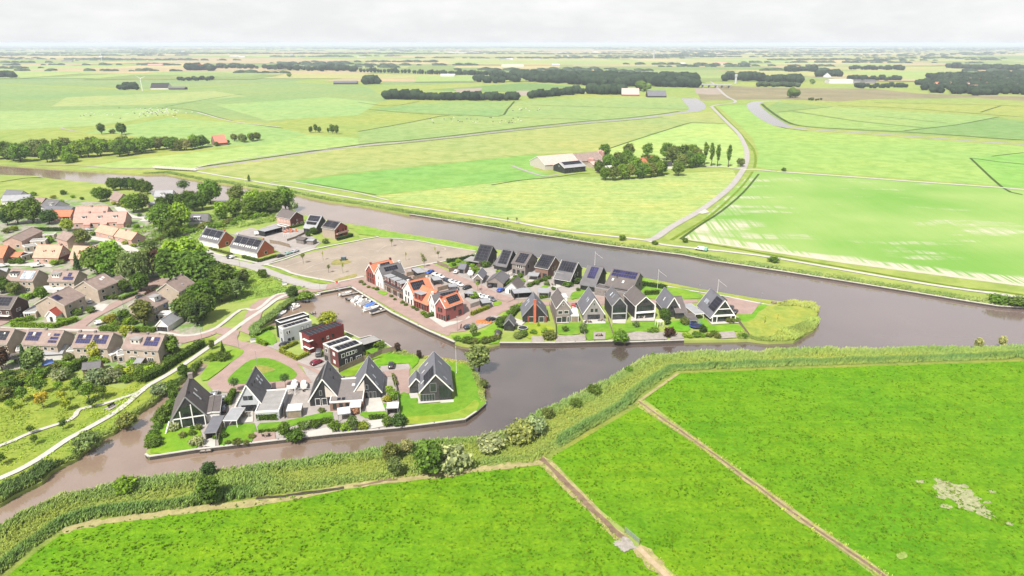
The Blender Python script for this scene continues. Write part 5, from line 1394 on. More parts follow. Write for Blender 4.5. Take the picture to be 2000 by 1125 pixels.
b = town('rose-red brick corner townhouse with orange roof at the near end of the quay row', (1190, 853), (1300, 894), ('R4', 1500, 590), 5.6, 8.9, 'y', M('rose_red_brick', (.25, .085, .075), .85, .12, .8, .2), 'orange', trim=WHITE, over=.1,
         win=[('F', 4, .1, .8, 2.2, 'k', (.05, .98)), ('F', 2, 3.3, 1.0, 1.7, 'k', (.2, .7)), ('R', 1, .6, 1.4, 1.9, 'k', (.02, .2)), ('R', 1, .9, 1.5, 2.0, 'k', (.7, .92)), ('R', 1, 3.4, .9, 1.7, 'k', (.45, .58))], sp=[('R', .25, .9, .22, .88, 6, 4, PV)], sky=[('R', .12, .5, .6, .9, BLIND)])
b.chimney(b.w / 2, .35, 9.8, .7, WALL['red']); b.chimney(b.w / 2, b.d - .35, 9.8, .6, WALL['red'])
BG = 'dark barn houses along the canal'
def barn(label, p0, p1, depth, e, ridge, wall, roof, **k): return house(label, ('R5', *p0), ('R5', *p1), depth, e, ridge, 'x', wall, roof, name='barn_house', ref='ridge', group=BG, **k)
b = barn('black barn house covered in five rows of panels next to the bare plot', (275, 85), (385, 101), 10.5, 2.6, 8.8, 'black', 'dark', rp=.62, e1=4.8, trim=GREYP, sp=[('F', .06, .94, .06, .96, 3, 5, PV)], win=[('R', 1, 1.0, 1.1, 1.6, 'k', (.6, .8))])
canopy('wide flat wooden carport in front of the barn house next to the bare plot', ('R5', 120, 225), ('R5', 255, 245), ('R5', 195, 190), 2.6, 'flat', GREYP, side='B')
b = barn('narrow black barn house with low lean-to roof, second from the bare plot', (480, 126), (568, 139), 10.5, 2.8, 8.8, 'black', 'slate', rp=.6, e1=4.8, trim=GREYP, sp=[('F', .06, .94, .12, .96, 3, 5, PV)], win=[('R', 2, 2.8, .8, 1.2, 'k', (.3, .8))])
house('', ('R5', 398, 306), ('R5', 447, 312), 6.5, 2.3, 5.0, 'x', 'black', 'slate', root=b.root, rp=.92, trim=GREYP, ang=math.degrees(b.root.rotation_euler.z))
b = barn('charcoal barn house with white bedroom windows below its panels', (625, 147), (745, 167), 11.5, 5.2, 9.0, 'taupe', 'tbrown', rp=.55, trim=GREYP, sp=[('F', .2, .88, .1, .9, 4, 5, PV)], win=[('F', 3, 3.4, .9, 1.5, 'w', (.35, .8)), ('F', 3, .4, 1.4, 2.0, 'k'), ('R', 2, 3.2, .8, 1.4, 'k')])
b = barn('brown brick barn house with white roof edges and black roof panels', (840, 177), (955, 197), 11.0, 4.9, 8.8, 'brown', 'dark', rp=.58, trim=WHITE, sp=[('F', .08, .9, .1, .95, 5, 5, PV)], win=[('R', 2, 3.2, .7, 1.3, 'w', (.3, .7)), ('F', 2, .3, 2.0, 2.2, 'k')])
canopy('flat white garden canopy in front of the brown brick barn house', ('R5', 700, 365), ('R5', 800, 372), ('R5', 735, 335), 2.6, 'light', GREYP, 'garden_canopy', 'canopy')
b = barn('black barn house with boxy grey front extension and long sloping roof', (1025, 224), (1165, 247), 12.5, 3.0, 9.2, 'black', 'slate', rp=.62, e1=5.0, trim=WHITE, sp=[('F', .03, .97, .42, .96, 6, 2, PV)], win=[('R', 2, 3.0, .9, 1.6, 'w', (.3, .75))])
block('', ('R5', 945, 330), ('R5', 1040, 330), 7.0, 5.2, 'taupe', 'tbrown', GREYP, root=b.root, ang=math.degrees(b.root.rotation_euler.z), win=[('F', 1, .3, 3.8, 4.0, 'g')])
b = barn('grey roofed barn house with a square of blue panels, sixth from the bare plot', (1265, 272), (1395, 292), 13.0, 2.6, 8.6, 'black', 'slate', rp=.68, e1=4.6, trim=GREYP, sp=[('F', .25, .78, .35, .94, 4, 5, PVB)], win=[('F', 3, .2, 1.5, 2.0, 'k'), ('R', 1, 3.0, .8, 1.2, 'k')])
b = barn('wide grey timber barn house with two rows of blue panels near the flagpole', (1490, 308), (1730, 347), 13.0, 4.4, 9.0, 'wood', 'tbrown', rp=.66, e1=6.0, trim=GREYP, sp=[('F', .04, .96, .60, .78, 10, 1, PVB), ('F', .04, .96, .80, .98, 10, 1, PVB)], sky=[('F', .18, .30, .9, 1.5, BLIND), ('F', .58, .26, .9, 1.5, BLIND)], win=[('R', 2, 3.2, .9, 1.4, 'k', (.35, .85))], vent=[('F', .3, .5)])
block('', ('R5', 1320, 470), ('R5', 1612, 474), 5.0, 3.6, 'wood', 'tbrown', GREYP, root=b.root, ang=math.degrees(b.root.rotation_euler.z), win=[('F', 1, .1, 2.4, 2.3, 'k', (.28, .6))])
FG_ = 'gabled waterfront houses on the peninsula'
def wf(label, k, p0, p1, depth, e, ridge, wall, roof, **kw): return house(label, (k, *p0), (k, *p1), depth, e, ridge, 'y', wall, roof, name='waterfront_house', group=FG_, **kw)
b = wf('black gabled waterfront house with a tall red brick chimney on its gable', 'R5', (660, 797), (880, 795), 10.5, 2.7, 8.2, 'black', 'bgrey', trim=GREYP, over=.5, win=[('F', 1, .1, 2.0, 2.3, 'w', (.27, .45)), ('F', 1, .1, 2.0, 2.3, 'w', (.66, .9)), ], sky=[('L', .55, .5, .9, 1.3, PVL), ('L', .75, .5, .9, 1.3, PVL), ('L', .55, .3, .9, 1.3, PVL), ('R', .5, .5, .9, 1.3, PVL)])
for x0, x1 in ((b.w * .20, b.w * .27), (b.w * .92, b.w * .99)): MB().box(x0, -.12, 0, x1, -.01, 2.6).build('brick_pier', WALL['red'], b.root)
MB().box(b.w * .5 - .5, -.75, 0, b.w * .5 + .5, -.01, 9.2).box(b.w * .5 - .58, -.83, 9.2, b.w * .5 + .58, .05, 9.4).build('chimney', WALL['orange'], b.root)
b = wf('tall taupe brick waterfront house with white-framed windows', 'R5', (968, 802), (1090, 796), 12.0, 6.0, 9.4, 'taupe', 'tbrown', trim=WHITE, over=.2, win=[('F', 2, 3.6, 1.8, 1.4, 'w', (.05, .95)), ('F', 1, 6.9, .6, 1.1), ('F', 1, .1, 2.0, 2.3, 'w', (.0, .42)), ('F', 1, .1, 1.6, 2.3, 'k', (.42, .72)), ('F', 1, .1, .9, 2.3, 'w', (.78, .98))])
b.dormer('R', .45, .25, 4.0, 1.8, 2, WHITE, ROOF['white'])
b = wf('steep pale brick waterfront house with a large slate-blue roof', 'R5', (1215, 777), (1402, 772), 12.5, 2.8, 8.8, 'grey', 'bgrey', trim=WHITE, over=.5, win=[('F', 2, 3.4, 1.0, 1.3, 'k', (.3, .72)), ('F', 1, 6.0, .5, 1.0, 'g'), ('F', 1, .1, 4.8, 2.2, 'k', (.15, .85))], sky=[('L', .45, .52, .8, 1.6, PVL), ('L', .3, .52, .8, 1.6, PVL)])
b = wf('black waterfront house with fully glazed gable in a grey frame', 'R5', (1476, 777), (1602, 772), 12.5, 6.0, 9.2, 'char', 'slate', trim=M('pale_grey_trim', (.36, .355, .35), .6, .06), over=.25, win=[('F', 1, 3.1, 5.2, 2.9, 'k', (.05, .95)), ('F', 1, .1, 5.4, 2.5, 'k', (.03, .97))], sky=[('L', .4, .4, .8, 1.8, PVL), ('L', .6, .35, .8, 1.8, PVL)])
MB().extrude([(.5, -.08, 6.3), (b.w - .5, -.08, 6.3), (b.w / 2, -.08, 8.6)], (0, .06, 0)).build('glass_gable', GLASS, b.root)
MB().box(-.02, -.35, 2.65, b.w + .02, -.05, 3.05).build('floor_band', MATS['pale_grey_trim'], b.root)
for x in (-.25, b.w - .05): MB().box(x, -.5, 0, x + .3, -.05, 6.1).build('frame_post', MATS['pale_grey_trim'], b.root)
b = wf('dark waterfront house with recessed balcony inside a white gable frame', 'R6', (100, 620), (282, 606), 12.5, 5.6, 9.0, 'char', 'tbrown', trim=WHITE, over=.25, win=[('F', 1, 3.3, 6.2, 2.2, 'k', (.03, .97)), ('F', 1, .1, 6.0, 2.4, 'k', (.03, .97)), ('F', 1, 6.6, 1.6, 1.0, 'k')])
MB().box(-.02, -.9, 2.7, b.w + .02, -.05, 3.15).build('balcony', WHITE, b.root)
for x in (-.25, b.w - .05): MB().box(x, -.8, 0, x + .3, -.05, 5.7).build('frame_post', WHITE, b.root)
b = wf('charcoal waterfront house with a slanted side wing and bright skylight', 'R6', (392, 600), (543, 594), 11.5, 2.9, 8.0, 'char', 'bgrey', trim=WHITE, over=.4, win=[('F', 2, .1, 1.2, 2.3, 'k', (.3, .8)), ('F', 2, 3.2, 1.0, 1.4, 'k', (.28, .72))], sky=[('L', .5, .35, .7, 1.6, BLIND)])
house('', ('R6', 452, 400), ('R6', 550, 397), 10.0, 2.7, 6.2, 'x', 'char', 'tbrown', root=b.root, ref='ridge', trim=GREYP, rp=.75, sky=[('F', .42, .3, 1.1, 1.5, BLIND)], win=[('F', 1, .1, 3, 2.2, 'k', (.3, .9))])
b = wf('big A-frame waterfront house with glazed gable ending the peninsula row', 'R6', (842, 652), (1068, 640), 13.0, 2.4, 8.8, 'char', 'bgrey', trim=WHITE, over=.7, sp=[('L', .03, .45, .25, .95, 4, 4, PV)], sky=[('L', .62, .3, .5, 1.8, PVL), ('L', .68, .3, .5, 1.8, PVL), ('L', .74, .3, .5, 1.8, PVL), ('L', .80, .3, .5, 1.8, PVL)], vent=[('L', .5, .35)])
gw = b.w
MB().extrude([(.5, -.03, .1), (gw - .5, -.03, .1), (gw - .5, -.03, 2.5), (gw / 2, -.03, 8.2), (.5, -.03, 2.5)], (0, -.05, 0)).build('glass_gable', GLASS, b.root)
MB().box(.4, -.9, 2.7, gw - .4, -.1, 3.1).build('balcony', WHITE, b.root); MB().box(gw * .24, -.3, 5.3, gw * .76, -.1, 5.6).build('white_beam', WHITE, b.root)
for x in (.1, gw * .2, gw * .8, gw - .1): MB().box(x - .12, -.95, 0, x + .12, -.7, 2.7).build('white_post', WHITE, b.root)
b.dormer('R', .55, .35, 4.5, 2.0, 2, BLACKP, ROOF['dark'], 1.0, 1.2, BLACKP)
canopy('flat grey carport with a skylight beside the big waterfront A-frame house', ('R6', 690, 568), ('R6', 778, 560), ('R6', 612, 466), 2.7, 'light', WHITE, side='LB')
canopy('long dark pergola roof beside the blue trampoline', ('R6', 640, 628), ('R6', 722, 625), ('R6', 600, 560), 2.5, 'tbrown', GREYP, 'pergola', 'pergola', side='L')
SG = 'garden sheds between the house rows'
def shed(label, p0, p1, depth, e, ridge, axis, wall, roof, k='R5', name='garden_shed', cat='shed', ref='ground', **kw): return house(label, (k, *p0), (k, *p1), depth, e, ridge, axis, wall, roof, name=name, cat=cat, group=SG, gut=False, verge=.2, ref=ref, **kw)
shed('small slate shed between the white car and the covered white boat', (70, 345), (130, 352), 5.0, 2.2, 3.9, 'x', 'taupe', 'bgrey', win=[('F', 1, .1, 2.0, 1.9, 'k')])
shed('grey gabled shed with white trim beside the covered white boat', (210, 440), (290, 445), 9.0, 2.4, 4.4, 'y', 'wood', 'bgrey', trim=WHITE, win=[('F', 1, .1, 1.8, 1.9, 'k', (.3, .8)), ])
shed('long dark carport shed with gable and motorbikes in front', (330, 470), (480, 485), 10.0, 2.3, 4.6, 'y', 'taupe', 'slate', win=[('F', 1, .1, 4.5, 2.0, 'k', (.1, .6))])
shed('white gabled shed with dark roof beside the blue car', (500, 530), (615, 545), 8.0, 2.5, 5.2, 'y', 'white', 'tbrown', trim=GREYP, win=[('F', 1, .1, 2.4, 2.1, 'w', (.3, .7))])
canopy('wide flat grey double carport behind the black waterfront house', ('R5', 582, 532), ('R5', 745, 520), ('R5', 660, 478), 2.7, 'light', BLACKP, side='LBR')
canopy('flat grey carport left of the tall taupe brick house', ('R5', 795, 522), ('R5', 900, 525), ('R5', 860, 478), 2.6, 'light', GREYP, side='B')
shed('dark pointed garden house with white edges behind the wild front bank', (490, 870), (578, 875), 4.6, 2.4, 4.6, 'y', 'black', 'slate', trim=GREYP, win=[('F', 1, .1, 1.8, 1.9, 'k')])
shed('tiny grey playhouse on the green point behind the willow', (408, 940), (440, 942), 2.0, 1.5, 2.5, 'y', 'grey', 'slate', name='playhouse', cat='playhouse')
canopy('white flat garage roof between the taupe and the steep pale waterfront houses', ('R5', 1100, 735), ('R5', 1175, 735), ('R5', 1105, 660), 2.6, 'white', WHITE, 'garage', 'garage', side='FL')
for l, a_, c_, d_ in (('flat carport with blue car behind the white townhouse at the far end', (985, 360), (1080, 345), (900, 310)), ('flat carport roof behind the dark brick terrace', (1165, 440), (1255, 430), (1130, 395)), ('flat carport behind the large orange-roofed white townhouse', (1330, 510), (1425, 505), (1275, 478)), ('dark flat carport behind the narrow white townhouse', (1500, 580), (1600, 590), (1450, 540)), ('flat white-topped carport behind the corner townhouse', (1700, 690), (1800, 680), (1650, 640))):
 canopy(l, ('R4', *a_), ('R4', *c_), ('R4', *d_), 2.5, 'light', BLACKP, group='carports behind the townhouses', side='L')
NG = 'new houses north of the building plot'
def nh(label, p0, p1, depth, e, ridge, wall, roof, **k): return house(label, ('R7', *p0), ('R7', *p1), depth, e, ridge, 'x', wall, roof, ref='ridge', group=NG, **k)
for l, p0, p1, n in (('white terrace with orange brick gable and three panel fields, nearer the trees', (130, 306), (338, 348), 3), ('white terrace with orange brick gable and four panel fields above the clipped hedge', (468, 384), (765, 444), 4)):
 b = nh(l, p0, p1, 10.5, 2.9, 8.0, 'orange', 'slate', trim=WHITE, name='terrace_block')
 MB().box(.02, -.05, -.1, b.w - .02, -.003, 2.9).build('white_front', WHITE, b.root)
 for i in range(n):
  u0, u1 = (i + .06) / n * .92 + .04, (i + .96) / n * .92 + .04
  b.panels('F', u0, u1, .40, .92, 3, 3, PV)
  for j in range(3): b.skylight('F', u0 + (u1 - u0) * (j + .5) / 3, .2, .7, 1.1, BLIND, WHITE)
  b.win('F', b.w * (i + .25) / n, .8, 1.3, 1.3, WHITE, GLASS); b.win('F', b.w * (i + .75) / n, .1, 1.0, 2.1, WHITE, BLACKP, 'door')
 b.win('R', b.d * .5, .8, 1.6, 1.6); b.chimney(b.w - .5, b.d * .5, 8.9, .6, WALL['orange']); b.chimney(.5, b.d * .5, 8.9, .6, WALL['white'])
b = nh('dark red brick house with brown roof and bay front at the canal trees', (965, 104), (1115, 133), 9.5, 5.6, 8.8, 'dred', 'tbrown', trim=WHITE, win=[('R', 3, .8, 1.1, 1.5), ('R', 1, 3.4, .6, 1.0)])
MB().box(.02, -.05, -.1, b.w - .02, -.003, 5.5).build('pale_front', WALL['pinkb'], b.root)
for i in range(4): b.win('F', b.w * (.18 + .21 * i), 3.3, .9, 1.4)
block('', ('R7', 905, 270), ('R7', 1060, 270), 2.5, 3.0, 'brown', 'tbrown', WHITE, root=b.root, z0=3, ang=math.degrees(b.root.rotation_euler.z), win=[('F', 3, .4, 1.4, 2.0)])
canopy('long black carport with grey roof beside the dark red brick house', ('R7', 770, 352), ('R7', 958, 302), ('R7', 697, 335), 3.0, 'light', BLACKP, side='BLR')
b = nh('narrow black and grey house with a low strip window in its roof', (1268, 168), (1398, 182), 11.0, 3.0, 8.8, 'black', 'light', rp=.6, trim=GREYP, sp=[('F', .05, .95, .55, .97, 4, 2, PV)], win=[('F', 3, .3, 1.4, 2.0, 'k')])
b.dormer('F', .5, .28, b.w * .75, 1.1, 2, BLACKP, ROOF['dark'], 1.6, .8, BLACKP)
b = nh('red brick house with pale timber front and balcony facing the building plot', (1465, 224), (1603, 249), 9.5, 5.4, 8.4, 'red', 'tbrown', trim=WHITE, sp=[('F', .04, .48, .15, .92, 3, 3, PV), ('F', .52, .96, .15, .92, 3, 3, PV)], win=[('R', 1, .2, 1.9, 2.2, 'k', (.35, .6)), ('R', 2, 3.3, .8, 1.5, 'k', (.55, .95)), ('R', 1, 3.2, 1.3, 1.8, 'k', (.1, .4))])
MB().box(.02, -.05, -.1, b.w - .02, -.003, 5.3).build('pale_front', M('pale_timber_front', (.33, .26, .21), .8, .12), b.root)
for i in range(5): b.win('F', b.w * (.14 + .18 * i), 3.0, .7, 1.9, GREYP)
MB().box(b.w + .005, .5, 2.7, b.w + 1.6, b.d - .5, 2.9).box(b.w + 1.5, .5, 2.9, b.w + 1.6, b.d - .5, 3.7).build('balcony', WALL['pinkb'], b.root)
shed('pair of grey garden sheds in the courtyard of the new houses', (1120, 480), (1200, 495), 4.0, 2.4, 3.2, 'x', 'wood', 'tbrown', k='R7')
shed('low wooden shed at the end of the courtyard of the new houses', (1235, 495), (1305, 500), 4.0, 2.2, 2.6, 'x', 'wood', 'light', k='R7')
b = nh('house with orange gable and dark roof half hidden by the big trees', (225, 728), (385, 734), 9.0, 3.2, 7.2, 'orange', 'bgrey', trim=WHITE)
VG = 'beige semi-detached village houses'
WF = [('F', 2, 3.3, 1.3, 1.2, 'w', (.05, .45)), ('F', 2, 3.3, 1.3, 1.2, 'w', (.55, .95)), ('F', 1, .3, 2.2, 2.0, 'w', (.05, .45)), ('F', 1, .3, 2.2, 2.0, 'w', (.55, .95))]
def semi(label, p0, p1, k='S1', depth=8.6, e=5.3, ridge=8.6, ref='ridge', wall='beige', roof='brown', win=WF, group=VG, **kw):
 return house(label, (k, *p0), (k, *p1), depth, e, ridge, 'x', wall, roof, ref=ref, group=group, win=win, trim=kw.pop('trim', M('cream_trim', (.45, .41, .35), .7, .08)), **kw)
def Lpv(b, u0, u1, cells=PVB, v=.22):
 """L-shaped field of panels around a roof window"""
 um = u0 + (u1 - u0) * .45
 b.panels('F', u0, u1, v, v + .32, 6, 1, cells); b.panels('F', u0, um - .04, v + .33, v + .62, 2, 1, cells); b.panels('F', um + .06, u1, v + .33, v + .62, 2, 1, cells)
 b.skylight('F', um + .01, v + .42, .6, .8, BLIND, WHITE)
b = semi('beige semi-detached house with grey panels cut off by the left photo edge', (-130, 725), (125, 735)); b.panels('F', .5, .92, .2, .85, 4, 3, PV); b.skylight('F', .78, .6, .6, .8, BLIND, WHITE)
b = semi('beige semi with blue panels at left and broken panel stripes at right', (262, 737), (558, 748)); Lpv(b, .03, .42); b.panels('F', .72, .97, .12, .3, 3, 1, PVB); b.panels('F', .74, .97, .36, .54, 3, 1, PVB); b.panels('F', .8, .97, .6, .78, 2, 1, PVB); b.skylight('F', .66, .62, .6, .8, BLIND, WHITE); b.chimney(b.w*.5, b.d*.5, 9.4)
b = semi('beige semi with two equal blue panel fields behind the yellow tree', (695, 760), (990, 768)); Lpv(b, .04, .46); Lpv(b, .52, .94); b.chimney(b.w*.05, b.d*.5, 9.4); b.chimney(b.w*.5, b.d*.5, 9.4)
b = semi('beige semi with white roof dormer and one dark blue panel field', (1134, 772), (1440, 788)); b.dormer('F', .32, .3, 3.2, 1.5, 2, M('cream_dormer', (.5, .46, .4), .7, .08)); Lpv(b, .56, .95); b.chimney(b.w*.06, b.d*.5, 9.4); b.chimney(b.w*.55, b.d*.5, 9.4)
WS = [('F', 2, 3.3, 1.5, 1.3), ('F', 2, .5, 1.8, 1.6), ('L', 1, 5.6, .7, .8, 'w', (.4, .6))]
b = semi('beige semi with blank gable and one blue panel block behind the clipped hedge', (590, 637), (768, 546), ref='ground', depth=('S1', 405, 592, 0, 1), win=WS); b.panels('F', .02, .3, .45, .85, 3, 2, PVB)
b.panels('L', 0, .01, 0, .01, 0, 0) if False else None
b = semi('beige semi with blank gable and two white roof windows up the branch street', (880, 497), (1045, 425), ref='ground', depth=('S1', 722, 455, 0, 1), win=WS); b.skylight('F', .62, .55, 1.0, 1.2, BLIND, WHITE); b.skylight('F', .78, .62, 1.0, 1.2, BLIND, WHITE); b.chimney(1.0, b.d*.5, 9.3)
semi('low brown-roofed annexe house beside the beige semi up the branch street', (1050, 425), (1140, 385), ref='ground', depth=7.5, e=3.0, ridge=6.2, win=[('F', 2, .8, 1.2, 1.2)], sky=[('F', .4, .4, .9, 1.0, BLIND)])
b = semi('beige semi with brown tiled roof against the big dark trees', (1588, 512), (1722, 432), ref='ground', depth=('S1', 1428, 485, 0, 1), win=WS); b.skylight('F', .5, .3, .7, .9, PVL); b.chimney(b.w*.5, b.d*.5, 9.4, 1.0); b.chimney(b.w*.95, b.d*.5, 9.4)
b = semi('beige semi with boxy white dormer partly hidden by a street tree', (1352, 668), (1495, 594), ref='ground', depth=('S1', 1165, 640, 0, 1), win=WS); b.dormer('F', .62, .3, 3.4, 1.7, 1, WHITE)
b = semi('beige semi with pale grey solar field and dark dormer, upper left row', (110, 207), (338, 216)); b.panels('F', .50, .97, .12, .88, 6, 4, PVL); b.dormer('F', .22, .3, 3.2, 1.5, 2, WHITE, ROOF['dark'])
b = semi('beige semi with white dormer and dark stepped panels below the little fir', (472, 217), (690, 222)); b.panels('F', .55, .95, .12, .42, 5, 1, PVB); b.panels('F', .68, .82, .45, .8, 2, 1, PVB); b.dormer('F', .24, .32, 3.2, 1.5, 3, WHITE, ROOF['flat']); b.chimney(b.w*.55, b.d*.5, 9.3)
b = semi('dark brown house with white shop awning and solar roof at the left edge', (-110, 437), (150, 447), wall=M('chocolate_cladding', (.065, .038, .032), .8, .2), roof='tbrown', win=[('F', 4, 3.0, 1.0, 1.2, 'w'), ('R', 2, 3.0, .7, 1.3, 'w', (.25, .55))]); b.panels('F', .45, .9, .2, .9, 4, 3, PV); MB().box(b.w*.4, -1.2, 2.5, b.w*.95, -.05, 2.65).build('awning', WHITE, b.root)
semi('beige semi behind it with pale roof at the left edge of the upper row', (-190, 200), (-20, 205), roof='light')
OG = 'orange-roofed village houses'
def og(label, p0, p1, depth=9.0, e=3.1, ridge=8.0, roof='salmon', wall='brown', k='R8', **kw): return house(label, (k, *p0), (k, *p1), depth, e, ridge, 'x', wall, roof, ref='ridge', group=OG, gut=False, **kw)
DW = [('F', 3, .8, 1.2, 1.3)]
for l, p0, p1 in (('salmon-roofed house with two small dormers and dark red brick gable, left of two', (332, 622), (550, 628)), ('salmon-roofed house with two small dormers behind the little fir tree', (652, 632), (868, 640))):
 b = og(l, p0, p1, wall='pinkb', win=DW + [('R', 1, 3.8, .9, 1.2)])
 for u in (.38, .72): b.dormer('F', u, .40, 1.2, .9, 1, WHITE, ROOF['salmon'], .9, .7)
 b.chimney(b.w - .6, b.d * .5, 8.9, .8, WALL['brown']); MB().box(b.w + .004, .03, -.1, b.w + .06, b.d - .03, 3.0).build('brick_gable', WALL['dred'], b.root)
og('bright orange roofed house with dark gable at the left edge', (-90, 625), (70, 632), 9, 3, 7.6, 'orange', 'brown')
og('low orange garage roof in front of the bright orange house', (20, 678), (200, 690), 6.0, 2.4, 3.9, 'orange', 'brown')
b = og('long pink-roofed terrace with three dormers in the upper village', (660, 345), (1112, 333), 9.5, 3.0, 7.6, 'pink', 'pinkb', win=[('F', 7, .8, 1.4, 1.4)], chim=[(8, 4.7, 8.6, 1.0), (16, 4.7, 8.6, 1.0)])
for u in (.2, .5, .8): b.dormer('F', u, .4, 2.2, 1.2, 1, WHITE, ROOF['flat'], 1.7, .9)
for u in (.3, .62, .95): MB().box(b.w*u - 2.2, -1.8, 0, b.w*u + 1.2, -.01, 2.4).extrude([(b.w*u - 2.4, -2.0, 2.35), (b.w*u - 2.4, -.02, 3.3), (b.w*u - 2.4, -.02, 3.15), (b.w*u - 2.4, -2.0, 2.2)], (3.8, 0, 0)).build('porch', ROOF['pink'], b.root)
og('shorter pink-roofed terrace behind the long pink terrace', (672, 291), (950, 287), 9.0, 3.0, 7.4, 'pink', 'pinkb', chim=[(9, 4.5, 8.4, 1.0)])
og('bright orange low roof with open garage beside the pink terraces', (405, 322), (640, 318), 8.5, 2.6, 5.4, 'orange', 'pinkb', win=[('F', 1, .1, 3.5, 2.0, 'k', (.7, .98))])
b = og('small salmon-roofed bungalow with brick gable, left of a pair', (888, 444), (1042, 480), 7.5, 2.8, 5.8, 'salmon', 'pinkb', win=[('R', 1, 1.0, 1.2, 1.2), ('F', 2, .9, 1.0, 1.2)])
b = og('small salmon-roofed bungalow with brick gable, right of a pair', (1055, 484), (1205, 518), 7.5, 2.8, 5.8, 'salmon', 'pinkb', win=[('R', 1, 1.0, 1.2, 1.2), ('F', 2, .9, 1.0, 1.2)], chim=[(6, 3.5, 6.6, .7)])
og('small salmon roof peeping out behind the fir tree house', (880, 655), (945, 660), 5, 2.4, 4.4, 'orange', 'brown')
UG = 'mixed village houses by the canal'
def up(label, p0, p1, depth=9.0, e=3.0, ridge=6.8, roof='slate', wall='beige', axis='x', k='R8', ref='ridge', **kw): return house(label, (k, *p0), (k, *p1), depth, e, ridge, axis, wall, roof, ref=ref, group=UG, gut=False, **kw)
up('long low beige block with grey roof and wide front gable', (38, 660), (205, 655), ('R8', 250, 470), 4.0, 6.2, 'brown', 'pinkb', 'y', ref='ground', win=[('F', 2, .8, 1.6, 1.4), ('R', 5, .8, 1.3, 1.2)])
up('square house with grey-brown roof between the gardens and the round tree', (558, 500), (650, 528), 8, 4.2, 7.0, 'brown', 'pinkb', win=[('F', 3, 1, 1, 1.2)])
up('blue-grey roofed villa with navy gable at the upper left edge of the village', (60, 140), (205, 150), 11, 3.4, 7.8, 'bgrey', 'white', win=[('F', 4, .8, 1.2, 1.3)])
up('pale grey roofed house in front of the navy gabled villa', (30, 190), (265, 180), 8, 2.8, 5.8, 'light', 'white')
up('grey hipped-looking roof of a large house right of the dark tree pair', (415, 222), (525, 235), 11, 3.2, 6.8, 'slate', 'white', dorm=[('F', .7, .3, 2.5, 1.3, 2)])
up('low blue-grey sheds joined in a row behind the orange garage roof', (410, 280), (645, 290), 8, 2.6, 4.6, 'bgrey', 'grey')
up('little reddish brown roof beside the navy gabled villa', (290, 205), (400, 210), 7, 2.6, 5.0, 'brown', 'brown')
up('brown-roofed beige cottage under the dark trees near the canal', (1010, 155), (1085, 175), 8.5, 2.8, 6.8, 'brown', 'beige', win=[('R', 1, 2.8, 1.0, 1.2), ('R', 2, .6, .9, 1.3)])
up('pale flat-pitched garage roof in the shrubs near the canal cottage', (1300, 250), (1370, 240), 7, 2.4, 3.4, 'light', 'beige')
up('white cottage with dormer hidden in the scrub beside the terraces', (350, 440), (535, 435), 8.0, 2.6, 6.0, 'slate', 'white', k='T4', dorm=[('F', .45, .15, 3.4, 1.5, 3, WHITE, WHITE)])
up('grey-roofed waterside building behind the trees with small white dormer', (20, 212), (190, 208), 9, 3.0, 6.2, 'light', 'white', k='T4', dorm=[('F', .45, .2, 2.0, 1.2, 1)])
up('second grey-roofed waterside building with low long roof by the parasol tree', (130, 262), (300, 250), 8, 2.6, 4.6, 'bgrey', 'grey', k='T4')
up('grey roof at the left edge below the orange roofs', (-90, 830), (70, 830), 9, 3.2, 6.6, 'light', 'beige')
GG = 'village sheds and garages'
def gs(label, p0, p1, depth, e, ridge, roof, wall, k='S1', axis='y', name='shed', cat='shed', **kw): return house(label, (k, *p0), (k, *p1), depth, e, ridge, axis, wall, roof, name=name, cat=cat, group=GG, gut=False, verge=.2, **kw)
gs('white garage with dark doors and grey roof at the street corner', (1382, 755), (1480, 760), 10, 2.4, 4.6, 'light', 'white', name='garage', cat='garage', win=[('F', 1, .1, 2.0, 1.9, 'k', (.1, .5)), ('F', 1, .1, 1.8, 1.9, 'k', (.55, .95))], trim=WHITE)
gs('white garden shed with bright red roof inside the clipped hedge', (415, 668), (500, 668), 5.5, 2.4, 4.4, 'red', 'white', win=[('F', 1, .1, 1.0, 1.9, 'k')], trim=WHITE)
gs('small white greenhouse shed with grey roof behind the front beige row', (395, 1010), (560, 1000), 7, 2.2, 3.8, 'light', 'white', axis='x')
gs('wooden garden shed with grey roof on the lawn behind the silver bush', (735, 605), (890, 585), 4.5, 2.2, 3.4, 'slate', 'brown', k='S2', axis='x', win=[('F', 1, .1, 1.5, 1.8, 'k')])
block('flat beige garage with blue door beside the clipped hedge', ('S1', 200, 585), ('S1', 310, 580), 10.0, 2.7, 'beige', 'flat', WHITE, name='garage', cat='garage', group=GG, win=[('F', 1, .1, 2.3, 2.0, 'w', (.05, .6))])
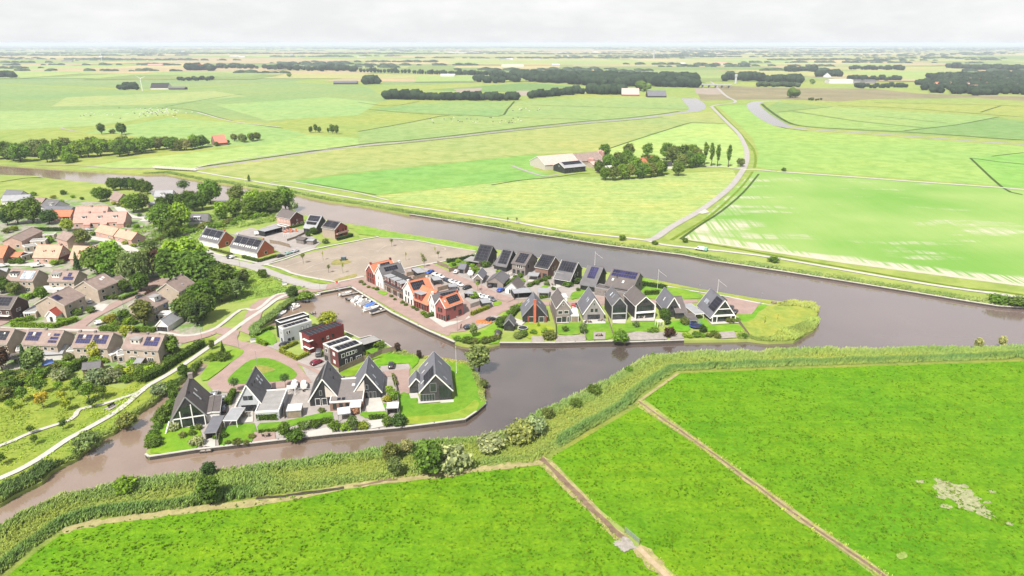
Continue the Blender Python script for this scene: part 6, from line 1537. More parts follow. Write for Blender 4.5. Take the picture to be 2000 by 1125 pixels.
for l, k, a_, c_, d_ in (('flat-roofed rear extension of the leftmost blue-panelled semi', 'S1', (135, 925), (250, 905), 5), ('flat-roofed rear extension right of the blue-panelled semi', 'S1', (580, 925), (700, 915), 5),
                         ('long white flat extension beside the yellow tree', 'S1', (975, 960), (1095, 915), 6), ('beige flat-roofed back kitchen left of the dormer semi', 'S1', (1025, 965), (1140, 945), 4.5), ('grey flat-roofed back kitchen right of the dormer semi', 'S1', (1215, 965), (1290, 940), 4.5),
                         ('white conservatory below the stepped panel semi', 'S1', (345, 380), (560, 370), 4), ('flat-roofed dark garage in front of the pale solar semi', 'S1', (160, 340), (300, 345), 6), ('long flat garage between the two upper semis', 'S1', (600, 375), (740, 350), 4),
                         ('bright blue flat roof on a rear extension by the dark trees', 'S1', (1480, 545), (1605, 535), 5.5), ('small flat extension at the back of the white dormer semi', 'S1', (1385, 605), (1500, 600), 4), ('flat-roofed extension with balcony behind the brown tiled semi', 'S1', (1640, 470), (1740, 460), 5),
                         ('flat garage roof between the long beige block and the square house', 'R8', (260, 590), (395, 580), 5), ('brick garage in the back gardens beside the square house', 'R8', (370, 535), (470, 530), 4), ('flat light roof left of the salmon-roofed house', 'R8', (190, 720), (290, 690), 6), ('flat roof outbuilding below the long beige block', 'R8', (215, 640), (330, 620), 5)):
 rf = M('blue_roof_sheet', (.07, .19, .5), .6, .08) if 'bright blue' in l else ('white' if 'white' in l else 'flat')
 block(l, (k, *a_), (k, *c_), d_, 2.9, 'white' if 'conservatory' in l else 'beige', rf, WHITE, name='flat_extension', cat='extension', group=GG, par=.2, win=[('F', 2, .5, 1.2, 1.7)])
canopy('blue tarpaulin roof over a garden store by the tall willow', ('S1', 370, 1055), ('S1', 475, 1030), 4.0, 2.3, M('blue_tarpaulin', (.08, .16, .42), .6, .1), WOODP, 'garden_canopy', 'canopy')
canopy('grey lean-to roof in the garden below the dormer semi', ('S1', 1140, 1065), ('S1', 1215, 1060), ('S1', 1240, 985), 2.3, 'light', WOODP, 'garden_canopy', 'canopy')
canopy('dark carport beside the leftmost front semi', ('S1', 30, 1005), ('S1', 155, 990), 5.0, 2.5, 'tbrown', GREYP)
lim = [(max(min(p[0], 190), -150), min(max(p[1], 80), 400)) for p in bank_strip]
P = scatter_in(lim, 6.0, 3)
sb = south_bank
dw = dist_line(P, sb)
medge = poly('- -300,1260 -80,1190; S3 60,1120 250,960 450,825 650,770 1000,735 1300,690; S4 0,650 560,570 920,530 1500,450 1800,424; S5 150,470 490,270; S5 510,235 650,140 1000,125; - 2000,706 2500,690')
dm = dist_line(P, medge)
nz = vnoise(P[:, 0] / 6, P[:, 1] / 6, 1); nz2 = vnoise(P[:, 0] / 17, P[:, 1] / 17, 2)
u_like = P[:, 0] / P[:, 1]                                            # left to right along the bank
tall_w = np.clip(1 - dw / (3.2 + 3.5 * nz2), 0, 1)
inner = np.clip(1 - np.abs(dm - 3.6) / 2.6, 0, 1) * np.where((P[:, 0] < -62) | (P[:, 0] > 12), 1.0, .25)
thick = np.clip((nz2 - .42) * 4, 0, 1) * ((P[:, 0] > -75) & (P[:, 0] < -30))
tl = np.maximum(np.maximum(tall_w, inner), thick)
H = .30 + .40 * nz + tl * (1.0 + .7 * nz)
keep = (dm > 1.6) & (RNG.random(len(P)) < .55 + .45 * (tl > .15))
P, H, tl, nz, dw, dm, nz2, inner = (a[keep] for a in (P, H, tl, nz, dw, dm, nz2, inner))
green = np.array([0.125, 0.195, 0.055]); olive = np.array([0.158, 0.208, 0.05]); dark = np.array([0.065, 0.125, 0.035]); pale = np.array([0.20, 0.245, 0.115])
w1 = np.clip(tl * 1.4, 0, 1)[:, None]
colr = olive * (1 - w1) + green * w1
wi = np.clip(inner * 1.2 - .1, 0, 1)[:, None] * .75; colr = colr * (1 - wi) + dark * wi
wp = (np.clip(1 - dw / 2.2, 0, 1) * np.clip(nz2 * 2 - .5, 0, 1))[:, None] * .7; colr = colr * (1 - wp) + pale * wp
blades('reed_belt', P, H, colr, 4, per=7, width=.13, z0=.05)
def reed_band(name, line, width, per_m2, h, cols, seed, off=0.0, z0=0.05, per=5, w=.15, wl=None):
 pol = ribbon_poly(line, width)
 P = scatter_in(pol, per_m2, seed)
 P = P[~inside(P, WATER)] if wl is None else P
 nz = vnoise(P[:, 0] / 5, P[:, 1] / 5, seed)
 H = h * (.55 + .8 * nz)
 t = np.clip(vnoise(P[:, 0] / 9, P[:, 1] / 9, seed + 5) * 1.6 - .3, 0, 1)[:, None]
 colr = np.array(cols[0]) * (1 - t) + np.array(cols[1]) * t
 return blades(name, P, H, colr, seed, per=per, width=w, z0=z0)
wb = [p for p in west_bank if p[0] > -230]
reed_band('bank_reeds', wb, 3.6, 6, 1.0, ((0.14, 0.19, 0.05), (0.06, 0.10, 0.03)), 11)
reed_band('bank_reeds', poly('S3 0,600 90,540 280,440 350,375'), 4.5, 6, 1.7, ((0.075, 0.12, 0.035), (0.05, 0.085, 0.03)), 12)
bz = poly('R3 60,600 40,500 180,400 300,330 400,240 520,150 600,110 760,110 760,150 640,165 580,170 500,230 440,265 380,310 340,360 300,400 230,430 140,500 160,560')
P = scatter_in(bz, 6, 13); P = P[~inside(P, island_edge + [island_edge[0]])] if False else P
nz = vnoise(P[:, 0] / 5, P[:, 1] / 5, 3)
blades('basin_reeds', P, 1.1 + 1.2 * nz, np.array([0.10, 0.155, 0.05]) * (.75 + .5 * vnoise(P[:, 0] / 8, P[:, 1] / 8, 9))[:, None], 13, per=6, z0=.05)
fb = [p for p in far_bank if -330 < p[0] < 330]
fb2 = [(p[0] + 1.0, p[1] + 2.4) for p in fb]
reed_band('far_bank_reeds', fb2, 4.6, 2.2, 1.1, ((0.15, 0.205, 0.07), (0.10, 0.155, 0.045)), 14, per=4, w=.26)
tip = poly('R6 1480,745 1650,690 1780,640 1860,590 1900,640 1850,720 1660,825 1500,838 1400,838 1220,812 1100,815 1095,760 1180,770 1300,800 1450,800')
P = scatter_in(tip, 5, 15); P = P[~inside(P, WATER)]; nz = vnoise(P[:, 0] / 5, P[:, 1] / 5, 4)
blades('tip_reeds', P, .7 + 1.0 * nz, np.array([0.15, 0.20, 0.05]) * (.7 + .6 * nz)[:, None], 15, per=5, z0=.05)
tip2 = poly('R6 1490,470 1560,450 1840,470 1895,515 1880,570 1820,520 1700,500 1550,490')
P = scatter_in(tip2, 4, 16); P = P[~inside(P, WATER)]; nz = vnoise(P[:, 0] / 5, P[:, 1] / 5, 4)
blades('tip_reeds', P, .7 + .9 * nz, np.array([0.185, 0.215, 0.06]) * (.7 + .6 * nz)[:, None], 16, per=5, z0=.05)
ie = poly('R2 860,400 1080,435 1230,455 1510,495 1565,560 1630,720 1650,840'); reed_band('bank_reeds', ie, 2.8, 6, .75, ((0.20, 0.22, 0.07), (0.14, 0.18, 0.05)), 17)
for line, wd, h, sd in ((d1, 4.0, .4, 21), (d2, 3.0, .5, 22), (d1b, 4.0, .4, 23)):
 Ln = ribbon_poly(smooth(line, 3), wd); P = scatter_in(Ln, 3.0, sd); dd = dist_line(P, line); P = P[(dd > wd * .2)]
 keep = vnoise(P[:, 0] / 1.4, P[:, 1] / 1.4, sd) > .38; P = P[keep]
 blades('ditch_tufts', P, np.full(len(P), h) * RNG.uniform(.5, 1.3, len(P)), np.tile([[0.19, 0.24, 0.05]], (len(P), 1)) * RNG.uniform(.75, 1.2, (len(P), 1)), sd, per=5, width=.13, z0=.2)
for i, (pol, nm) in enumerate(((meadow1, 0), (meadow2, 1), (meadow3, 2))):
 pc = [(max(min(p[0], 210), -140), max(p[1], 92)) for p in pol]
 P = scatter_in(pc, 1.15, 30 + i)
 d = np.hypot(P[:, 0], P[:, 1]); P = P[RNG.random(len(P)) < np.clip(170 / d, .35, 1) ** 2]
 v = vnoise(P[:, 0] / 2.6, P[:, 1] / 2.6, 5 + i) * .6 + vnoise(P[:, 0] / 9, P[:, 1] / 9, 8 + i) * .4
 k = RNG.random(len(P)) < .25 + .9 * v; P, v = P[k], v[k]
 t = RNG.random((len(P), 1))
 colr = np.array([0.055, 0.175, 0.003]) * (1 - t) + np.array([0.16, 0.265, 0.014]) * t
 blades('meadow_tussocks', P, .14 + .34 * v, colr, 40 + i, per=5, width=.26, spread=1.1, z0=.05, bright=.95)
P = scatter_in(patch(PATCH, 3, 3.0), 3.5, 71); v = vnoise(P[:, 0] / 1.5, P[:, 1] / 1.5, 72); P, v = P[v > .62], v[v > .62]
blades('patch_tufts', P, .12 + .2 * v, np.array([[.14, .22, .02]]) * (.7 + .8 * RNG.random((len(P), 1))), 73, per=5, width=.2, spread=1.0, z0=.2, bright=1.0)
def herb(name, s, per, h, col, seed, per_clump=4, w=.22):
 pol = poly(s); P = scatter_in(pol, per, seed); P = P[~inside(P, WATER)]
 v = vnoise(P[:, 0] / 3.5, P[:, 1] / 3.5, seed); P, v = P[v > .3], v[v > .3]
 blades(name, P, h * (.4 + v), np.array(col) * (.7 + .6 * vnoise(P[:, 0] / 6, P[:, 1] / 6, seed + 2))[:, None], seed, per=per_clump, width=w, spread=.9, z0=.1)
herb('park_tussocks', '- 0,770 100,740 230,765 300,735 250,800 130,850 0,925', 1.6, .4, (0.165, 0.235, 0.035), 51)
herb('bank_grass_tufts', 'S3 0,490 250,365 450,235 560,175 800,40 950,5 700,170 560,260 350,390 90,560 0,620', 2.0, .45, (0.16, 0.24, 0.035), 52)
herb('rough_grass_tufts', 'R7 520,770 720,800 850,850 960,880 940,960 1210,960 1100,1010 700,1080 500,1125 400,1125 480,900', 1.8, .6, (0.15, 0.225, 0.05), 53)
herb('scrub_grass', '- 255,450 330,430 480,415 575,412 585,425 540,432 470,445 430,450 395,480 380,500 300,480', 1.2, 1.0, (0.13, 0.20, 0.045), 54)
# ================================================================== QUAYS, BOATS, CARS, GARDENS
quay('pale capped quay wall along the south side of the front island', poly('R1 155,1068 185,1092 600,1028; R2 300,1118 930,1058 1478,988 1578,920'))
quay('low timber edging round the reeds at the east end of the front island', poly('R2 1580,918 1658,850 1640,760'), .35, .2, DECK, name='timber_edging')
quay('long concrete quay wall in front of the townhouse row', poly('R4 255,506 700,790 1100,988 1398,1118'), .8)
quay('short quay wall at the head of the harbour basin', poly('R3 830,78 1236,2'), .7)
quay('timber quay wall along the gardens of the waterfront row', poly('R5 450,984 740,984 960,984 1500,969; R6 0,845 580,824'), .6)
quay('small quay wall behind the three cube houses', poly('R3 1125,512 1320,600 1440,570 1560,620 1720,728'), .4)
quay('pale stone edge along the far bank of the main canal', [p for p in far_bank if -75 < p[0] < 250][::1], .8, .12, M('stone_riprap', (.40, .375, .33), .95, .25, 1.2), name='stone_edge')
def jetty(label, k, a_, c_, w=1.2, group='dark timber jetties in the harbour'):
 p, p2 = at(k, *a_, WATER_Z), at(k, *c_, WATER_Z); r = thing('jetty', label, 'jetty', (*p, WATER_Z), 0, group)
 d = Vector(p2) - Vector(p)
 MB().beam((0, 0, .75), (d.x, d.y, .75), w, .12).build('deck', DECK, r); MB().beam((0, 0, .62), (d.x, d.y, .62), w * .9, .35).build('side_beam', WETT, r)
 n = max(2, int(d.length / 4)); nn = Vector((-d.y, d.x)).normalized() * w * .42
 for i in range(n + 1):
  for s in (-1, 1): q_ = d * (i / n) * .98 + nn * s; MB().tube((q_.x, q_.y, -1), (q_.x, q_.y, 1.15), .11, n=6).build('pile', WETT, r)
jetty('jetty nearest the head of the harbour, beside the white sloop', 'R3', (1105, 118), (1345, 72)); jetty('middle harbour jetty between the grey and the white boats', 'R3', (1180, 165), (1400, 118)); jetty('harbour jetty between the two covered cabin boats', 'R3', (1275, 215), (1470, 160)); jetty('nearest harbour jetty beside the small black-cockpit boat', 'R3', (1455, 330), (1655, 272))
jetty('long dark jetty along the reeds on the west side of the basin', 'R3', (350, 350), (585, 172), 1.0); jetty('square dock frame behind the white and black cube houses', 'R3', (745, 330), (810, 318), .5); jetty('small landing stage below the grey canopy on the front island', 'R1', (640, 1050), (740, 1040), 1.5, None); jetty('floating wooden raft at the basin head by the bush', 'R3', (760, 108), (850, 92), 1.4)
for a_ in (('dark sloop with violet cover at the head of the quay', 'R3', 1130, 35, (1240, 12), 6.5, 2.2, 'covered', 'violet'), ('white open sloop moored along the first jetty', 'R3', 1150, 88, (1250, 62), 6.5, 2.0, 'open', 'grey'), ('long grey open boat below the second jetty', 'R3', 1235, 138, (1330, 112), 6.0, 1.9, 'open', 'grey', HULLD),
           ('white cabin cruiser, upper of two side by side', 'R3', 1295, 150, (1370, 115), 6.8, 2.4, 'cabin', 'grey'), ('white cabin cruiser, lower of two side by side', 'R3', 1340, 185, (1420, 148), 6.8, 2.4, 'cabin', 'white'), ('boat under a grey cover beside the white cruisers', 'R3', 1385, 202, (1470, 172), 6.0, 2.1, 'covered', 'grey'),
           ('boat under a bright blue cover in the harbour', 'R3', 1450, 220, (1540, 185), 6.8, 2.3, 'covered', 'blue'), ('long white open sloop beside the blue covered boat', 'R3', 1450, 262, (1570, 228), 8.0, 2.3, 'open', 'white'), ('small white boat with black cockpit on the last jetty', 'R3', 1510, 292, (1590, 268), 5.5, 2.0, 'covered', 'black'),
           ('white rubber dinghy moored against the quay past the last jetty', 'R3', 1680, 298, (1640, 280), 4.0, 1.8, 'open', 'white'), ('white motor boat by the reeds at the far end of the west jetty', 'R3', 615, 172, (640, 165), 4.5, 1.8, 'cabin', 'white'), ('white motor boat with seats halfway along the west jetty', 'R3', 560, 235, (600, 215), 5.0, 2.0, 'cabin', 'grey'),
           ('low white speedboat just outside the west jetty boats', 'R3', 580, 250, (610, 238), 4.5, 1.8, 'open', 'grey'), ('white boat under a pale cover behind the cube houses', 'R3', 415, 318, (450, 300), 5.5, 2.2, 'covered', 'white'), ('flat white punt beside the pale covered boat', 'R3', 372, 328, (400, 300), 5.0, 1.6, 'open', 'grey'), ('open boat at the head of the basin beside the bush', 'R3', 800, 112, (840, 104), 5.0, 1.8, 'open', 'white'), ('small dinghy tied to the waterfront garden deck', 'R5', 1240, 990, (1270, 990), 4.0, 1.5, 'open', 'white')):
 boat(*a_[1:1] or (a_[0],), *a_[1:4], a_[4], *a_[5:9], *(a_[9:] if len(a_) > 9 else ()))
boat('white covered boat on a trailer beside the peninsula street', 'R5', 185, 375, (190, 340), 6.5, 2.5, 'covered', 'white', None, 'boats kept ashore', .7); boat('white speedboat on a trailer in the island yard, left of two', 'R1', 1470, 500, (1475, 470), 4.5, 1.9, 'cabin', 'white', None, 'boats kept ashore', .7); boat('white speedboat on a trailer in the island yard, right of two', 'R1', 1552, 505, (1552, 475), 4.5, 1.9, 'cabin', 'grey', None, 'boats kept ashore', .7)
for nm, (k, x, y) in (('two', ('R5', 185, 385)), ('left', ('R1', 1470, 505)), ('right', ('R1', 1552, 510))):
 p = at(k, x, y); r = thing('boat_trailer', {'two': 'trailer under the white covered boat by the peninsula street', 'left': 'trailer under the left speedboat in the island yard', 'right': 'trailer under the right speedboat in the island yard'}[nm], 'trailer', (*p, .25))
 MB().beam((-2, 0, .55), (2, 0, .55), .2, .12).beam((0, -.9, .5), (0, .9, .5), .12, .12).build('frame', STEEL, r)
 for s in (-.9, .9): MB().tube((0, s - .1, .3), (0, s + .1, .3), .3, n=10).build('wheel', TYRE, r)
BK, WH, SI, GY, RD, BL, DG = (.012, .012, .014), (.6, .6, .58), (.36, .37, .38), (.10, .105, .11), (.16, .012, .025), (.02, .07, .32), (.03, .04, .06)
for a_ in (('dark red hatchback in front of the black cube house', 'R3', 820, 900, (890, 870), RD), ('black estate car parked beside the white cube house', 'R3', 460, 690, (530, 660), BK), ('white-topped dark van between the red and black cube houses', 'R3', 850, 795, (865, 740), GY, 'van'), ('small black car on the brick square behind the lawn', 'R2', 830, 530, (833, 500), BK, 'suv'),
           ('silver car parked by the flat carport on the island', 'R1', 835, 600, (838, 560), SI), ('white car behind the A-frame house', 'R1', 760, 560, (775, 535), WH), ('dark car in the shade of the carport by the A-frame house', 'R1', 835, 690, (840, 650), DG),
           ('blue car by the first carport behind the townhouses', 'R4', 1125, 365, (1095, 375), BL), ('white car, upper of two behind the dark brick terrace', 'R4', 1190, 395, (1240, 410), WH), ('white car, lower of two behind the dark brick terrace', 'R4', 1240, 412, (1290, 430), WH), ('dark car parked before the row of white cars', 'R4', 1310, 455, (1350, 470), DG), ('white car left of a row of three in the court', 'R4', 1365, 470, (1400, 485), WH), ('silver car, middle of three in the court', 'R4', 1410, 485, (1450, 500), SI), ('white car right of a row of three in the court', 'R4', 1450, 500, (1480, 515), WH),
           ('black car with open back near the narrow townhouse', 'R4', 1530, 535, (1500, 545), BK), ('white car left of the row behind the corner townhouse', 'R5', 275, 570, (300, 585), WH), ('silver car second in the row behind the corner townhouse', 'R5', 310, 580, (335, 595), SI), ('white car third in the row behind the corner townhouse', 'R5', 345, 590, (370, 600), WH), ('grey car last in the row behind the corner townhouse', 'R5', 378, 600, (400, 610), GY),
           ('bright blue car beside the white gabled shed', 'R5', 460, 515, (490, 500), BL), ('white car by the small slate shed', 'R5', 55, 345, (80, 325), WH), ('dark blue car on the corner parking by the green point', 'R5', 170, 855, (215, 845), DG), ('black car on the corner parking beyond the orange heap', 'R5', 370, 785, (400, 775), BK), ('black motor car under the long dark carport', 'R5', 360, 470, (362, 440), BK), ('red car between two waterfront houses', 'R5', 1125, 660, (1130, 635), (.3, .05, .04)), ('dark car between two waterfront houses', 'R5', 1155, 655, (1160, 630), BK),
           ('black car parked behind the big waterfront A-frame, upper', 'R6', 1035, 520, (1050, 500), BK), ('black car parked behind the big waterfront A-frame, lower', 'R6', 1075, 560, (1090, 540), BK),
           ('black estate car by the clipped hedge on the plot street', 'R7', 945, 635, (1000, 622), BK), ('mint green car in the row of three by the plot street', 'R7', 1035, 605, (1080, 590), (.22, .34, .30)), ('pale car last of the row of three by the plot street', 'R7', 1110, 582, (1155, 565), SI), ('dark car, left of two at the terrace corner', 'R7', 375, 645, (360, 625), BK), ('white car, right of two at the terrace corner', 'R7', 420, 645, (460, 630), WH), ('white van beside the long black carport', 'R7', 710, 390, (750, 385), WH, 'van'),
           ('white car parked on the branch street by the ochre bush', 'S1', 890, 690, (930, 680), WH), ('black car parked beside the purple shrub', 'S1', 1245, 465, (1290, 455), BK), ('white car on the drive between the two blank gables', 'S1', 785, 505, (765, 480), WH), ('white car near the willow at the dark trees', 'S1', 1175, 380, (1180, 355), WH), ('dark car by the flat beige garage', 'S1', 178, 625, (185, 600), DG), ('white van in front of the upper semis', 'S1', 330, 190, (370, 185), WH, 'van'), ('white car at the left edge of the upper street', 'S1', 30, 190, (60, 185), WH), ('silver car in the lane below the pink terraces', 'R8', 780, 500, (830, 495), SI), ('silver car by the lane beside the big green tree', 'R8', 1290, 385, (1292, 365), SI), ('white car in the scrub lane by the terraces', 'R8', 1655, 580, (1690, 570), WH, 'suv')):
 car(*a_)
p = at('T2', 185, 540); q_ = at('T2', 225, 545)
r = car('small white pickup with mint tarpaulin load on the canal path', 'T2', 190, 541, (160, 536), WH, 'van', 'none', 'pickup_truck', 'pickup'); del r['group']
MB().box(-3.9, -1.0, .5, -2.6, 1.0, 1.9).build('tarpaulin_load', M('mint_tarpaulin', (.22, .42, .36), .7, .1), r)
flagpole('tall white flagpole on the lawn beside the large black house', 'R2', 1402, 585, 9.2, False)
flagpole('white flagpole with slanting pennant by the wide timber barn house', 'R6', 319, 322, 8.5, True, -.1); flagpole('white flagpole with slanting pennant behind the big waterfront A-frame', 'R6', 904, 378, 6.5, True, -.2); flagpole('small white flagpole behind the barn house row by the canal', 'R5', 1320, 275, 6.5, True, -.2); flagpole('lone pale mast among the canal bank trees', 'T4', 905, 215, 10, False)
for l, k, x, y in (('slim lamp by the roundabout lawn', 'R1', 978, 150), ('slim lamp on the lawn of the roundabout', 'R1', 1138, 300), ('lamp beside the village street bend', 'R1', 650, 60), ('lamp at the harbour head road', 'R7', 1380, 995), ('lamp at the terrace street junction', 'R7', 500, 750), ('lamp on the peninsula street by the sheds', 'R5', 283, 530), ('lamp on the peninsula street near the corner carport', 'R5', 425, 600), ('lamp by the wide double carport', 'R5', 620, 635), ('lamp on the quay street behind the white townhouse', 'R4', 1335, 430), ('lamp behind the corner townhouse court', 'R4', 1690, 585), ('lamp at the quay corner near the sculpture', 'R4', 1425, 990), ('lamp on the corner parking', 'R5', 62, 880), ('lamp behind the brick parking at the peninsula end', 'R6', 1325, 490), ('lamp on the lawn behind the waterfront A-frame', 'R6', 725, 410), ('lamp on the branch street of the village', 'S1', 1090, 555)):
 lamp_post(l, k, x, y)
TR_ = M('grey_padding', (.35, .35, .34), .7, .1)
trampoline('blue netted trampoline by the dark pergola on the waterfront', 'R6', 690, 700, 2.3); trampoline('grey rimmed trampoline on the lawn of the red chimney house', 'R5', 662, 865, 1.9, False, TR_)
for i, (k, x, y) in enumerate((('R1', 530, 800), ('R1', 1040, 740), ('R1', 1215, 915), ('R2', 1305, 795), ('R5', 1380, 785), ('R5', 1260, 800), ('R5', 1010, 775), ('R5', 560, 370), ('R5', 930, 460), ('R6', 160, 610), ('R2', 690, 775), ('R5', 1360, 925))):
 table_set(('white table under the A-frame glass gable', 'table on the brick terrace of the light gabled house', 'picnic table on the brick quay terrace', 'table on the corner terrace of the large black house', 'table on the right of the pale waterfront terrace', 'table on the left of the pale waterfront terrace', 'round-looking dark table before the taupe house', 'table in the barn house garden by the sheds', 'table in the barn garden beside the blue play things', 'long table under the white balcony house', 'table behind the linked black houses', 'low table on the small waterfront deck')[i], k, x, y, rz=i)
 for j in range(2): garden_chair('garden chair drawn up at a terrace table', k, x - 26 + 52 * j, y + 4, i + j * 2.6, (WHITE, GREYP, BLACKP)[i % 3])
bench('dark bench on the pad between the two park paths', 'S2', 985, 880, (1020, 862), BLACKP); bench('small bench at the end of the peninsula path', 'R6', 1455, 470, (1480, 475))
OR = M('orange_rubble', (.42, .17, .06), .9, .35, 2.0)
rng = np.random.default_rng(8); p = at('R5', 310, 795); m = MB()
for i in range(60): a, r_ = rng.uniform(0, 6.28), rng.uniform(0, 1) ** .5; x, y, s = math.cos(a) * r_ * 3.2, math.sin(a) * r_ * 2.0, rng.uniform(.25, .6); m.tube((x, y, 0), (x + rng.uniform(-.3, .3), y, .25 + .55 * (1 - r_) + s * .3), s, s * .5, 5)
o = m.build('rubble_heap', OR, loc=(*p, .2)); tag(o, 'heap of orange rubble between two dark cars', 'heap')
r = thing('sculpture', 'rusty brown standing sculpture on the quay corner', 'sculpture', (*at('R4', 1462, 975), .25)); MB().tube((0, 0, 0), (.1, 0, 1.2), .3, .22, 7).tube((.1, 0, 1.2), (.35, 0, 2.0), .28, .12, 7).build('figure', M('rust', (.10, .05, .035), .9, .2), r); MB().box(-.5, -.5, 0, .5, .5, .15).build('plinth', GREY, r)
r = thing('round_sign', 'red round sign standing at the harbour head', 'sign', (*at('R7', 1568, 950), .25)); MB().tube((0, 0, 0), (0, 0, 1.3), .05).build('pole', STEEL, r); MB().tube((0, -.04, 1.7), (0, .04, 1.7), .5, n=14).build('sign_plate', M('signal_red', (.45, .02, .03), .5, .05), r)
r = thing('utility_box', 'dark green box on the sandy patch in the bare plot', 'box', (*at('R7', 1640, 668), .2)); MB().box(-1.1, -.8, 0, 1.1, .8, 1.7).build('cabinet', M('dark_teal', (.04, .07, .08), .6, .1), r); MB().box(-1.2, -.9, 1.702, 1.2, .9, 1.8).build('lid', GREYP, r)
for l, k, x, y in (('white cupboard by the roundabout road', 'R3', 88, 645), ('white concrete manhole block in the rough grass', 'R7', 990, 940), ('green bin box near the carports on the village street', 'S2', 1200, 420)):
 p = at(k, x, y); r = thing('utility_box', l, 'box', (*p, .2), .5); MB().box(-.9, -.5, 0, .9, .5, 1.1).build('cabinet', WHITE, r); MB().box(-1, -.6, 1.102, 1, .6, 1.2).build('lid', GREYP, r)
r = thing('play_frame', 'orange and red climbing blocks in the courtyard of the new houses', 'play frame', (*at('R7', 1060, 360), .2), .4)
for i in range(5): MB().box(i*1.6 - 4, -.6 + (i % 2) * 1.2, 0, i*1.6 - 3, .4 + (i % 2) * 1.2, 1.1 + .5 * (i % 3)).build('play_block', M('play_orange', (.5, .16, .08), .6, .1), r)
for i in range(4): MB().beam((i*1.6 - 3.5, 0, 1.2), (i*1.6 - 1.9, 1, 1.3), .2, .12).build('play_beam', WHITE, r)
p = at('R7', 980, 412); r = thing('play_frame', 'white climbing frame in front of the terraces courtyard', 'play frame', (*p, .2))
for i in range(4): MB().tube((i, 0, 0), (i, 0, 2), .07).build('post', WHITE, r)
MB().tube((0, 0, 1.95), (3, 0, 1.95), .07).build('top_bar', WHITE, r)
for l, k, x, y in (('white lattice pergola on the waterfront lawn', 'R6', 335, 690), ('white square parasol on the basin-side terrace', 'R1', 1440, 540)):
 p = at(k, x, y); r = thing('pergola', l, 'pergola', (*p, .25), .2)
 for sx in (-1.1, 1.1):
  for sy in (-1.1, 1.1): MB().box(sx-.07, sy-.07, 0, sx+.07, sy+.07, 2.2).build('post', WHITE, r)
 for i in range(5): MB().box(-1.3, -1.2 + i*.55, 2.2, 1.3, -1.08 + i*.55, 2.32).build('beam', WHITE, r)
a_, c_ = at('S5', 442, 762), at('S5', 496, 808); r = thing('field_gate', 'galvanised field gate on the gravel crossing in the foreground', 'gate', (*a_, .25)); d = Vector(c_) - Vector(a_)
for i, z in enumerate((.3, .55, .8, 1.05, 1.3)): MB().tube((0, 0, z), (d.x, d.y, z), .035, n=6).build('rail', STEEL, r)
for t in (0, .33, .66, 1): MB().tube((d.x*t, d.y*t, .2), (d.x*t, d.y*t, 1.36), .035, n=6).build('upright', STEEL, r)
for t in (-.02, 1.02): MB().tube((d.x*t, d.y*t, -.2), (d.x*t, d.y*t, 1.5), .09, n=7).build('gate_post', WOODP, r)
for l, s, h in (('long wooden fence between the black cube house and the gabled pair', 'R2 370,580 470,530 590,475 650,460 750,415 868,388', 1.8), ('pale fence on the lawn side of the summerhouse', 'R2 905,945 880,760 845,610', 1.6), ('wooden fence behind the first carports of the townhouses', 'R4 870,395 1000,370', 1.8), ('wooden fence of the dark brick terrace gardens', 'R4 940,440 1110,400', 1.8), ('garden fence behind the orange-roofed townhouse', 'R4 1210,560 1330,530', 1.8), ('wooden fence round the corner barn house garden', 'R4 1205,265 1335,315 1335,350 1440,320', 1.8), ('pale fence behind the corner townhouse', 'R4 1570,745 1700,700', 1.8), ('fence between the red chimney house and the taupe house', 'R5 905,650 960,830 965,960', 1.6), ('fence between the taupe and the pale waterfront gardens', 'R5 1190,780 1240,960', 1.2), ('fence between two waterfront lawns beside the round bush', 'R5 1440,770 1495,940', 1.3), ('fence at the garden edge of the big waterfront A-frame', 'R6 1110,650 1215,795', 1.3), ('fence beside the light gabled house garden', 'R1 830,790 800,1000', 1.5), ('fence behind the small shed in the island row', 'R1 1375,640 1375,760', 1.6), ('wooden screen in the barn house gardens', 'R5 700,480 860,410 880,395', 1.7), ('wooden screen beside the slate shed gardens', 'R5 240,300 400,250', 1.7), ('courtyard fence behind the terraces', 'R7 830,480 950,500 1050,530', 1.8), ('low fence across the north courtyard', 'R7 1020,460 1110,430 1230,370', 1.2)):
 fence(l, poly(s), h, WOODP if 'pale' not in l else DECK)
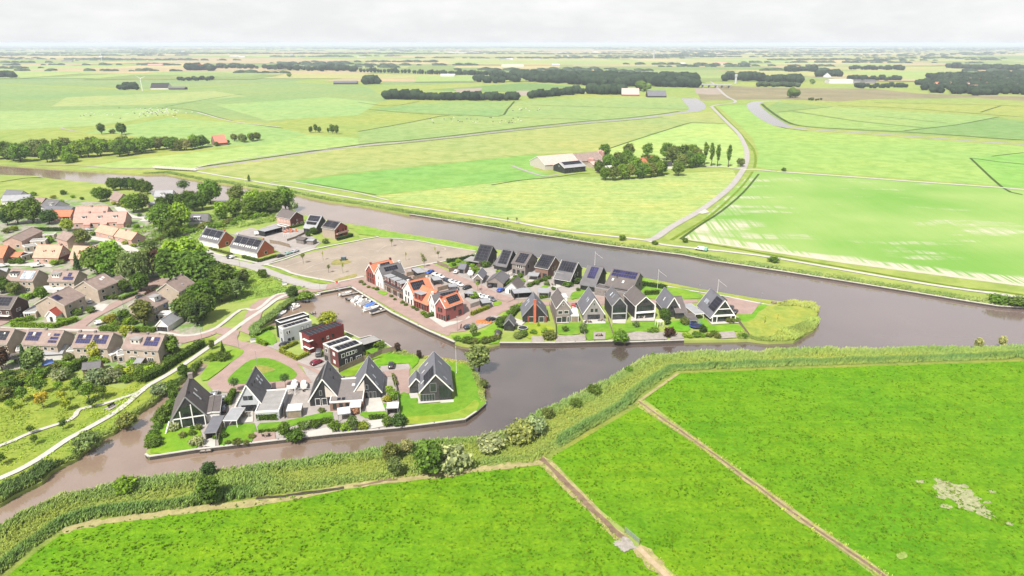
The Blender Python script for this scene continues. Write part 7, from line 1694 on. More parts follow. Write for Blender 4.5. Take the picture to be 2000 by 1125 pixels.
# ================================================================== TREES, SHRUBS AND HEDGES NEAR AT HAND
for a_ in (('dark parasol-shaped tree by the waterside building', 'T4', 305, 262, 11, 'ball', 'dp', 1.35), ('big broad tree at the canal bend', 'T4', 560, 340, 17, 'round', 'md', 1.1), ('reddish olive tree right of the big canal bend tree', 'T4', 820, 340, 13, 'round', 'ol', 1.1), ('bright green tall tree in the canal bank row', 'T4', 985, 400, 14, 'round', 'lt'), ('broad green tree in the middle of the canal bank row', 'T4', 1100, 415, 14, 'round', 'md', 1.1), ('dark tree near the end of the canal bank row', 'T4', 1200, 425, 15, 'round', 'dk'), ('last tree of the canal bank row by the dark red house', 'T4', 1295, 400, 16, 'round', 'md', .9), ('wispy grey bush on the water side of the dark red house', 'T4', 1365, 400, 6, 'bush', 'wh'),
           ('light green upright tree standing out in the scrub', 'T4', 668, 505, 13, 'tall', 'lt', 1.2), ('round tree behind the light green upright tree', 'T4', 800, 470, 13, 'round', 'md'), ('round tree between the scrub and the canal row', 'T4', 940, 465, 13, 'round', 'md'), ('dark round tree above the scrub strip', 'T4', 1050, 450, 12, 'round', 'dk'), ('dark tree behind the white cottage', 'T4', 400, 410, 12, 'round', 'dk', 1.1), ('dark tree left of the white cottage', 'T4', 290, 400, 12, 'round', 'dk'), ('dark bushy tree under the waterside roofs', 'T4', 180, 380, 10, 'round', 'dp'), ('dark bushy tree right under the parasol tree', 'T4', 360, 350, 10, 'round', 'dk', 1.2), ('dark tree beside the pale garage roof', 'T4', 90, 410, 10, 'round', 'dk'), ('dark tree filling the gap left of the canal bend', 'T4', 480, 400, 13, 'round', 'dk'),
           ('large light green tree at the lane beside the pink terraces', 'T4', 110, 620, 17, 'round', 'md', 1.1), ('large yellow-green tree next to the lane tree', 'T4', 255, 600, 17, 'round', 'lt'), ('dark tree below the large yellow-green tree', 'T4', 190, 680, 12, 'round', 'dk'),
           ('huge yellow-green tree in front of the white terraces', 'S1', 1640, 270, 20, 'round', 'lt', 1.1), ('huge dark tree beside the brown tiled semi', 'S1', 1530, 330, 17, 'round', 'dk', 1.1), ('dark broad tree at the right edge of the village', 'S1', 1760, 350, 17, 'round', 'dk', 1.2), ('dark tree behind the brown tiled semi', 'S1', 1690, 330, 15, 'round', 'dp'),
           ('left one of the dark tree pair in the upper village', 'R8', 160, 440, 15, 'round', 'dk'), ('right one of the dark tree pair in the upper village', 'R8', 290, 430, 16, 'round', 'dk', 1.1), ('low dark tree left of the orange garage roof', 'R8', 440, 440, 9, 'round', 'dp', 1.3), ('low dark tree at the left foot of the dark pair', 'R8', 70, 450, 10, 'round', 'dp'), ('bright green tree below the small meadow', 'R8', 885, 245, 11, 'round', 'md'), ('dark tree right of the bright meadow tree', 'R8', 945, 235, 9, 'round', 'dk'),
           ('tree at the left end of the canal-side row', 'R8', 1000, 145, 10, 'round', 'dk'), ('second tree in the canal-side row', 'R8', 1060, 140, 10, 'round', 'dk'), ('third tree in the canal-side row', 'R8', 1125, 140, 10, 'round', 'dp'), ('fourth tree in the canal-side row', 'R8', 1185, 150, 10, 'round', 'dk'), ('fifth tree in the canal-side row', 'R8', 1245, 160, 10, 'round', 'dk'), ('last tree in the canal-side row', 'R8', 1300, 175, 10, 'round', 'dk'), ('broad round tree right of the canal cottage', 'R8', 1180, 340, 13, 'round', 'md', 1.1), ('tree tucked behind the broad cottage tree', 'R8', 1260, 320, 12, 'round', 'ol'), ('yellow-green tree by the square house', 'R8', 600, 505, 8, 'round', 'ye'), ('round olive tree between the square house and the bungalows', 'R8', 728, 630, 10, 'round', 'ol', 1.1),
           ('little dark fir tree in front of the salmon roof', 'S1', 690, 225, 9.5, 'conifer', 'dp', 1.0), ('tall broad tree right of the little fir', 'S1', 860, 260, 14, 'round', 'dk', 1.1), ('light green tree behind the tall broad tree', 'S1', 985, 175, 13, 'round', 'lt'), ('broad dark tree in the middle of the village wood', 'S1', 1000, 280, 14, 'round', 'md', 1.1), ('weeping willow in the middle of the village', 'S1', 1180, 330, 15, 'willow', 'wl', 1.0), ('second weeping willow behind the first', 'S1', 1275, 290, 14, 'willow', 'wl', .9), ('dark copper beech beside the willows', 'S1', 1400, 260, 13, 'round', 'rd'), ('grey-green tree above the copper beech', 'S1', 1340, 150, 13, 'tall', 'wl', 1.2), ('dark tree between the willow and the brown semi', 'S1', 1240, 400, 9, 'round', 'dk'),
           ('purple shrub by the black car', 'S1', 1335, 450, 3.6, 'bush', 'rd', 1.2), ('dark round garden tree beside the annexe house', 'S1', 1095, 410, 6, 'round', 'dk', 1.1), ('olive street tree hiding the boxy dormer semi', 'S1', 1275, 705, 11.5, 'tall', 'ol', 1.25), ('round green bush on the corner of the branch street', 'S1', 1095, 640, 4, 'bush', 'md'), ('dark column cypress on the corner of the branch street', 'S1', 1065, 670, 3.2, 'column', 'dp', 1.4), ('ochre dome-shaped bush by the white car', 'S1', 975, 690, 4.2, 'bush', 'au', 1.1), ('ochre bush behind the dormer semi', 'S1', 1125, 790, 4.5, 'bush', 'ye'),
           ('yellow-green round tree in front of the two blue panel fields', 'S1', 870, 1000, 7.5, 'round', 'ye', 1.1), ('dark green tree right of the dormer semi', 'S1', 1490, 975, 8.5, 'round', 'md', 1.0), ('tall grey-green willow in the front gardens', 'S1', 325, 1095, 9, 'tall', 'wl', 1.3), ('dark fir left of the grey-green willow', 'S1', 235, 1080, 9, 'conifer', 'dp', .9), ('brown-leaved tree at the left edge of the front gardens', 'S1', 25, 1090, 9, 'tall', 'rd', 1.2), ('yellow bush beside the dark garage of the upper semis', 'S1', 285, 395, 3.6, 'bush', 'ye'), ('dark green clipped ball shrub by the conservatory', 'S1', 500, 410, 3.4, 'bush', 'dp'), ('green garden tree left of the clipped hedge', 'S1', 370, 470, 6, 'round', 'md'), ('olive bushy tree in the left upper gardens', 'S1', 130, 430, 6, 'round', 'ol', 1.2), ('dark tree at the left edge of the upper gardens', 'S1', 20, 420, 8, 'round', 'dk'),
           ('dark rounded tree behind the corner garage', 'S1', 1640, 650, 10, 'round', 'dk', 1.2), ('dark rounded tree right of the corner garage', 'S1', 1735, 690, 10, 'round', 'dp', 1.2), ('dark broad tree over the village street bend', 'S1', 1800, 640, 11, 'round', 'dk', 1.1), ('green tree above the village street bend', 'S1', 1790, 540, 12, 'round', 'md', 1.1), ('dark tree by the blue flat roof', 'S1', 1690, 580, 9, 'round', 'dk'),
           ('bluish upright tree beside the orange gable house', 'R7', 545, 930, 8, 'tall', 'wl', 1.2), ('small dark shrub tree on the rough bank', 'R7', 750, 860, 4.5, 'round', 'dk', 1.2), ('dark broad tree at the edge of the rough bank', 'R7', 330, 1010, 13, 'round', 'dk', 1.2), ('dark tree below the orange gable house', 'R7', 200, 960, 13, 'round', 'dp', 1.1), ('grey-green broad tree on the slope by the cycle path', 'R7', 460, 1080, 9, 'round', 'wl', 1.2), ('dark tree on the slope beside the village street', 'R7', 300, 1120, 10, 'round', 'dk', 1.2),
           ('round dark shrub tree at the basin head', 'R3', 545, 135, 5.5, 'round', 'dp', 1.2), ('wide dark green bush beside the basin head tree', 'R3', 690, 150, 3.6, 'bush', 'md', 1.6),
           ('clipped ball tree left of the light gabled house', 'R1', 945, 520, 4.6, 'ball', 'dp', 1.1), ('clipped dark ball tree right of the roundabout', 'R1', 1385, 480, 4.6, 'ball', 'dp', 1.1), ('dark bush right at the foot of the A-frame house', 'R1', 405, 610, 4.6, 'round', 'dk', .8), ('flowering pale shrub at the corner of the A-frame terrace', 'R1', 405, 855, 2.4, 'bush', 'wh', 1.2), ('pale flowering bush beside the grey canopy', 'R1', 610, 990, 3.0, 'bush', 'wh', 1.1), ('dark green pine shrub on the island quay', 'R1', 1385, 930, 5.5, 'tall', 'dk', 1.1), ('wide dark shrub right of the pine on the island quay', 'R1', 1470, 935, 3.0, 'bush', 'dk', 1.4), ('loose grey-green shrub above the brick quay terrace', 'R1', 1570, 835, 2.2, 'bush', 'wl', 1.5), ('low dark shrub in the middle of the island lawns', 'R1', 1650, 830, 2.0, 'bush', 'dk', 1.3), ('small bush on the long island lawn', 'R1', 1700, 700, 1.4, 'bush', 'wl', 1.3),
           ('round mid green bush at the island quay', 'R2', 330, 1080, 3.0, 'bush', 'md', 1.0), ('tall grey-green shrub in front of the pink shrub', 'R2', 495, 1085, 5.0, 'tall', 'wl', 1.1), ('yellow-green shrub at the island quay', 'R2', 580, 1075, 2.6, 'bush', 'ye', 1.1), ('light green shrub left of the tall grey-green one', 'R2', 430, 1085, 2.6, 'bush', 'lt', 1.1), ('pink flowering shrub between the two canopies', 'R2', 518, 935, 2.0, 'bush', 'pk', 1.1), ('dark shrub left of the two by the long fence foot', 'R2', 805, 1040, 3.0, 'bush', 'dk'), ('dark shrub right of the two by the long fence foot', 'R2', 895, 1040, 3.6, 'bush', 'dp', 1.1), ('pale ornamental shrub on the gravel behind the pavilion', 'R2', 790, 830, 2.0, 'bush', 'au', 1.2), ('green shrub by the fence of the linked houses', 'R2', 850, 810, 3.0, 'bush', 'md', 1.0), ('green shrub beside the brick drive fence', 'R2', 815, 750, 2.4, 'bush', 'lt', 1.0),
           ('tall willow standing in the water off the island tip', 'R2', 1600, 560, 10.5, 'tall', 'wl', 1.35), ('small maroon tree on the bank behind the long fence', 'R2', 885, 400, 4.0, 'tall', 'pu', 1.0), ('small maroon tree left of the large black house', 'R2', 1075, 455, 3.6, 'tall', 'pu', 1.0), ('yellow conifer by the black cube house', 'R2', 622, 490, 4.2, 'conifer', 'ye', .9), ('pale willow bush beside the dock frame', 'R3', 950, 420, 4.5, 'bush', 'ye', 1.4), ('green shrub in the garden of the black cube house', 'R2', 715, 350, 2.6, 'bush', 'md', 1.5), ('round shrub on the lawn of the black cube house', 'R2', 740, 385, 1.6, 'bush', 'dk', 1.4), ('drooping bush over the water at the island tip', 'R2', 1640, 690, 1.8, 'bush', 'ol', 1.4),
           ('small tree at the island entrance', 'R1', 740, 145, 4.0, 'tall', 'ol', 1.0), ('dark small fir at the island entrance', 'R1', 840, 195, 5.2, 'conifer', 'dk', .9), ('dark bush at the foot of the entrance fir', 'R1', 830, 240, 3.0, 'bush', 'dk', 1.5), ('bush over the ditch at the island entrance', 'R1', 745, 240, 2.6, 'bush', 'md', 1.4),
           ('dark bush by the white path opposite the A-frame house', 'R1', 495, 395, 5.0, 'round', 'dk', .9), ('silver bush on the inlet bank opposite the island', 'R1', 280, 545, 4.0, 'bush', 'si', 1.1), ('dark bush leaning over the inlet', 'R1', 375, 520, 3.8, 'bush', 'dk', 1.1), ('small bush on the inlet bank near the entrance', 'R1', 600, 320, 2.4, 'bush', 'dk', 1.0), ('spreading bush on the inlet bank below the benches', 'S2', 1125, 1045, 4.0, 'bush', 'ol', 1.2), ('silver-green willow bush on the lower inlet bank', 'S3', 600, 275, 5.5, 'bush', 'wl', 1.0), ('olive bush right of the lower silver bush', 'S3', 870, 110, 3.2, 'bush', 'ol', 1.2),
           ('dark tall shrub tree on the near dyke', 'S4', 1105, 492, 11, 'tall', 'dk', 1.2), ('big white-leaved bush beside the dark dyke tree', 'S4', 1255, 452, 7.6, 'bush', 'wh', 1.0), ('low white-leaved bush halfway along the near dyke', 'S4', 1490, 325, 4.2, 'bush', 'wh', 1.5), ('olive rounded bush at the upper end of the near dyke', 'S4', 1680, 265, 6.0, 'bush', (.16, .175, .075), 1.15), ('white-leaved bush right of the olive dyke bush', 'S4', 1770, 215, 5.6, 'bush', 'wh', 1.1), ('pale bush at the water left of the olive dyke bush', 'S4', 1630, 262, 3.4, 'bush', 'wh', 1.1), ('grey-green shrub left of the dark dyke tree', 'S4', 885, 492, 6.0, 'tall', 'wl', 1.2), ('pale shrub at the water left of the dark dyke tree', 'S4', 865, 395, 6.0, 'tall', 'ol', 1.4), ('pale grey shrub poking over the reeds', 'S4', 960, 345, 4.4, 'tall', (.19, .19, .11), 1.4),
           ('dark upright shrub on the left part of the near dyke', 'S3', 1425, 645, 8.5, 'tall', 'dk', 1.15), ('small dark crown behind the upright dyke shrub', 'S3', 1420, 455, 4.4, 'tall', 'dp', 1.5), ('light green bush at the reed edge on the left', 'S3', 862, 548, 3.6, 'bush', 'lt', 1.3), ('small dark bush on the right part of the dyke', 'S5', 318, 222, 3.6, 'bush', 'dk', 1.0), ('low dark bush on the grassy dyke slope', 'S5', 248, 268, 2.6, 'bush', 'dk', 1.2), ('small bush at the water on the dyke', 'S5', 140, 312, 3.4, 'bush', 'ol', .9), ('small upright bush on the dyke bend', 'S5', 455, 138, 2.6, 'bush', 'md', .9), ('tiny bush at the top of the dyke bend', 'S5', 550, 80, 2.0, 'bush', 'md', 1.0), ('pale willow at the far right of the dyke', 'S5', 1820, 42, 4.6, 'tall', (.19, .20, .11), 1.2), ('second pale willow at the far right of the dyke', 'S5', 1912, 36, 4.6, 'tall', (.19, .20, .11), 1.1),
           ('grey-green young tree on the green point', 'R5', 210, 930, 6.0, 'tall', 'wl', .9), ('round leafy bush on the waterfront between two decks', 'R5', 1550, 985, 4.8, 'bush', 'md', 1.05), ('silver birch-like tree on the taupe house lawn', 'R5', 1212, 900, 4.8, 'tall', 'wl', 1.2), ('small shrub on the taupe house lawn', 'R5', 1050, 880, 2.4, 'bush', 'dk', .9), ('bright green column shrub at the red chimney', 'R5', 805, 835, 1.8, 'column', 'lt', 1.2), ('brown-olive bush at the deck of the red chimney house', 'R5', 905, 945, 3.2, 'bush', 'ol', 1.4), ('dark tree on the green point edge', 'R5', 455, 850, 5.0, 'round', 'dk', 1.0), ('dark cypress beside the charcoal waterfront house', 'R6', 385, 625, 5.2, 'round', 'dk', 1.0), ('dark narrow shrub below the dark cypress', 'R6', 415, 670, 4.0, 'column', 'dp', 1.3), ('dark round bush between the waterfront decks', 'R6', 432, 790, 4.2, 'bush', 'rd', .9), ('dark shrub at the pergola foot', 'R6', 765, 745, 3.0, 'bush', 'dp', .9), ('shrub on the lawn of the charcoal house', 'R6', 585, 670, 3.0, 'bush', 'ol', 1.1), ('small shrub on the white balcony house lawn', 'R6', 110, 695, 2.6, 'bush', 'wl', .9), ('thin young tree on the grass point', 'R6', 1365, 660, 3.4, 'thin1', 'ye', 1.6), ('second thin young tree on the grass point', 'R6', 1492, 625, 2.6, 'thin1', 'ye', 1.4), ('bright bush by the slate shed', 'R5', 225, 345, 3.4, 'bush', 'md', 1.2), ('garden shrub in front of the narrow barn house', 'R5', 320, 290, 3.4, 'bush', 'dk', 1.2), ('dark shrub between the barn house gardens', 'R5', 470, 390, 2.6, 'bush', 'dk', 1.2), ('bush by the barn house with the boxy extension', 'R5', 1075, 470, 3.0, 'bush', 'dk', 1.2), ('hydrangea bush by the barn garden table', 'R5', 880, 455, 1.8, 'bush', 'wl', 1.3), ('dark cypress by the blue-panelled barn house', 'R5', 1150, 440, 3.0, 'bush', 'dp', 1.2), ('thin tree behind the quay carports', 'R4', 1650, 560, 5.2, 'thin0', 'lt', 1.2), ('round shrub by the corner carports', 'R4', 1610, 640, 3.0, 'bush', 'lt', 1.0), ('tidy shrub at the front garden of the narrow white townhouse', 'R4', 1140, 835, 2.0, 'bush', 'dk', 1.1), ('green bush in the front garden of the orange-roofed terrace', 'R4', 1050, 815, 1.8, 'bush', 'lt', 1.2), ('low bush at the quay street below the orange-roofed terrace', 'R4', 1085, 845, 1.4, 'bush', 'md', 1.4), ('cypress pair bush near the long shed', 'R5', 150, 295, 2.6, 'column', 'dk', 1.0),
           ('round tree in the garden between the new canal houses', 'R7', 1310, 385, 4.6, 'round', 'dk', 1.1), ('small bush in the garden of the balcony house', 'R7', 1250, 405, 3.0, 'bush', 'dk', .9), ('bush at the corner of the north courtyard', 'R7', 1440, 480, 2.6, 'bush', 'wl', 1.2), ('small bush by the plot verge on the canal path', 'S6', 850, 832, 3.4, 'bush', 'md', 1.0), ('low spreading bush by the road end on the canal path', 'S6', 1065, 858, 2.0, 'bush', 'md', 1.6), ('small dark bush at the crop field corner', 'S6', 1258, 845, 2.8, 'bush', 'dk', .9), ('wide dark bush on the canal path verge', 'T2', 600, 605, 2.8, 'bush', 'dk', 1.7), ('dark bush mass at the right end of the far canal bank', 'T2', 1860, 835, 4.0, 'bush', 'md', 1.8), ('wide bush at the right edge of the far canal bank', 'T2', 1960, 850, 4.0, 'bush', 'dk', 1.8), ('small round bush in the crop field road corner', 'T2', 110, 497, 2.4, 'bush', 'dk', .9), ('thin bare shrub on the canal path at centre', 'S6', 165, 725, 4.5, 'thin0', 'ol', 1.0), ('thin bare shrub left of the other on the canal path', 'S6', 105, 720, 4.0, 'thin0', 'ol', 1.0), ('dark small tree at the canal path corner by the lane', 'T2', 660, 100, 3.5, 'bush', 'dk', 1.0), ('dark post-like shrub beside the bridge path', 'S7', 1390, 840, 5.0, 'column', 'dk', 1.0)):
 tree(*a_)
for i, (k, x, y, h) in enumerate((('R7', 1195, 705, 6), ('R7', 1412, 670, 5), ('R7', 1478, 808, 4.6), ('R7', 1632, 812, 5.2), ('R7', 1612, 712, 3), ('R4', 862, 222, 4.6), ('R4', 1048, 238, 4.4), ('R4', 1030, 215, 4), ('R4', 1215, 202, 4.6), ('R4', 1180, 155, 4.2), ('R4', 1062, 300, 6), ('R4', 12, 358, 4), ('R4', 705, 70, 5))):
 tree('thin young tree planted on the bare sandy plot', k, x, y, h, 'thin%d' % (i % 2), ('ol', 'ye')[i % 2], 1.3, group='young trees on the bare plot')
for l, x, y, h, c, kd in (('dark leafy orchard tree at the top left of the park', 365, 765, 5.5, 'dk', 'young'), ('dark orchard tree left of the yellow one', 205, 835, 5.5, 'dk', 'young'), ('small round orchard tree at the far left', 105, 905, 4, 'md', 'young'), ('dying orchard tree with yellow top', 380, 895, 6, 'au', 'young'), ('light yellow orchard tree in the middle', 555, 835, 4, 'ye', 'young'), ('rounded yellow-green orchard tree below the middle one', 585, 912, 4.5, 'ye', 'young'), ('dark feathery orchard tree under the silver bush', 690, 770, 6.2, 'dk', 'young'), ('largest dark orchard tree above the path fork', 790, 830, 6.8, 'md', 'young'), ('short dark orchard tree beside the narrow path', 812, 892, 3.8, 'dp', 'young'), ('dark orchard tree right of the largest one', 905, 808, 5, 'dk', 'young'), ('tiny orchard sapling near the left edge', 130, 1015, 3, 'ye', 'thin0'), ('sapling between the two park paths', 560, 1075, 3.4, 'dk', 'young'), ('light sapling above the yellow orchard trees', 525, 745, 4, 'lt', 'young'), ('bushy dark tree on the narrow path at the left', 275, 1118, 3, 'dk', 'young'), ('small dark tree between the paths near the left edge', 310, 1210, 3.2, 'dk', 'young'), ('dark shrub on the narrow path at the very left', 18, 1390, 4, 'dk', 'young'), ('faint sapling beside the wide path', 1225, 870, 2.4, 'ye', 'thin0')):
 tree(l, 'S2', x, y, h, kd, c, 1.1, group='young park trees')
def bushes(label, k, pts, h, cols, group, wide=1.2, name='shrub'):
 xs = sorted(p[0] for p in pts); n = len(xs)
 for i, (x, y) in enumerate(pts):
  c = random.choice(cols); pos = 'left' if x < xs[n // 3] else 'right' if x > xs[2 * n // 3] else 'middle'
  tree(CW_[c] + ' ' + label + ', ' + pos + ' part', k, x, y, h * random.uniform(.75, 1.25), 'bush', c, wide, group=group)
CW_ = dict(dk='dark green', md='mid green', lt='light green', ol='olive', ye='yellowish', si='whitish', wl='grey-green', bl='bluish green')
bushes('shrub in the leafy border on the west edge of the island', 'R1', ((375, 640), (340, 690), (310, 740), (275, 800), (255, 850), (235, 905), (210, 960), (190, 1010), (260, 960), (250, 1000)), 2.4, ('md', 'ol', 'dk'), 'west border shrubs of the island')
bushes('shrub in the thicket below the front gardens', 'S2', ((20, 700), (60, 660), (110, 640), (150, 680), (200, 640), (40, 760), (100, 720), (20, 810), (170, 620), (240, 650), (290, 640), (340, 620), (400, 600), (300, 680)), 3.6, ('dk', 'md', 'bl', 'ol'), 'thicket below the front gardens', 1.3)
bushes('bush at the edge of the front gardens', 'S2', ((520, 640), (560, 625), (880, 670), (930, 665), (970, 660), (830, 655)), 4.2, ('si', 'si', 'wl'), 'silvery bushes of the front gardens', 1.2)
bushes('garden shrub between the front semis and the park hedge', 'S2', ((500, 560), (540, 530), (640, 560), (700, 520), (1000, 600), (1060, 610), (1110, 590), (1160, 600), (1200, 570), (1250, 600), (1300, 590), (1340, 560), (1160, 520), (1420, 560), (1060, 560), (1220, 650), (1100, 660), (1480, 470), (1540, 430)), 3.0, ('dk', 'md', 'ol', 'lt', 'ye'), 'shrubs in the front gardens', 1.2)
bushes('low shrub in the scrub strip behind the terraces', 'T4', [(60 + 38 * i, 690 - 9.0 * i + random.uniform(-30, 30)) for i in range(28)], 3.2, ('lt', 'md', 'md', 'ol'), 'scrub strip behind the terraces', 1.3)
bushes('shrub among the upper village gardens', 'R8', ((1000, 270), (1050, 285), (1090, 295), (1230, 375), (540, 265), (470, 215), (560, 180), (720, 225), (640, 210), (300, 190), (30, 300), (60, 520), (130, 500), (450, 600), (440, 575), (420, 780), (480, 800), (540, 790), (700, 800), (740, 790), (820, 540), (900, 540), (1100, 620), (1180, 640), (1250, 640), (1310, 620), (1370, 600), (1430, 580), (1480, 560), (160, 780), (190, 790), (110, 790), (1130, 470), (1200, 480)), 2.6, ('dk', 'md', 'lt', 'ol', 'ye'), 'shrubs of the upper village', 1.2)
bushes('garden shrub beside a village semi', 'S1', ((60, 390), (90, 470), (300, 450), (340, 430), (410, 460), (450, 470), (240, 470), (660, 600), (800, 590), (690, 610), (950, 470), (1010, 470), (1150, 640), (1130, 690), (1180, 690), (1000, 700), (1040, 710), (60, 640), (840, 1040), (920, 1030), (180, 1020), (450, 1080), (620, 1090), (660, 1050), (720, 1040), (760, 990), (600, 1010)), 2.4, ('dk', 'md', 'ol', 'lt'), 'shrubs beside the village semis', 1.2)
bushes('wild bush on the overgrown front bank of the peninsula', 'R5', ((60, 960), (110, 975), (160, 985), (220, 985), (270, 975), (320, 985), (370, 970), (420, 950), (440, 900), (470, 820), (500, 770), (540, 720), (590, 690), (640, 660), (660, 920), (620, 940), (760, 900), (860, 890)), 2.0, ('md', 'lt', 'ol', 'dk'), 'wild bushes on the peninsula bank', 1.5)
bushes('waterside bush between the garden decks', 'R6', ((600, 790), (640, 800), (700, 790), (760, 790), (820, 790), (870, 780), (905, 800), (1130, 790), (1170, 800), (1060, 640), (1095, 640), (1030, 650), (290, 745), (250, 750)), 1.7, ('md', 'lt', 'ol'), 'waterside bushes by the garden decks', 1.4)
bushes('shrub in the barn house gardens', 'R5', ((30, 280), (70, 250), (110, 275), (170, 270), (200, 290), (290, 265), (410, 280), (440, 350), (600, 400), (640, 380), (720, 470), (780, 450), (860, 420), (900, 400), (1040, 450), (1110, 440), (940, 500), (1230, 480), (1170, 510), (660, 430)), 1.9, ('dk', 'md', 'lt'), 'shrubs of the barn house gardens', 1.1)
bushes('shrub in the townhouse front gardens', 'R4', ((365, 465), (400, 490), (450, 520), (500, 530), (540, 545), (700, 620), (740, 655), (820, 690), (860, 715), (940, 745), (980, 770)), 1.1, ('dk', 'md', 'ol'), 'front garden shrubs on the quay', 1.4)
bushes('shrub along the island garden edge', 'R1', ((850, 920), (880, 980), (960, 985), (1040, 980), (780, 930), (570, 850), (620, 850), (480, 920), (570, 900), (1090, 930)), 1.5, ('dk', 'md', 'ol'), 'shrubs along the island gardens', 1.1)
for l, k, s, w, h, c in (('bright clipped hedge round the blank-gabled semi garden', '', 'S1 300,655 130,690 125,715 490,728 675,665', 1.7, 1.8, 'lt'), ('short inner clipped hedge beside the red-roofed shed', '', 'S1 510,672 655,668', 1.4, 1.4, 'lt'), ('long dark hedge along the village street corner', '', 'S1 892,748 1100,755 1365,762', 2.0, 1.8, 'md'), ('dark hedge in front of the annexe house', '', 'S1 1060,485 1200,430', 1.6, 1.4, 'md'), ('dark tall hedge along the white park path', '', 'S2 1260,660 1400,590 1510,510 1640,430 1780,340', 2.6, 2.2, 'dk'), ('dark hedge behind the long beige block', '', 'R8 300,500 540,500', 2.0, 1.8, 'dp'), ('diagonal garden hedge behind the yellow tree', '', 'S2 590,580 760,500', 2.8, 2.4, 'dk'),
                         ('clipped hedge in front of the panelled terraces', '', 'R7 535,640 715,688 900,635', 1.5, 1.3, 'dk'), ('dark hedge beside the balcony house', '', 'R7 1570,450 1735,405', 1.5, 1.5, 'dp'), ('hedge in front of the dark red brick house', '', 'R7 990,335 1190,280', 1.3, 1.2, 'md'), ('low front hedge of the first terrace', '', 'R7 170,545 410,610', 1.3, .9, 'ol'),
                         ('yellow-green hedge by the corner townhouse', '', 'R5 192,735 352,670', 1.1, 1.5, 'ye'), ('dark hedge bordering the red chimney garden', '', 'R5 690,648 600,700 555,755 490,810', 1.6, 1.3, 'dk'), ('clipped hedge behind the glazed waterfront house', '', 'R5 1545,562 1640,556', 1.3, 1.5, 'dk'), ('dark hedge behind the wide timber barn house', '', 'R6 170,290 400,325', 1.6, 1.8, 'dp'), ('clipped hedge beside the white balcony house', '', 'R6 200,385 330,375', 1.6, 1.8, 'dk'), ('dark hedge round the corner barn house garden', '', 'R5 -30,250 100,232 210,205', 1.5, 1.7, 'dp'), ('low hedge between barn house gardens', '', 'R5 490,470 640,390', 1.3, 1.3, 'md'), ('dark hedge between the brown and boxy barn gardens', '', 'R5 720,470 900,395', 1.3, 1.3, 'dk'), ('short hedge behind the taupe house', '', 'R5 820,580 900,570', 1.2, 1.2, 'md'),
                         ('ragged hedge at the ditch behind the cube houses', '', 'R3 95,590 250,505 320,490', 1.2, 1.2, 'md'), ('hedge round the lawn of the black and white cubes', '', 'R3 80,605 160,650 245,690', 1.4, 1.3, 'lt'), ('yellow-green hedge in front of the red cube house, street side', '', 'R3 405,760 500,805 600,850 725,795', 1.3, 1.2, 'ye'), ('yellow-green hedge in front of the red cube house, car side', '', 'R3 410,745 590,660', 1.3, 1.1, 'ye'), ('dark hedge block in front of the light flat extension', '', 'R1 1160,760 1310,755', 2.0, 1.8, 'dk'), ('low hedge along the island lawn below the extension', '', 'R1 1150,885 1300,870', .8, .9, 'md'), ('tidy hedge left of the light gabled house', '', 'R1 880,640 930,540', 1.6, 1.8, 'md'), ('thin hedge along the brick drive of the large black house', '', 'R2 870,700 845,620', .7, 1.6, 'ol'), ('low hedge on the lawn behind the white pavilion', '', 'R2 640,985 770,980', 1.2, 1.1, 'dk'), ('ragged hedge along the long island lawn', '', 'R2 20,1060 130,1040 300,1010', 1.6, 1.2, 'dk')):
 hedge(l, poly(s), w, h, c)
# ================================================================== BEYOND THE CANAL
FBG = 'farm buildings beyond the canal'
def fb_(label, p0, p1, depth, e, ridge, axis, wall, roof, k='S6', name='farm_barn', cat='barn', ref='ridge', **kw): return house(label, (k, *p0), (k, *p1), depth, e, ridge, axis, wall, roof, name=name, cat=cat, ref=ref, group=FBG, gut=False, over=.5, **kw)
ba = fb_('wide pale barn with pinkish roof and cream gable at the left of the farm', (300, 285), (520, 268), 27, 4.2, 9.6, 'x', M('cream_barn_wall', (.42, .38, .33), .8, .08), 'ppink', trim=WHITE)
fb_('dark-fronted open cattle shed with panels on its roof in front of the pink barn', (440, 325), (575, 312), 17, 4.5, 7.8, 'x', M('dark_green_boards', (.028, .034, .028), .7, .2), 'light', trim=WHITE, sp=[('F', .1, .95, .45, .97, 8, 2, PV)], win=[('F', 4, .1, 4.0, 3.6, 'k', (.2, .98)), ('L', 1, 4.4, 1.2, 1.0)])
fb_('grey-roofed long barn behind the silos', (530, 268), (690, 257), 22, 4.2, 9.2, 'x', WALL['beige'], 'brown', trim=WHITE)
fb_('low pink-roofed stable between the barns and the farm trees', (640, 320), (790, 305), 10, 3.0, 5.0, 'x', WALL['beige'], 'ppink')
fb_('low white-roofed lean-to at the tree edge of the farm', (690, 352), (780, 345), 8, 2.6, 4.0, 'x', WALL['char'], 'white')
b = fb_('farmhouse with steep orange roof among the farm trees', (955, 300), (1050, 280), 14, 3.2, 10.5, 'x', WALL['red'], 'orange', name='farmhouse', cat='farmhouse')
fb_('dark low cottage roof at the right side of the farm trees', (1120, 318), (1165, 316), 9, 2.6, 5.4, 'x', WALL['white'], 'dark', name='farm_cottage', cat='cottage')
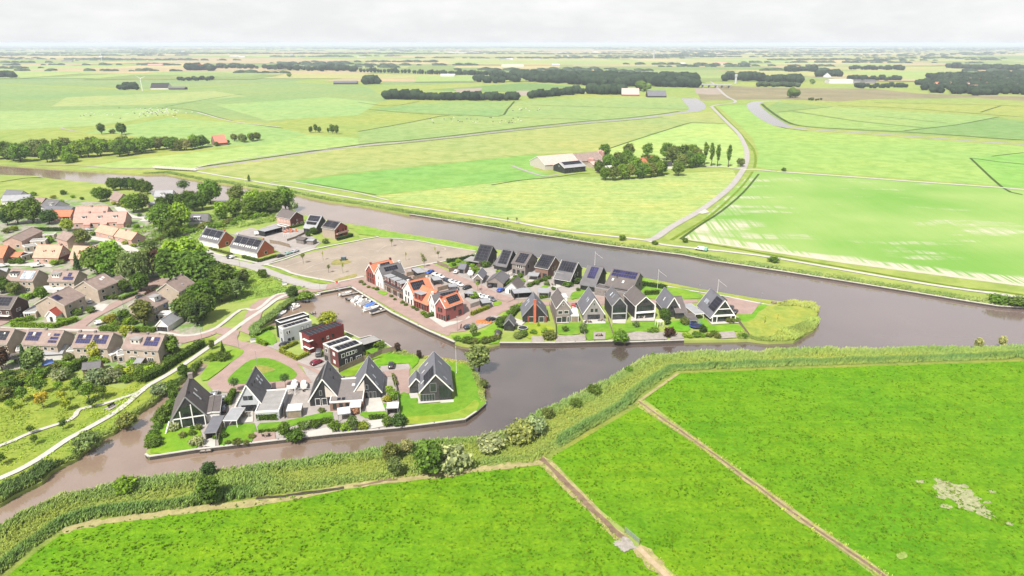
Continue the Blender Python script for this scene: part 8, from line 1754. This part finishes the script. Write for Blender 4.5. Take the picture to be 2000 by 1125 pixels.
for i, (x, y, R, H) in enumerate(((690, 308, 1.9, 7), (706, 306, 1.9, 8), (720, 306, 1.9, 7), (640, 345, 1.7, 6), (657, 347, 1.7, 6))):
 p = at('S6', x, y); r = thing('feed_silo', 'pinkish feed silo standing beside the low stable' if i < 3 else 'pale feed silo at the corner of the open cattle shed', 'silo', (*p, 0), 0, 'tall feed silos by the stable' if i < 3 else 'short feed silos by the cattle shed')
 MB().lathe([(R * .4, 1.0), (R, 2.2), (R, H), (R * .35, H + 1.1)], 12).build('tank', M('silo_pink', (.35, .2, .17), .6, .1), r)
 for t in range(4): MB().tube((R*.8*math.cos(t*1.57), R*.8*math.sin(t*1.57), 0), (R*.8*math.cos(t*1.57), R*.8*math.sin(t*1.57), 2.4), .12).build('leg', STEEL, r)
for i, (x, y, h) in enumerate(((700, 395, 11), (740, 440, 11), (790, 442, 12), (760, 360, 13), (830, 400, 15), (850, 435, 13), (895, 432, 13), (930, 395, 15), (950, 430, 12), (990, 425, 13), (1040, 420, 12), (1080, 415, 13), (1110, 405, 12), (880, 330, 13), (820, 330, 11), (860, 355, 13), (1000, 370, 13), (1060, 375, 13))):
 c = ('dk', 'md', 'ol', 'md')[i % 4]
 tree(CW_[c] + ' tree in the ' + ('left' if x < 830 else 'middle' if x < 960 else 'right') + ' part, ' + ('front' if y > 398 else 'back') + ' of the farm clump', 'S6', x, y, h * 1.0, 'round', c, group='trees in front of the farmhouse')
for i, (x, y, h) in enumerate(((1140, 310, 17), (1180, 330, 17), (1230, 330, 17), (1280, 325, 17), (1330, 345, 16), (1290, 360, 15), (1350, 355, 13), (1240, 362, 13), (1310, 300, 14))):
 c = ('md', 'ol', 'dk')[i % 3]
 tree(CW_[c] + ' tree at the ' + ('left' if x < 1240 else 'right') + ' of the farm wood beside the poplars, ' + ('front' if y > 342 else 'back'), 'S6', x, y, h, 'round', c, group='farm wood left of the poplars')
tree('rounded tree standing apart in front of the farm wood', 'S6', 1215, 412, 13, 'round', 'dk')
tree('round tree just left of the orange farmhouse roof', 'S6', 1015, 285, 13, 'round', 'md'); tree('broad tree behind the grey farm barn', 'S6', 735, 290, 13, 'round', 'dk'); tree('grey-green round tree behind the farm clump', 'S6', 890, 290, 14, 'round', 'ol')
tree('pale willow bush where the farm drive meets the road', 'S6', 1620, 352, 8, 'round', 'wl', 1.1)
for i, (x, y, h, l) in enumerate(((1388, 340, 20, 'leftmost of the slim pruned poplars by the farm'), (1428, 348, 20, 'second slim pruned poplar from the left by the farm'), (1470, 350, 19, 'third slim pruned poplar from the left by the farm'), (1540, 354, 19, 'forked poplar standing nearest the farm drive junction'))):
 tree(l, 'S6', x, y, h, 'poplar', 'md', .9, group='poplars beside the farm')
for i in range(54):
 t = i / 53; x0 = 5 + 1440 * t
 yb = np.interp(x0, [0, 330, 480, 700, 1000, 1250, 1450], [738, 735, 718, 700, 672, 640, 622]) - random.uniform(0, 46) * (1 if x0 < 700 else .45)
 h = (15 if x0 < 720 else 13 if x0 < 1150 else 9) * random.uniform(.8, 1.2)
 if 1150 < x0 < 1290: h *= .55
 c = random.choice(['dk', 'md', 'ol', 'md', 'lt', 'wl'])
 tree(CW_[c] + ' tree in the ' + ('left' if t < .33 else 'middle' if t < .66 else 'right') + ' part of the long wood on the far bank', 'S7', x0 + random.uniform(-14, 14), yb, h, 'round', c, random.uniform(.9, 1.2), group='long wood on the far left bank')
tree('pale yellowish willow at the front edge of the long wood', 'S7', 1042, 668, 12, 'round', (.17, .18, .09)); tree('tall rounded tree at the left of two in the meadow', 'S7', 568, 578, 14, 'tall', 'dk', 1.2); tree('tall broad tree at the right of two in the meadow', 'S7', 680, 580, 14, 'round', 'dk'); tree('low bush between the two meadow trees', 'S7', 628, 575, 6, 'bush', 'ol')
tree('bright green bush at the near end of the long wood', 'S7', 380, 738, 9, 'bush', 'lt'); tree('small light green bush beside the track by the wood', 'S7', 410, 732, 8, 'bush', 'lt')
house('barn with orange-red tiled roof standing in the long wood', ('S7', 1185, 585), ('S7', 1250, 580), 15, 3.0, 10.0, 'x', 'brown', M('coral_roof_tile', (.48, .17, .12), .8, .12), ref='ridge', name='farm_barn', cat='barn', gut=False, over=.5)
for i, (x, y, h) in enumerate(((1735, 570, 8), (1762, 568, 11), (1783, 570, 8), (1832, 572, 7), (1855, 573, 11), (1880, 578, 12))):
 tree(('first', 'second', 'third', 'fourth', 'fifth', 'sixth')[i] + ' tree from the left in the lone row in the wide meadow', 'S7', x, y, h, 'tall' if i % 2 else 'round', 'dk', .8, group='lone row of meadow trees')
LOW = []
for i in range(3):
 rng = np.random.default_rng(200 + i); bm = bmesh.new(); bmesh.ops.create_icosphere(bm, subdivisions=2, radius=1)
 for v in bm.verts: v.co *= 1 + rng.uniform(-.22, .2); v.co.z = v.co.z * .85 + .85
 me = bpy.data.meshes.new('crown'); bm.to_mesh(me); bm.free(); a = me.attributes.new('v', 'FLOAT', 'FACE'); a.data.foreach_set('value', rng.uniform(.1, .9, len(me.polygons)).astype(np.float32)); me.materials.append(LEAF); LOW.append(me)
LTR = MB().tube((0, 0, -.3), (0, 0, .7), .09, n=5).mesh('trunk', BARK)
LN = [0]
def far_tree(label, p, h, col='dk', wide=.5, group=None):
 r = thing('tree', label, 'tree', (p[0], p[1], 0), random.uniform(0, 6), group)
 o = link('crown', LOW[LN[0] % 3], r); LN[0] += 1
 o.scale = (h * wide, h * wide, h * .45); o.location = (0, 0, h * .12)
 g = GREEN[col]; j = random.uniform(.8, 1.25); o.color = (g[0] * j, g[1] * j, g[2] * j, 1)
 t = link('trunk', LTR, r); t.scale = (h * .3, h * .3, h * .3)
FARC = dict(dk=(.020, .033, .024), bl=(.034, .05, .036), ol=(.05, .06, .03))
def mass(name, P, h, col, seed, wide):
 """distant trees that read as one belt"""
 rng = np.random.default_rng(seed)
 ico = np.array([w.co[:] for w in LOW[0].vertices]); ic = np.array([p.vertices[:] for p in LOW[0].polygons]); n = len(P)
 hh = h * rng.uniform(.7, 1.2, n); V = ico[None] * np.stack([hh * wide, hh * wide, hh * .5], 1)[:, None] + np.concatenate([P, np.zeros((n, 1))], 1)[:, None]
 Fc = (ic[None] + (np.arange(n) * len(ico))[:, None, None]).reshape(-1, 3)
 v = np.clip(np.repeat(rng.uniform(.2, .8, n), len(ic)) + rng.normal(0, .15, n * len(ic)), 0, 1)
 o = link(name, mesh_np(name, V.reshape(-1, 3), Fc, LEAF, attr=v), kind='stuff'); o.color = (*(FARC[col]), 1); return o
def row(label, k, x0, y0, x1, y1, n, h, col='dk', group=None, wide=.5, jx=4, jy=3, pre=False):
 if n > 3:
  P = [at(k, x0 + (x1 - x0) * (i + .5) / n + random.uniform(-jx, jx), y0 + (y1 - y0) * (i + .5) / n + random.uniform(-jy, jy)) for i in range(n)]
  return mass('tree_row' if jy < 4 else 'copse', np.array(P), h, col, int(x0 + y0), wide)
 for i in range(n):
  t = (i + .5) / n
  far_tree(label, at(k, x0 + (x1 - x0) * t + random.uniform(-jx, jx), y0 + (y1 - y0) * t + random.uniform(-jy, jy)), h * random.uniform(.7, 1.2), col, wide, group)
row('tree in the left half of the dark belt across the middle fields', 'S8', 150, 380, 410, 385, 13, 20, 'dk', 'left part of the dark tree belt'); row('tree in the right half of the dark belt across the middle fields', 'S8', 420, 386, 890, 388, 24, 18, 'dk', 'right part of the dark tree belt')
row('tree in the windbreak beside the pale-roofed farm', 'S8', 950, 378, 1260, 350, 16, 18, 'dk', 'windbreak left of the pale farm'); row('big tree just left of the pale-roofed farm', 'S8', 1270, 352, 1480, 355, 9, 24, 'dk', 'trees close to the pale farm'); row('tree right of the pale-roofed farm', 'S8', 1570, 338, 1620, 335, 3, 22, 'dk', 'trees right of the pale farm')
row('tree in the small copse beside the plantation', 'S8', 645, 286, 900, 284, 14, 22, 'dk', 'copse beside the plantation', jy=8)
row('avenue tree along the far road', 'S8', 5, 232, 290, 238, 15, 20, 'dk', 'avenue along the far road', .35, 3, 1); row('slim avenue tree along the far road', 'S8', 300, 240, 540, 248, 18, 17, 'dk', 'slim avenue along the far road', .28, 3, 1); row('denser avenue tree before the plantation', 'S8', 540, 248, 840, 252, 18, 20, 'dk', 'avenue next to the plantation', .4, 3, 1)
row('tree of the grey clump at the left photo edge', 'S7', 0, 262, 90, 262, 6, 22, 'dk', 'clump at the left photo edge'); row('tree beside the small wind turbine farm', 'S7', 665, 328, 770, 328, 8, 17, 'dk', 'trees by the turbine farm'); row('tree in the flat low copse right of the turbine farm', 'S7', 995, 278, 1190, 276, 15, 12, 'dk', 'low copse behind the turbine farm')
row('tree round the red-roofed farm far left', 'S7', 1048, 222, 1195, 224, 9, 30, 'dk', 'trees round the red farm far left'); row('tree in the long hedge right of the red-roofed farm', 'S7', 1200, 210, 1440, 212, 16, 20, 'dk', 'hedge right of the red farm'); row('tree in the dark belt at upper centre left', 'S7', 1470, 215, 1990, 228, 26, 24, 'dk', 'belt at upper centre left', jy=5)
row('lone round tree in the dark green pasture', 'S7', 1610, 262, 1618, 262, 1, 16, 'dk'); row('tree beside the dark sheds at centre left', 'S8', 25, 298, 120, 296, 5, 24, 'dk', 'trees by the dark sheds')
row('tree in the blocky wood right of the motorway junction', 'T1', 190, 300, 375, 300, 12, 27, 'dk', 'blocky wood left half', jy=5); row('tree in the blocky wood beside the white tower', 'T1', 385, 305, 655, 312, 16, 24, 'dk', 'blocky wood right half', jy=5); row('low tree before the blocky wood', 'T1', 390, 335, 650, 338, 16, 13, 'bl', 'low trees before the blocky wood')
row('big double tree on the brown heath', 'T1', 590, 405, 630, 405, 3, 19, 'dk', 'big trees on the brown heath'); row('round tree of the far clump upper right', 'T1', 560, 248, 740, 246, 10, 26, 'dk', 'far clump upper right'); row('tree around the white-gabled far farm', 'T1', 750, 278, 895, 276, 8, 24, 'dk', 'trees round the white-gabled far farm')
row('tree in the thin row behind the far village', 'T1', 945, 232, 1275, 236, 15, 22, 'dk', 'thin row behind the far village'); row('shrub along the heath edge', 'T1', 700, 418, 790, 418, 5, 6, 'ol', 'shrubs along the heath edge'); row('lone tree left of the far white shed', 'T1', 720, 320, 735, 320, 2, 15, 'dk', 'trees left of the far white shed')
row('tree in the dark strip before the far village', 'T1', 980, 342, 1300, 338, 18, 13, 'dk', 'strip before the far village', jy=6); row('tree behind the white far sheds', 'T1', 940, 305, 1260, 300, 12, 18, 'dk', 'trees behind the white far sheds')
def wood(name, label, s, per, h, col, seed, wide=.55):
 return mass(name, scatter_in(poly(s), per, seed), h, col, seed, wide)
wood('plantation_wood', '', 'S8 850,250 1100,262 1870,275 1880,318 1300,308 960,285', .0035, 25, 'dk', 301)
wood('village_trees', '', 'T1 1350,320 1500,310 2000,300 2100,330 2000,385 1700,390 1400,372', .0022, 15, 'dk', 302); wood('village_trees', '', 'T1 1400,285 2000,268 2100,290 2000,300 1500,302', .003, 20, 'dk', 303)
wood('village_trees', '', 'T1 1520,222 2000,232 2000,242 1700,236', .002, 22, 'dk', 304)
rng = np.random.default_rng(77); P, H_ = [], []
for i in range(240):
 y = 2400 * math.exp(rng.random() ** .75 * 2.3); x = rng.uniform(-.85, .85) * y
 L = y * rng.uniform(.02, .13); n = int(8 + L / 22); a = rng.normal(0, .12)
 d = rng.uniform(6, 70)
 for j in range(min(n, 44)):
  t = rng.uniform(-1, 1); P.append((x + t * L * math.cos(a), y + t * L * math.sin(a) + rng.uniform(-d, d))); H_.append(rng.uniform(8, 17))
P = np.array(P); H_ = np.array(H_); n = len(P)
ico = np.array([(1, 0, .3), (-.5, .87, .3), (-.5, -.87, .3), (0, 0, 1.5), (.7, .5, 1.0), (-.7, .3, 1.1), (0, -.8, 1.0), (1.1, 0, -.2), (-.6, .95, -.2), (-.6, -.95, -.2)])
tri = np.array([(0, 4, 6), (4, 3, 6), (4, 5, 3), (5, 6, 3), (1, 5, 4), (0, 1, 4), (2, 6, 5), (1, 2, 5), (2, 0, 6), (7, 1, 0), (7, 8, 1), (8, 2, 1), (8, 9, 2), (9, 0, 2), (9, 7, 0)])
V = ico[None] * np.stack([H_ * 1.1 * (1 + P[:, 1] / 6000), H_ * .8, H_ * .52], 1)[:, None] + np.concatenate([P, np.zeros((n, 1))], 1)[:, None]
Fc = (tri[None] + (np.arange(n) * len(ico))[:, None, None]).reshape(-1, 3)
o = link('horizon_woods', mesh_np('horizon_woods', V.reshape(-1, 3), Fc, LEAF, attr=np.repeat(rng.uniform(.1, .9, n), len(tri))), kind='stuff'); o.color = (.036, .054, .046, 1)
def far_house(label, p, w, d, e, r_, wall, roof, rz=0.0, name='house', cat='house', group=None):
 o = thing(name, label, cat, (p[0], p[1], 0), rz, group)
 MB().extrude([(-w/2, -d/2, -.2), (-w/2, -d/2, e), (-w/2, 0, r_), (-w/2, d/2, e), (-w/2, d/2, -.2)], (w, 0, 0)).build('wall', wall, o)
 m = MB()
 for s in (-1, 1): m.extrude([(-w/2-.4, s*(d/2+.5), e-.2), (-w/2-.4, 0, r_+.15), (-w/2-.4, 0, r_+.45), (-w/2-.4, s*(d/2+.5), e+.15)], (w+.8, 0, 0))
 m.build('roof', roof, o); return o
for i in range(46):
 x, y = random.uniform(1460, 2000), random.uniform(300, 352)
 if x < 1650: y = random.uniform(318, 345)
 far_house('small tiled house among the dark trees of the far village', at('T1', x, y), random.uniform(9, 18), 9, 3.5, 8.5, WALL[random.choice(['red', 'white', 'beige', 'pinkb'])], ROOF[random.choice(['orange', 'pink', 'salmon', 'brown', 'slate'])], random.uniform(-.4, .4), group='houses of the far village')
far_house('long white hall at the edge of the far village', at('T1', 885, 315), 62, 30, 9, 10, WALL['white'], ROOF['white'], name='hall', cat='hall')
far_house('grey hall beside the long white hall far right', at('T1', 975, 315), 36, 20, 7, 9, WALL['grey'], ROOF['slate'], name='hall', cat='hall'); far_house('grey gabled sheds far right behind the dark strip', at('T1', 1065, 318), 30, 20, 7, 10, WALL['grey'], ROOF['slate'], name='hall', cat='hall')
far_house('white-gabled farm with grey roof far right', at('T1', 815, 280), 36, 22, 4, 13, WALL['white'], ROOF['light'], 1.2, name='farmhouse', cat='farmhouse')
far_house('farm with huge pale tiled roof beside the tree belt', at('S8', 1515, 362), 34, 26, 3, 14, WALL['brown'], ROOF['ppink'], -.1, name='farmhouse', cat='farmhouse')
far_house('farm with dark blue-grey barn roof by the canal bend', at('S8', 1660, 370), 36, 24, 3, 12, WALL['char'], ROOF['bgrey'], 0, name='farm_barn', cat='barn')
far_house('red-roofed farm within the clump of trees far left', at('S7', 1120, 222), 34, 26, 4, 22, WALL['red'], ROOF['red'], .2, name='farmhouse', cat='farmhouse'); far_house('dark barn with white front by the small wind turbine', at('S7', 900, 325), 38, 24, 3, 13, WALL['white'], ROOF['dark'], .1, name='farm_barn', cat='barn'); far_house('low dark sheds right of the small wind turbine', at('S7', 995, 328), 36, 16, 3, 6, WALL['char'], ROOF['slate'], .0, name='farm_barn', cat='barn')
far_house('long dark sheds beside the trees at centre left', at('S7', 1930, 298), 60, 20, 4, 8, WALL['char'], ROOF['bgrey'], .1, name='farm_barn', cat='barn')
for i, (x, y, w) in enumerate(((575, 124, 130), (640, 124, 60), (1150, 126, 60), (130, 96, 30), (860, 200, 45), (500, 256, 20), (1195, 144, 40), (380, 100, 30))):
 far_house('long white greenhouse roof near the horizon', at('S8', x, y), w * 2.2, 40, 5, 8, WALL['white'], ROOF['white'], name='greenhouse', cat='greenhouse', group='greenhouses near the horizon')
for i in range(60):
 y = random.uniform(3200, 14000); x = random.uniform(-.8, .8) * y
 far_house('tiny pale building near the hazy horizon', (x, y), random.uniform(20, 70), random.uniform(14, 30), 5, random.uniform(7, 11), WALL[random.choice(['white', 'pgrey', 'beige'])], ROOF[random.choice(['white', 'light', 'pink', 'slate'])], random.uniform(-.3, .3), group='buildings near the horizon')
for l, k, x, y, h, w in (('slim grey water tower near the horizon right of centre', 'S8', 1648, 158, 55, 9), ('short white tower before the blocky wood', 'T1', 266, 318, 24, 6)):
 p = at(k, x, y); r = thing('tower', l, 'tower', (*p, 0)); MB().lathe([(w/2, 0), (w*.42, h*.7), (w*.62, h*.75), (w*.62, h*.97), (w*.3, h)], 12).build('shaft', WALL['pgrey'], r)
def turbine(label, k, x, y, h, R, group=None, rz=.3, ph=.4):
 p = at(k, x, y); r = thing('wind_turbine', label, 'wind turbine', (*p, 0), rz, group)
 MB().tube((0, 0, 0), (0, 0, h), h * .028, h * .016, 10).build('tower', WHITE, r); MB().box(-h*.03, -h*.06, h, h*.03, h*.06, h*1.05).build('nacelle', WHITE, r)
 for i in range(3):
  a = ph + i * 2.094; c, s_ = math.cos(a), math.sin(a); z = h * 1.025
  MB().add([(c*.3 - s_*.04*R, -h*.065, z + s_*.3 + c*.04*R), (c*.3 + s_*.04*R, -h*.065, z + s_*.3 - c*.04*R), (c*R, -h*.065, z + s_*R), (c*.3, -h*.08, z + s_*.3)], [(0, 1, 2), (0, 2, 3), (1, 3, 2), (0, 3, 1)]).build('blade', WHITE, r)
turbine('white farm wind turbine beside the dark barn in the left fields', 'S7', 795, 336, 26, 13, rz=.5)
for i, x in enumerate((95, 193, 288)): turbine(('leftmost', 'middle', 'rightmost')[i] + ' of three pale wind turbines on the left horizon', 'S7', x, 126 - i * .5, 66, 32, 'three turbines on the left horizon', .2, .5 + i)
turbine('tiny pale wind turbine below the three on the left horizon', 'S7', 570, 176, 40, 18, ph=1.1)
p, p2 = at('T1', 10, 340), at('T1', 245, 345); r = thing('viaduct', 'grey road viaduct in the brown heath at the end of the country road', 'viaduct', (*p, 0))
d = Vector(p2) - Vector(p); MB().beam((0, 0, 7), (d.x, d.y, 7), 14, 1.6).build('deck', GREYP, r); MB().beam((0, 0, 8), (d.x, d.y, 8), .4, 1.0).build('parapet', WALL['pgrey'], r)
for i in range(6): MB().box(d.x*(i+.5)/6-1, d.y*(i+.5)/6-5, 0, d.x*(i+.5)/6+1, d.y*(i+.5)/6+5, 5.4).build('pier', GREYP, r)
a_, c_ = at('S7', 860, 772), at('S7', 1100, 785); r = thing('bridge', 'white railed cycle bridge on timber piles at the canal bend', 'bridge', (*a_, .3)); d = Vector(c_) - Vector(a_); L = d.length; dn = d / L; nn = Vector((-dn.y, dn.x))
MB().beam((0, 0, 1.4), (d.x, d.y, 1.0), 3.2, .4).build('deck', PALE, r)
for s in (-1, 1):
 o_ = nn * 1.55 * s
 for z in (1.9, 2.4): MB().beam((o_.x, o_.y, z), (d.x + o_.x, d.y + o_.y, z - .4), .09, .09).build('railing', WHITE, r)
 for i in range(12): q_ = d * (i / 11) + o_; MB().box(q_.x - .05, q_.y - .05, .9, q_.x + .05, q_.y + .05, 2.4).build('railing_post', WHITE, r)
for i in range(7):
 for s in (-1, 1): q_ = d * ((i + .5) / 7) + nn * 1.2 * s; MB().tube((q_.x, q_.y, -1.6), (q_.x, q_.y, 1.0), .2, n=6).build('pile', WETT, r)
def beast(L=2.2, H=1.4):
 m = MB(); R = []
 for x, w, z0, z1 in ((-L*.46, .12, .75, 1.1), (-L*.4, .3, .6, 1.28), (0, .36, .5, 1.3), (L*.22, .32, .55, 1.32), (L*.36, .2, .8, 1.3), (L*.5, .13, .6, 1.0), (L*.62, .09, .4, .65)):
  R.append([(x, w * math.cos(t), (z0 + z1) / 2 + (z1 - z0) / 2 * math.sin(t)) for t in (0, 1.05, 2.1, 3.14, 4.2, 5.24)])
 m.loft(R)
 for sx in (-.36, .24):
  for sy in (-.22, .22): m.tube((L*sx, sy, .72), (L*sx + .03, sy, 0), .1, .055, 6)
 return m
CW = [beast().mesh('cow', WALL['white']), beast().mesh('cow', BLACKP)]
spots = [('S7', random.gauss(880, 90), random.gauss(458, 13)) for _ in range(95)] + [('S7', random.uniform(430, 640), random.uniform(455, 480)) for _ in range(12)] + [('S8', random.uniform(400, 920), 500 + random.uniform(-14, 18)) for _ in range(36)] + [('S8', random.uniform(840, 1030), random.uniform(435, 450)) for _ in range(16)]
for i, (k, x, y) in enumerate(spots):
 p = at(k, x, y); wht = random.random() < (.72 if i < 107 else .4)
 nm = 'left field' if i < 107 else 'middle field'
 o = link('cow', CW[0 if wht else 1]); o.location = (*p, .1); o.rotation_euler = (0, 0, random.uniform(0, 6.28)); tag(o, ('pale' if wht else 'dark') + ' cow grazing in the herd on the %s' % nm, 'cow', ('pale ' if wht else 'dark ') + 'cows on the ' + nm)
# ================================================================== HAZE
hz, hnt, hb = new_mat('haze_air')
hnt.nodes.remove(hb)
hv = hnt.nodes.new('ShaderNodeVolumePrincipled')
hv.inputs['Color'].default_value = (0.83, 0.915, 1.0, 1)
hv.inputs['Density'].default_value = 0.000085
hnt.links.new(hv.outputs['Volume'], hnt.nodes['Material Output'].inputs['Volume'])
mb = MB(); mb.box(-26000, -2500, -3.0, 26000, 42000, 106)
o = mb.build('haze', hz, kind='stuff')
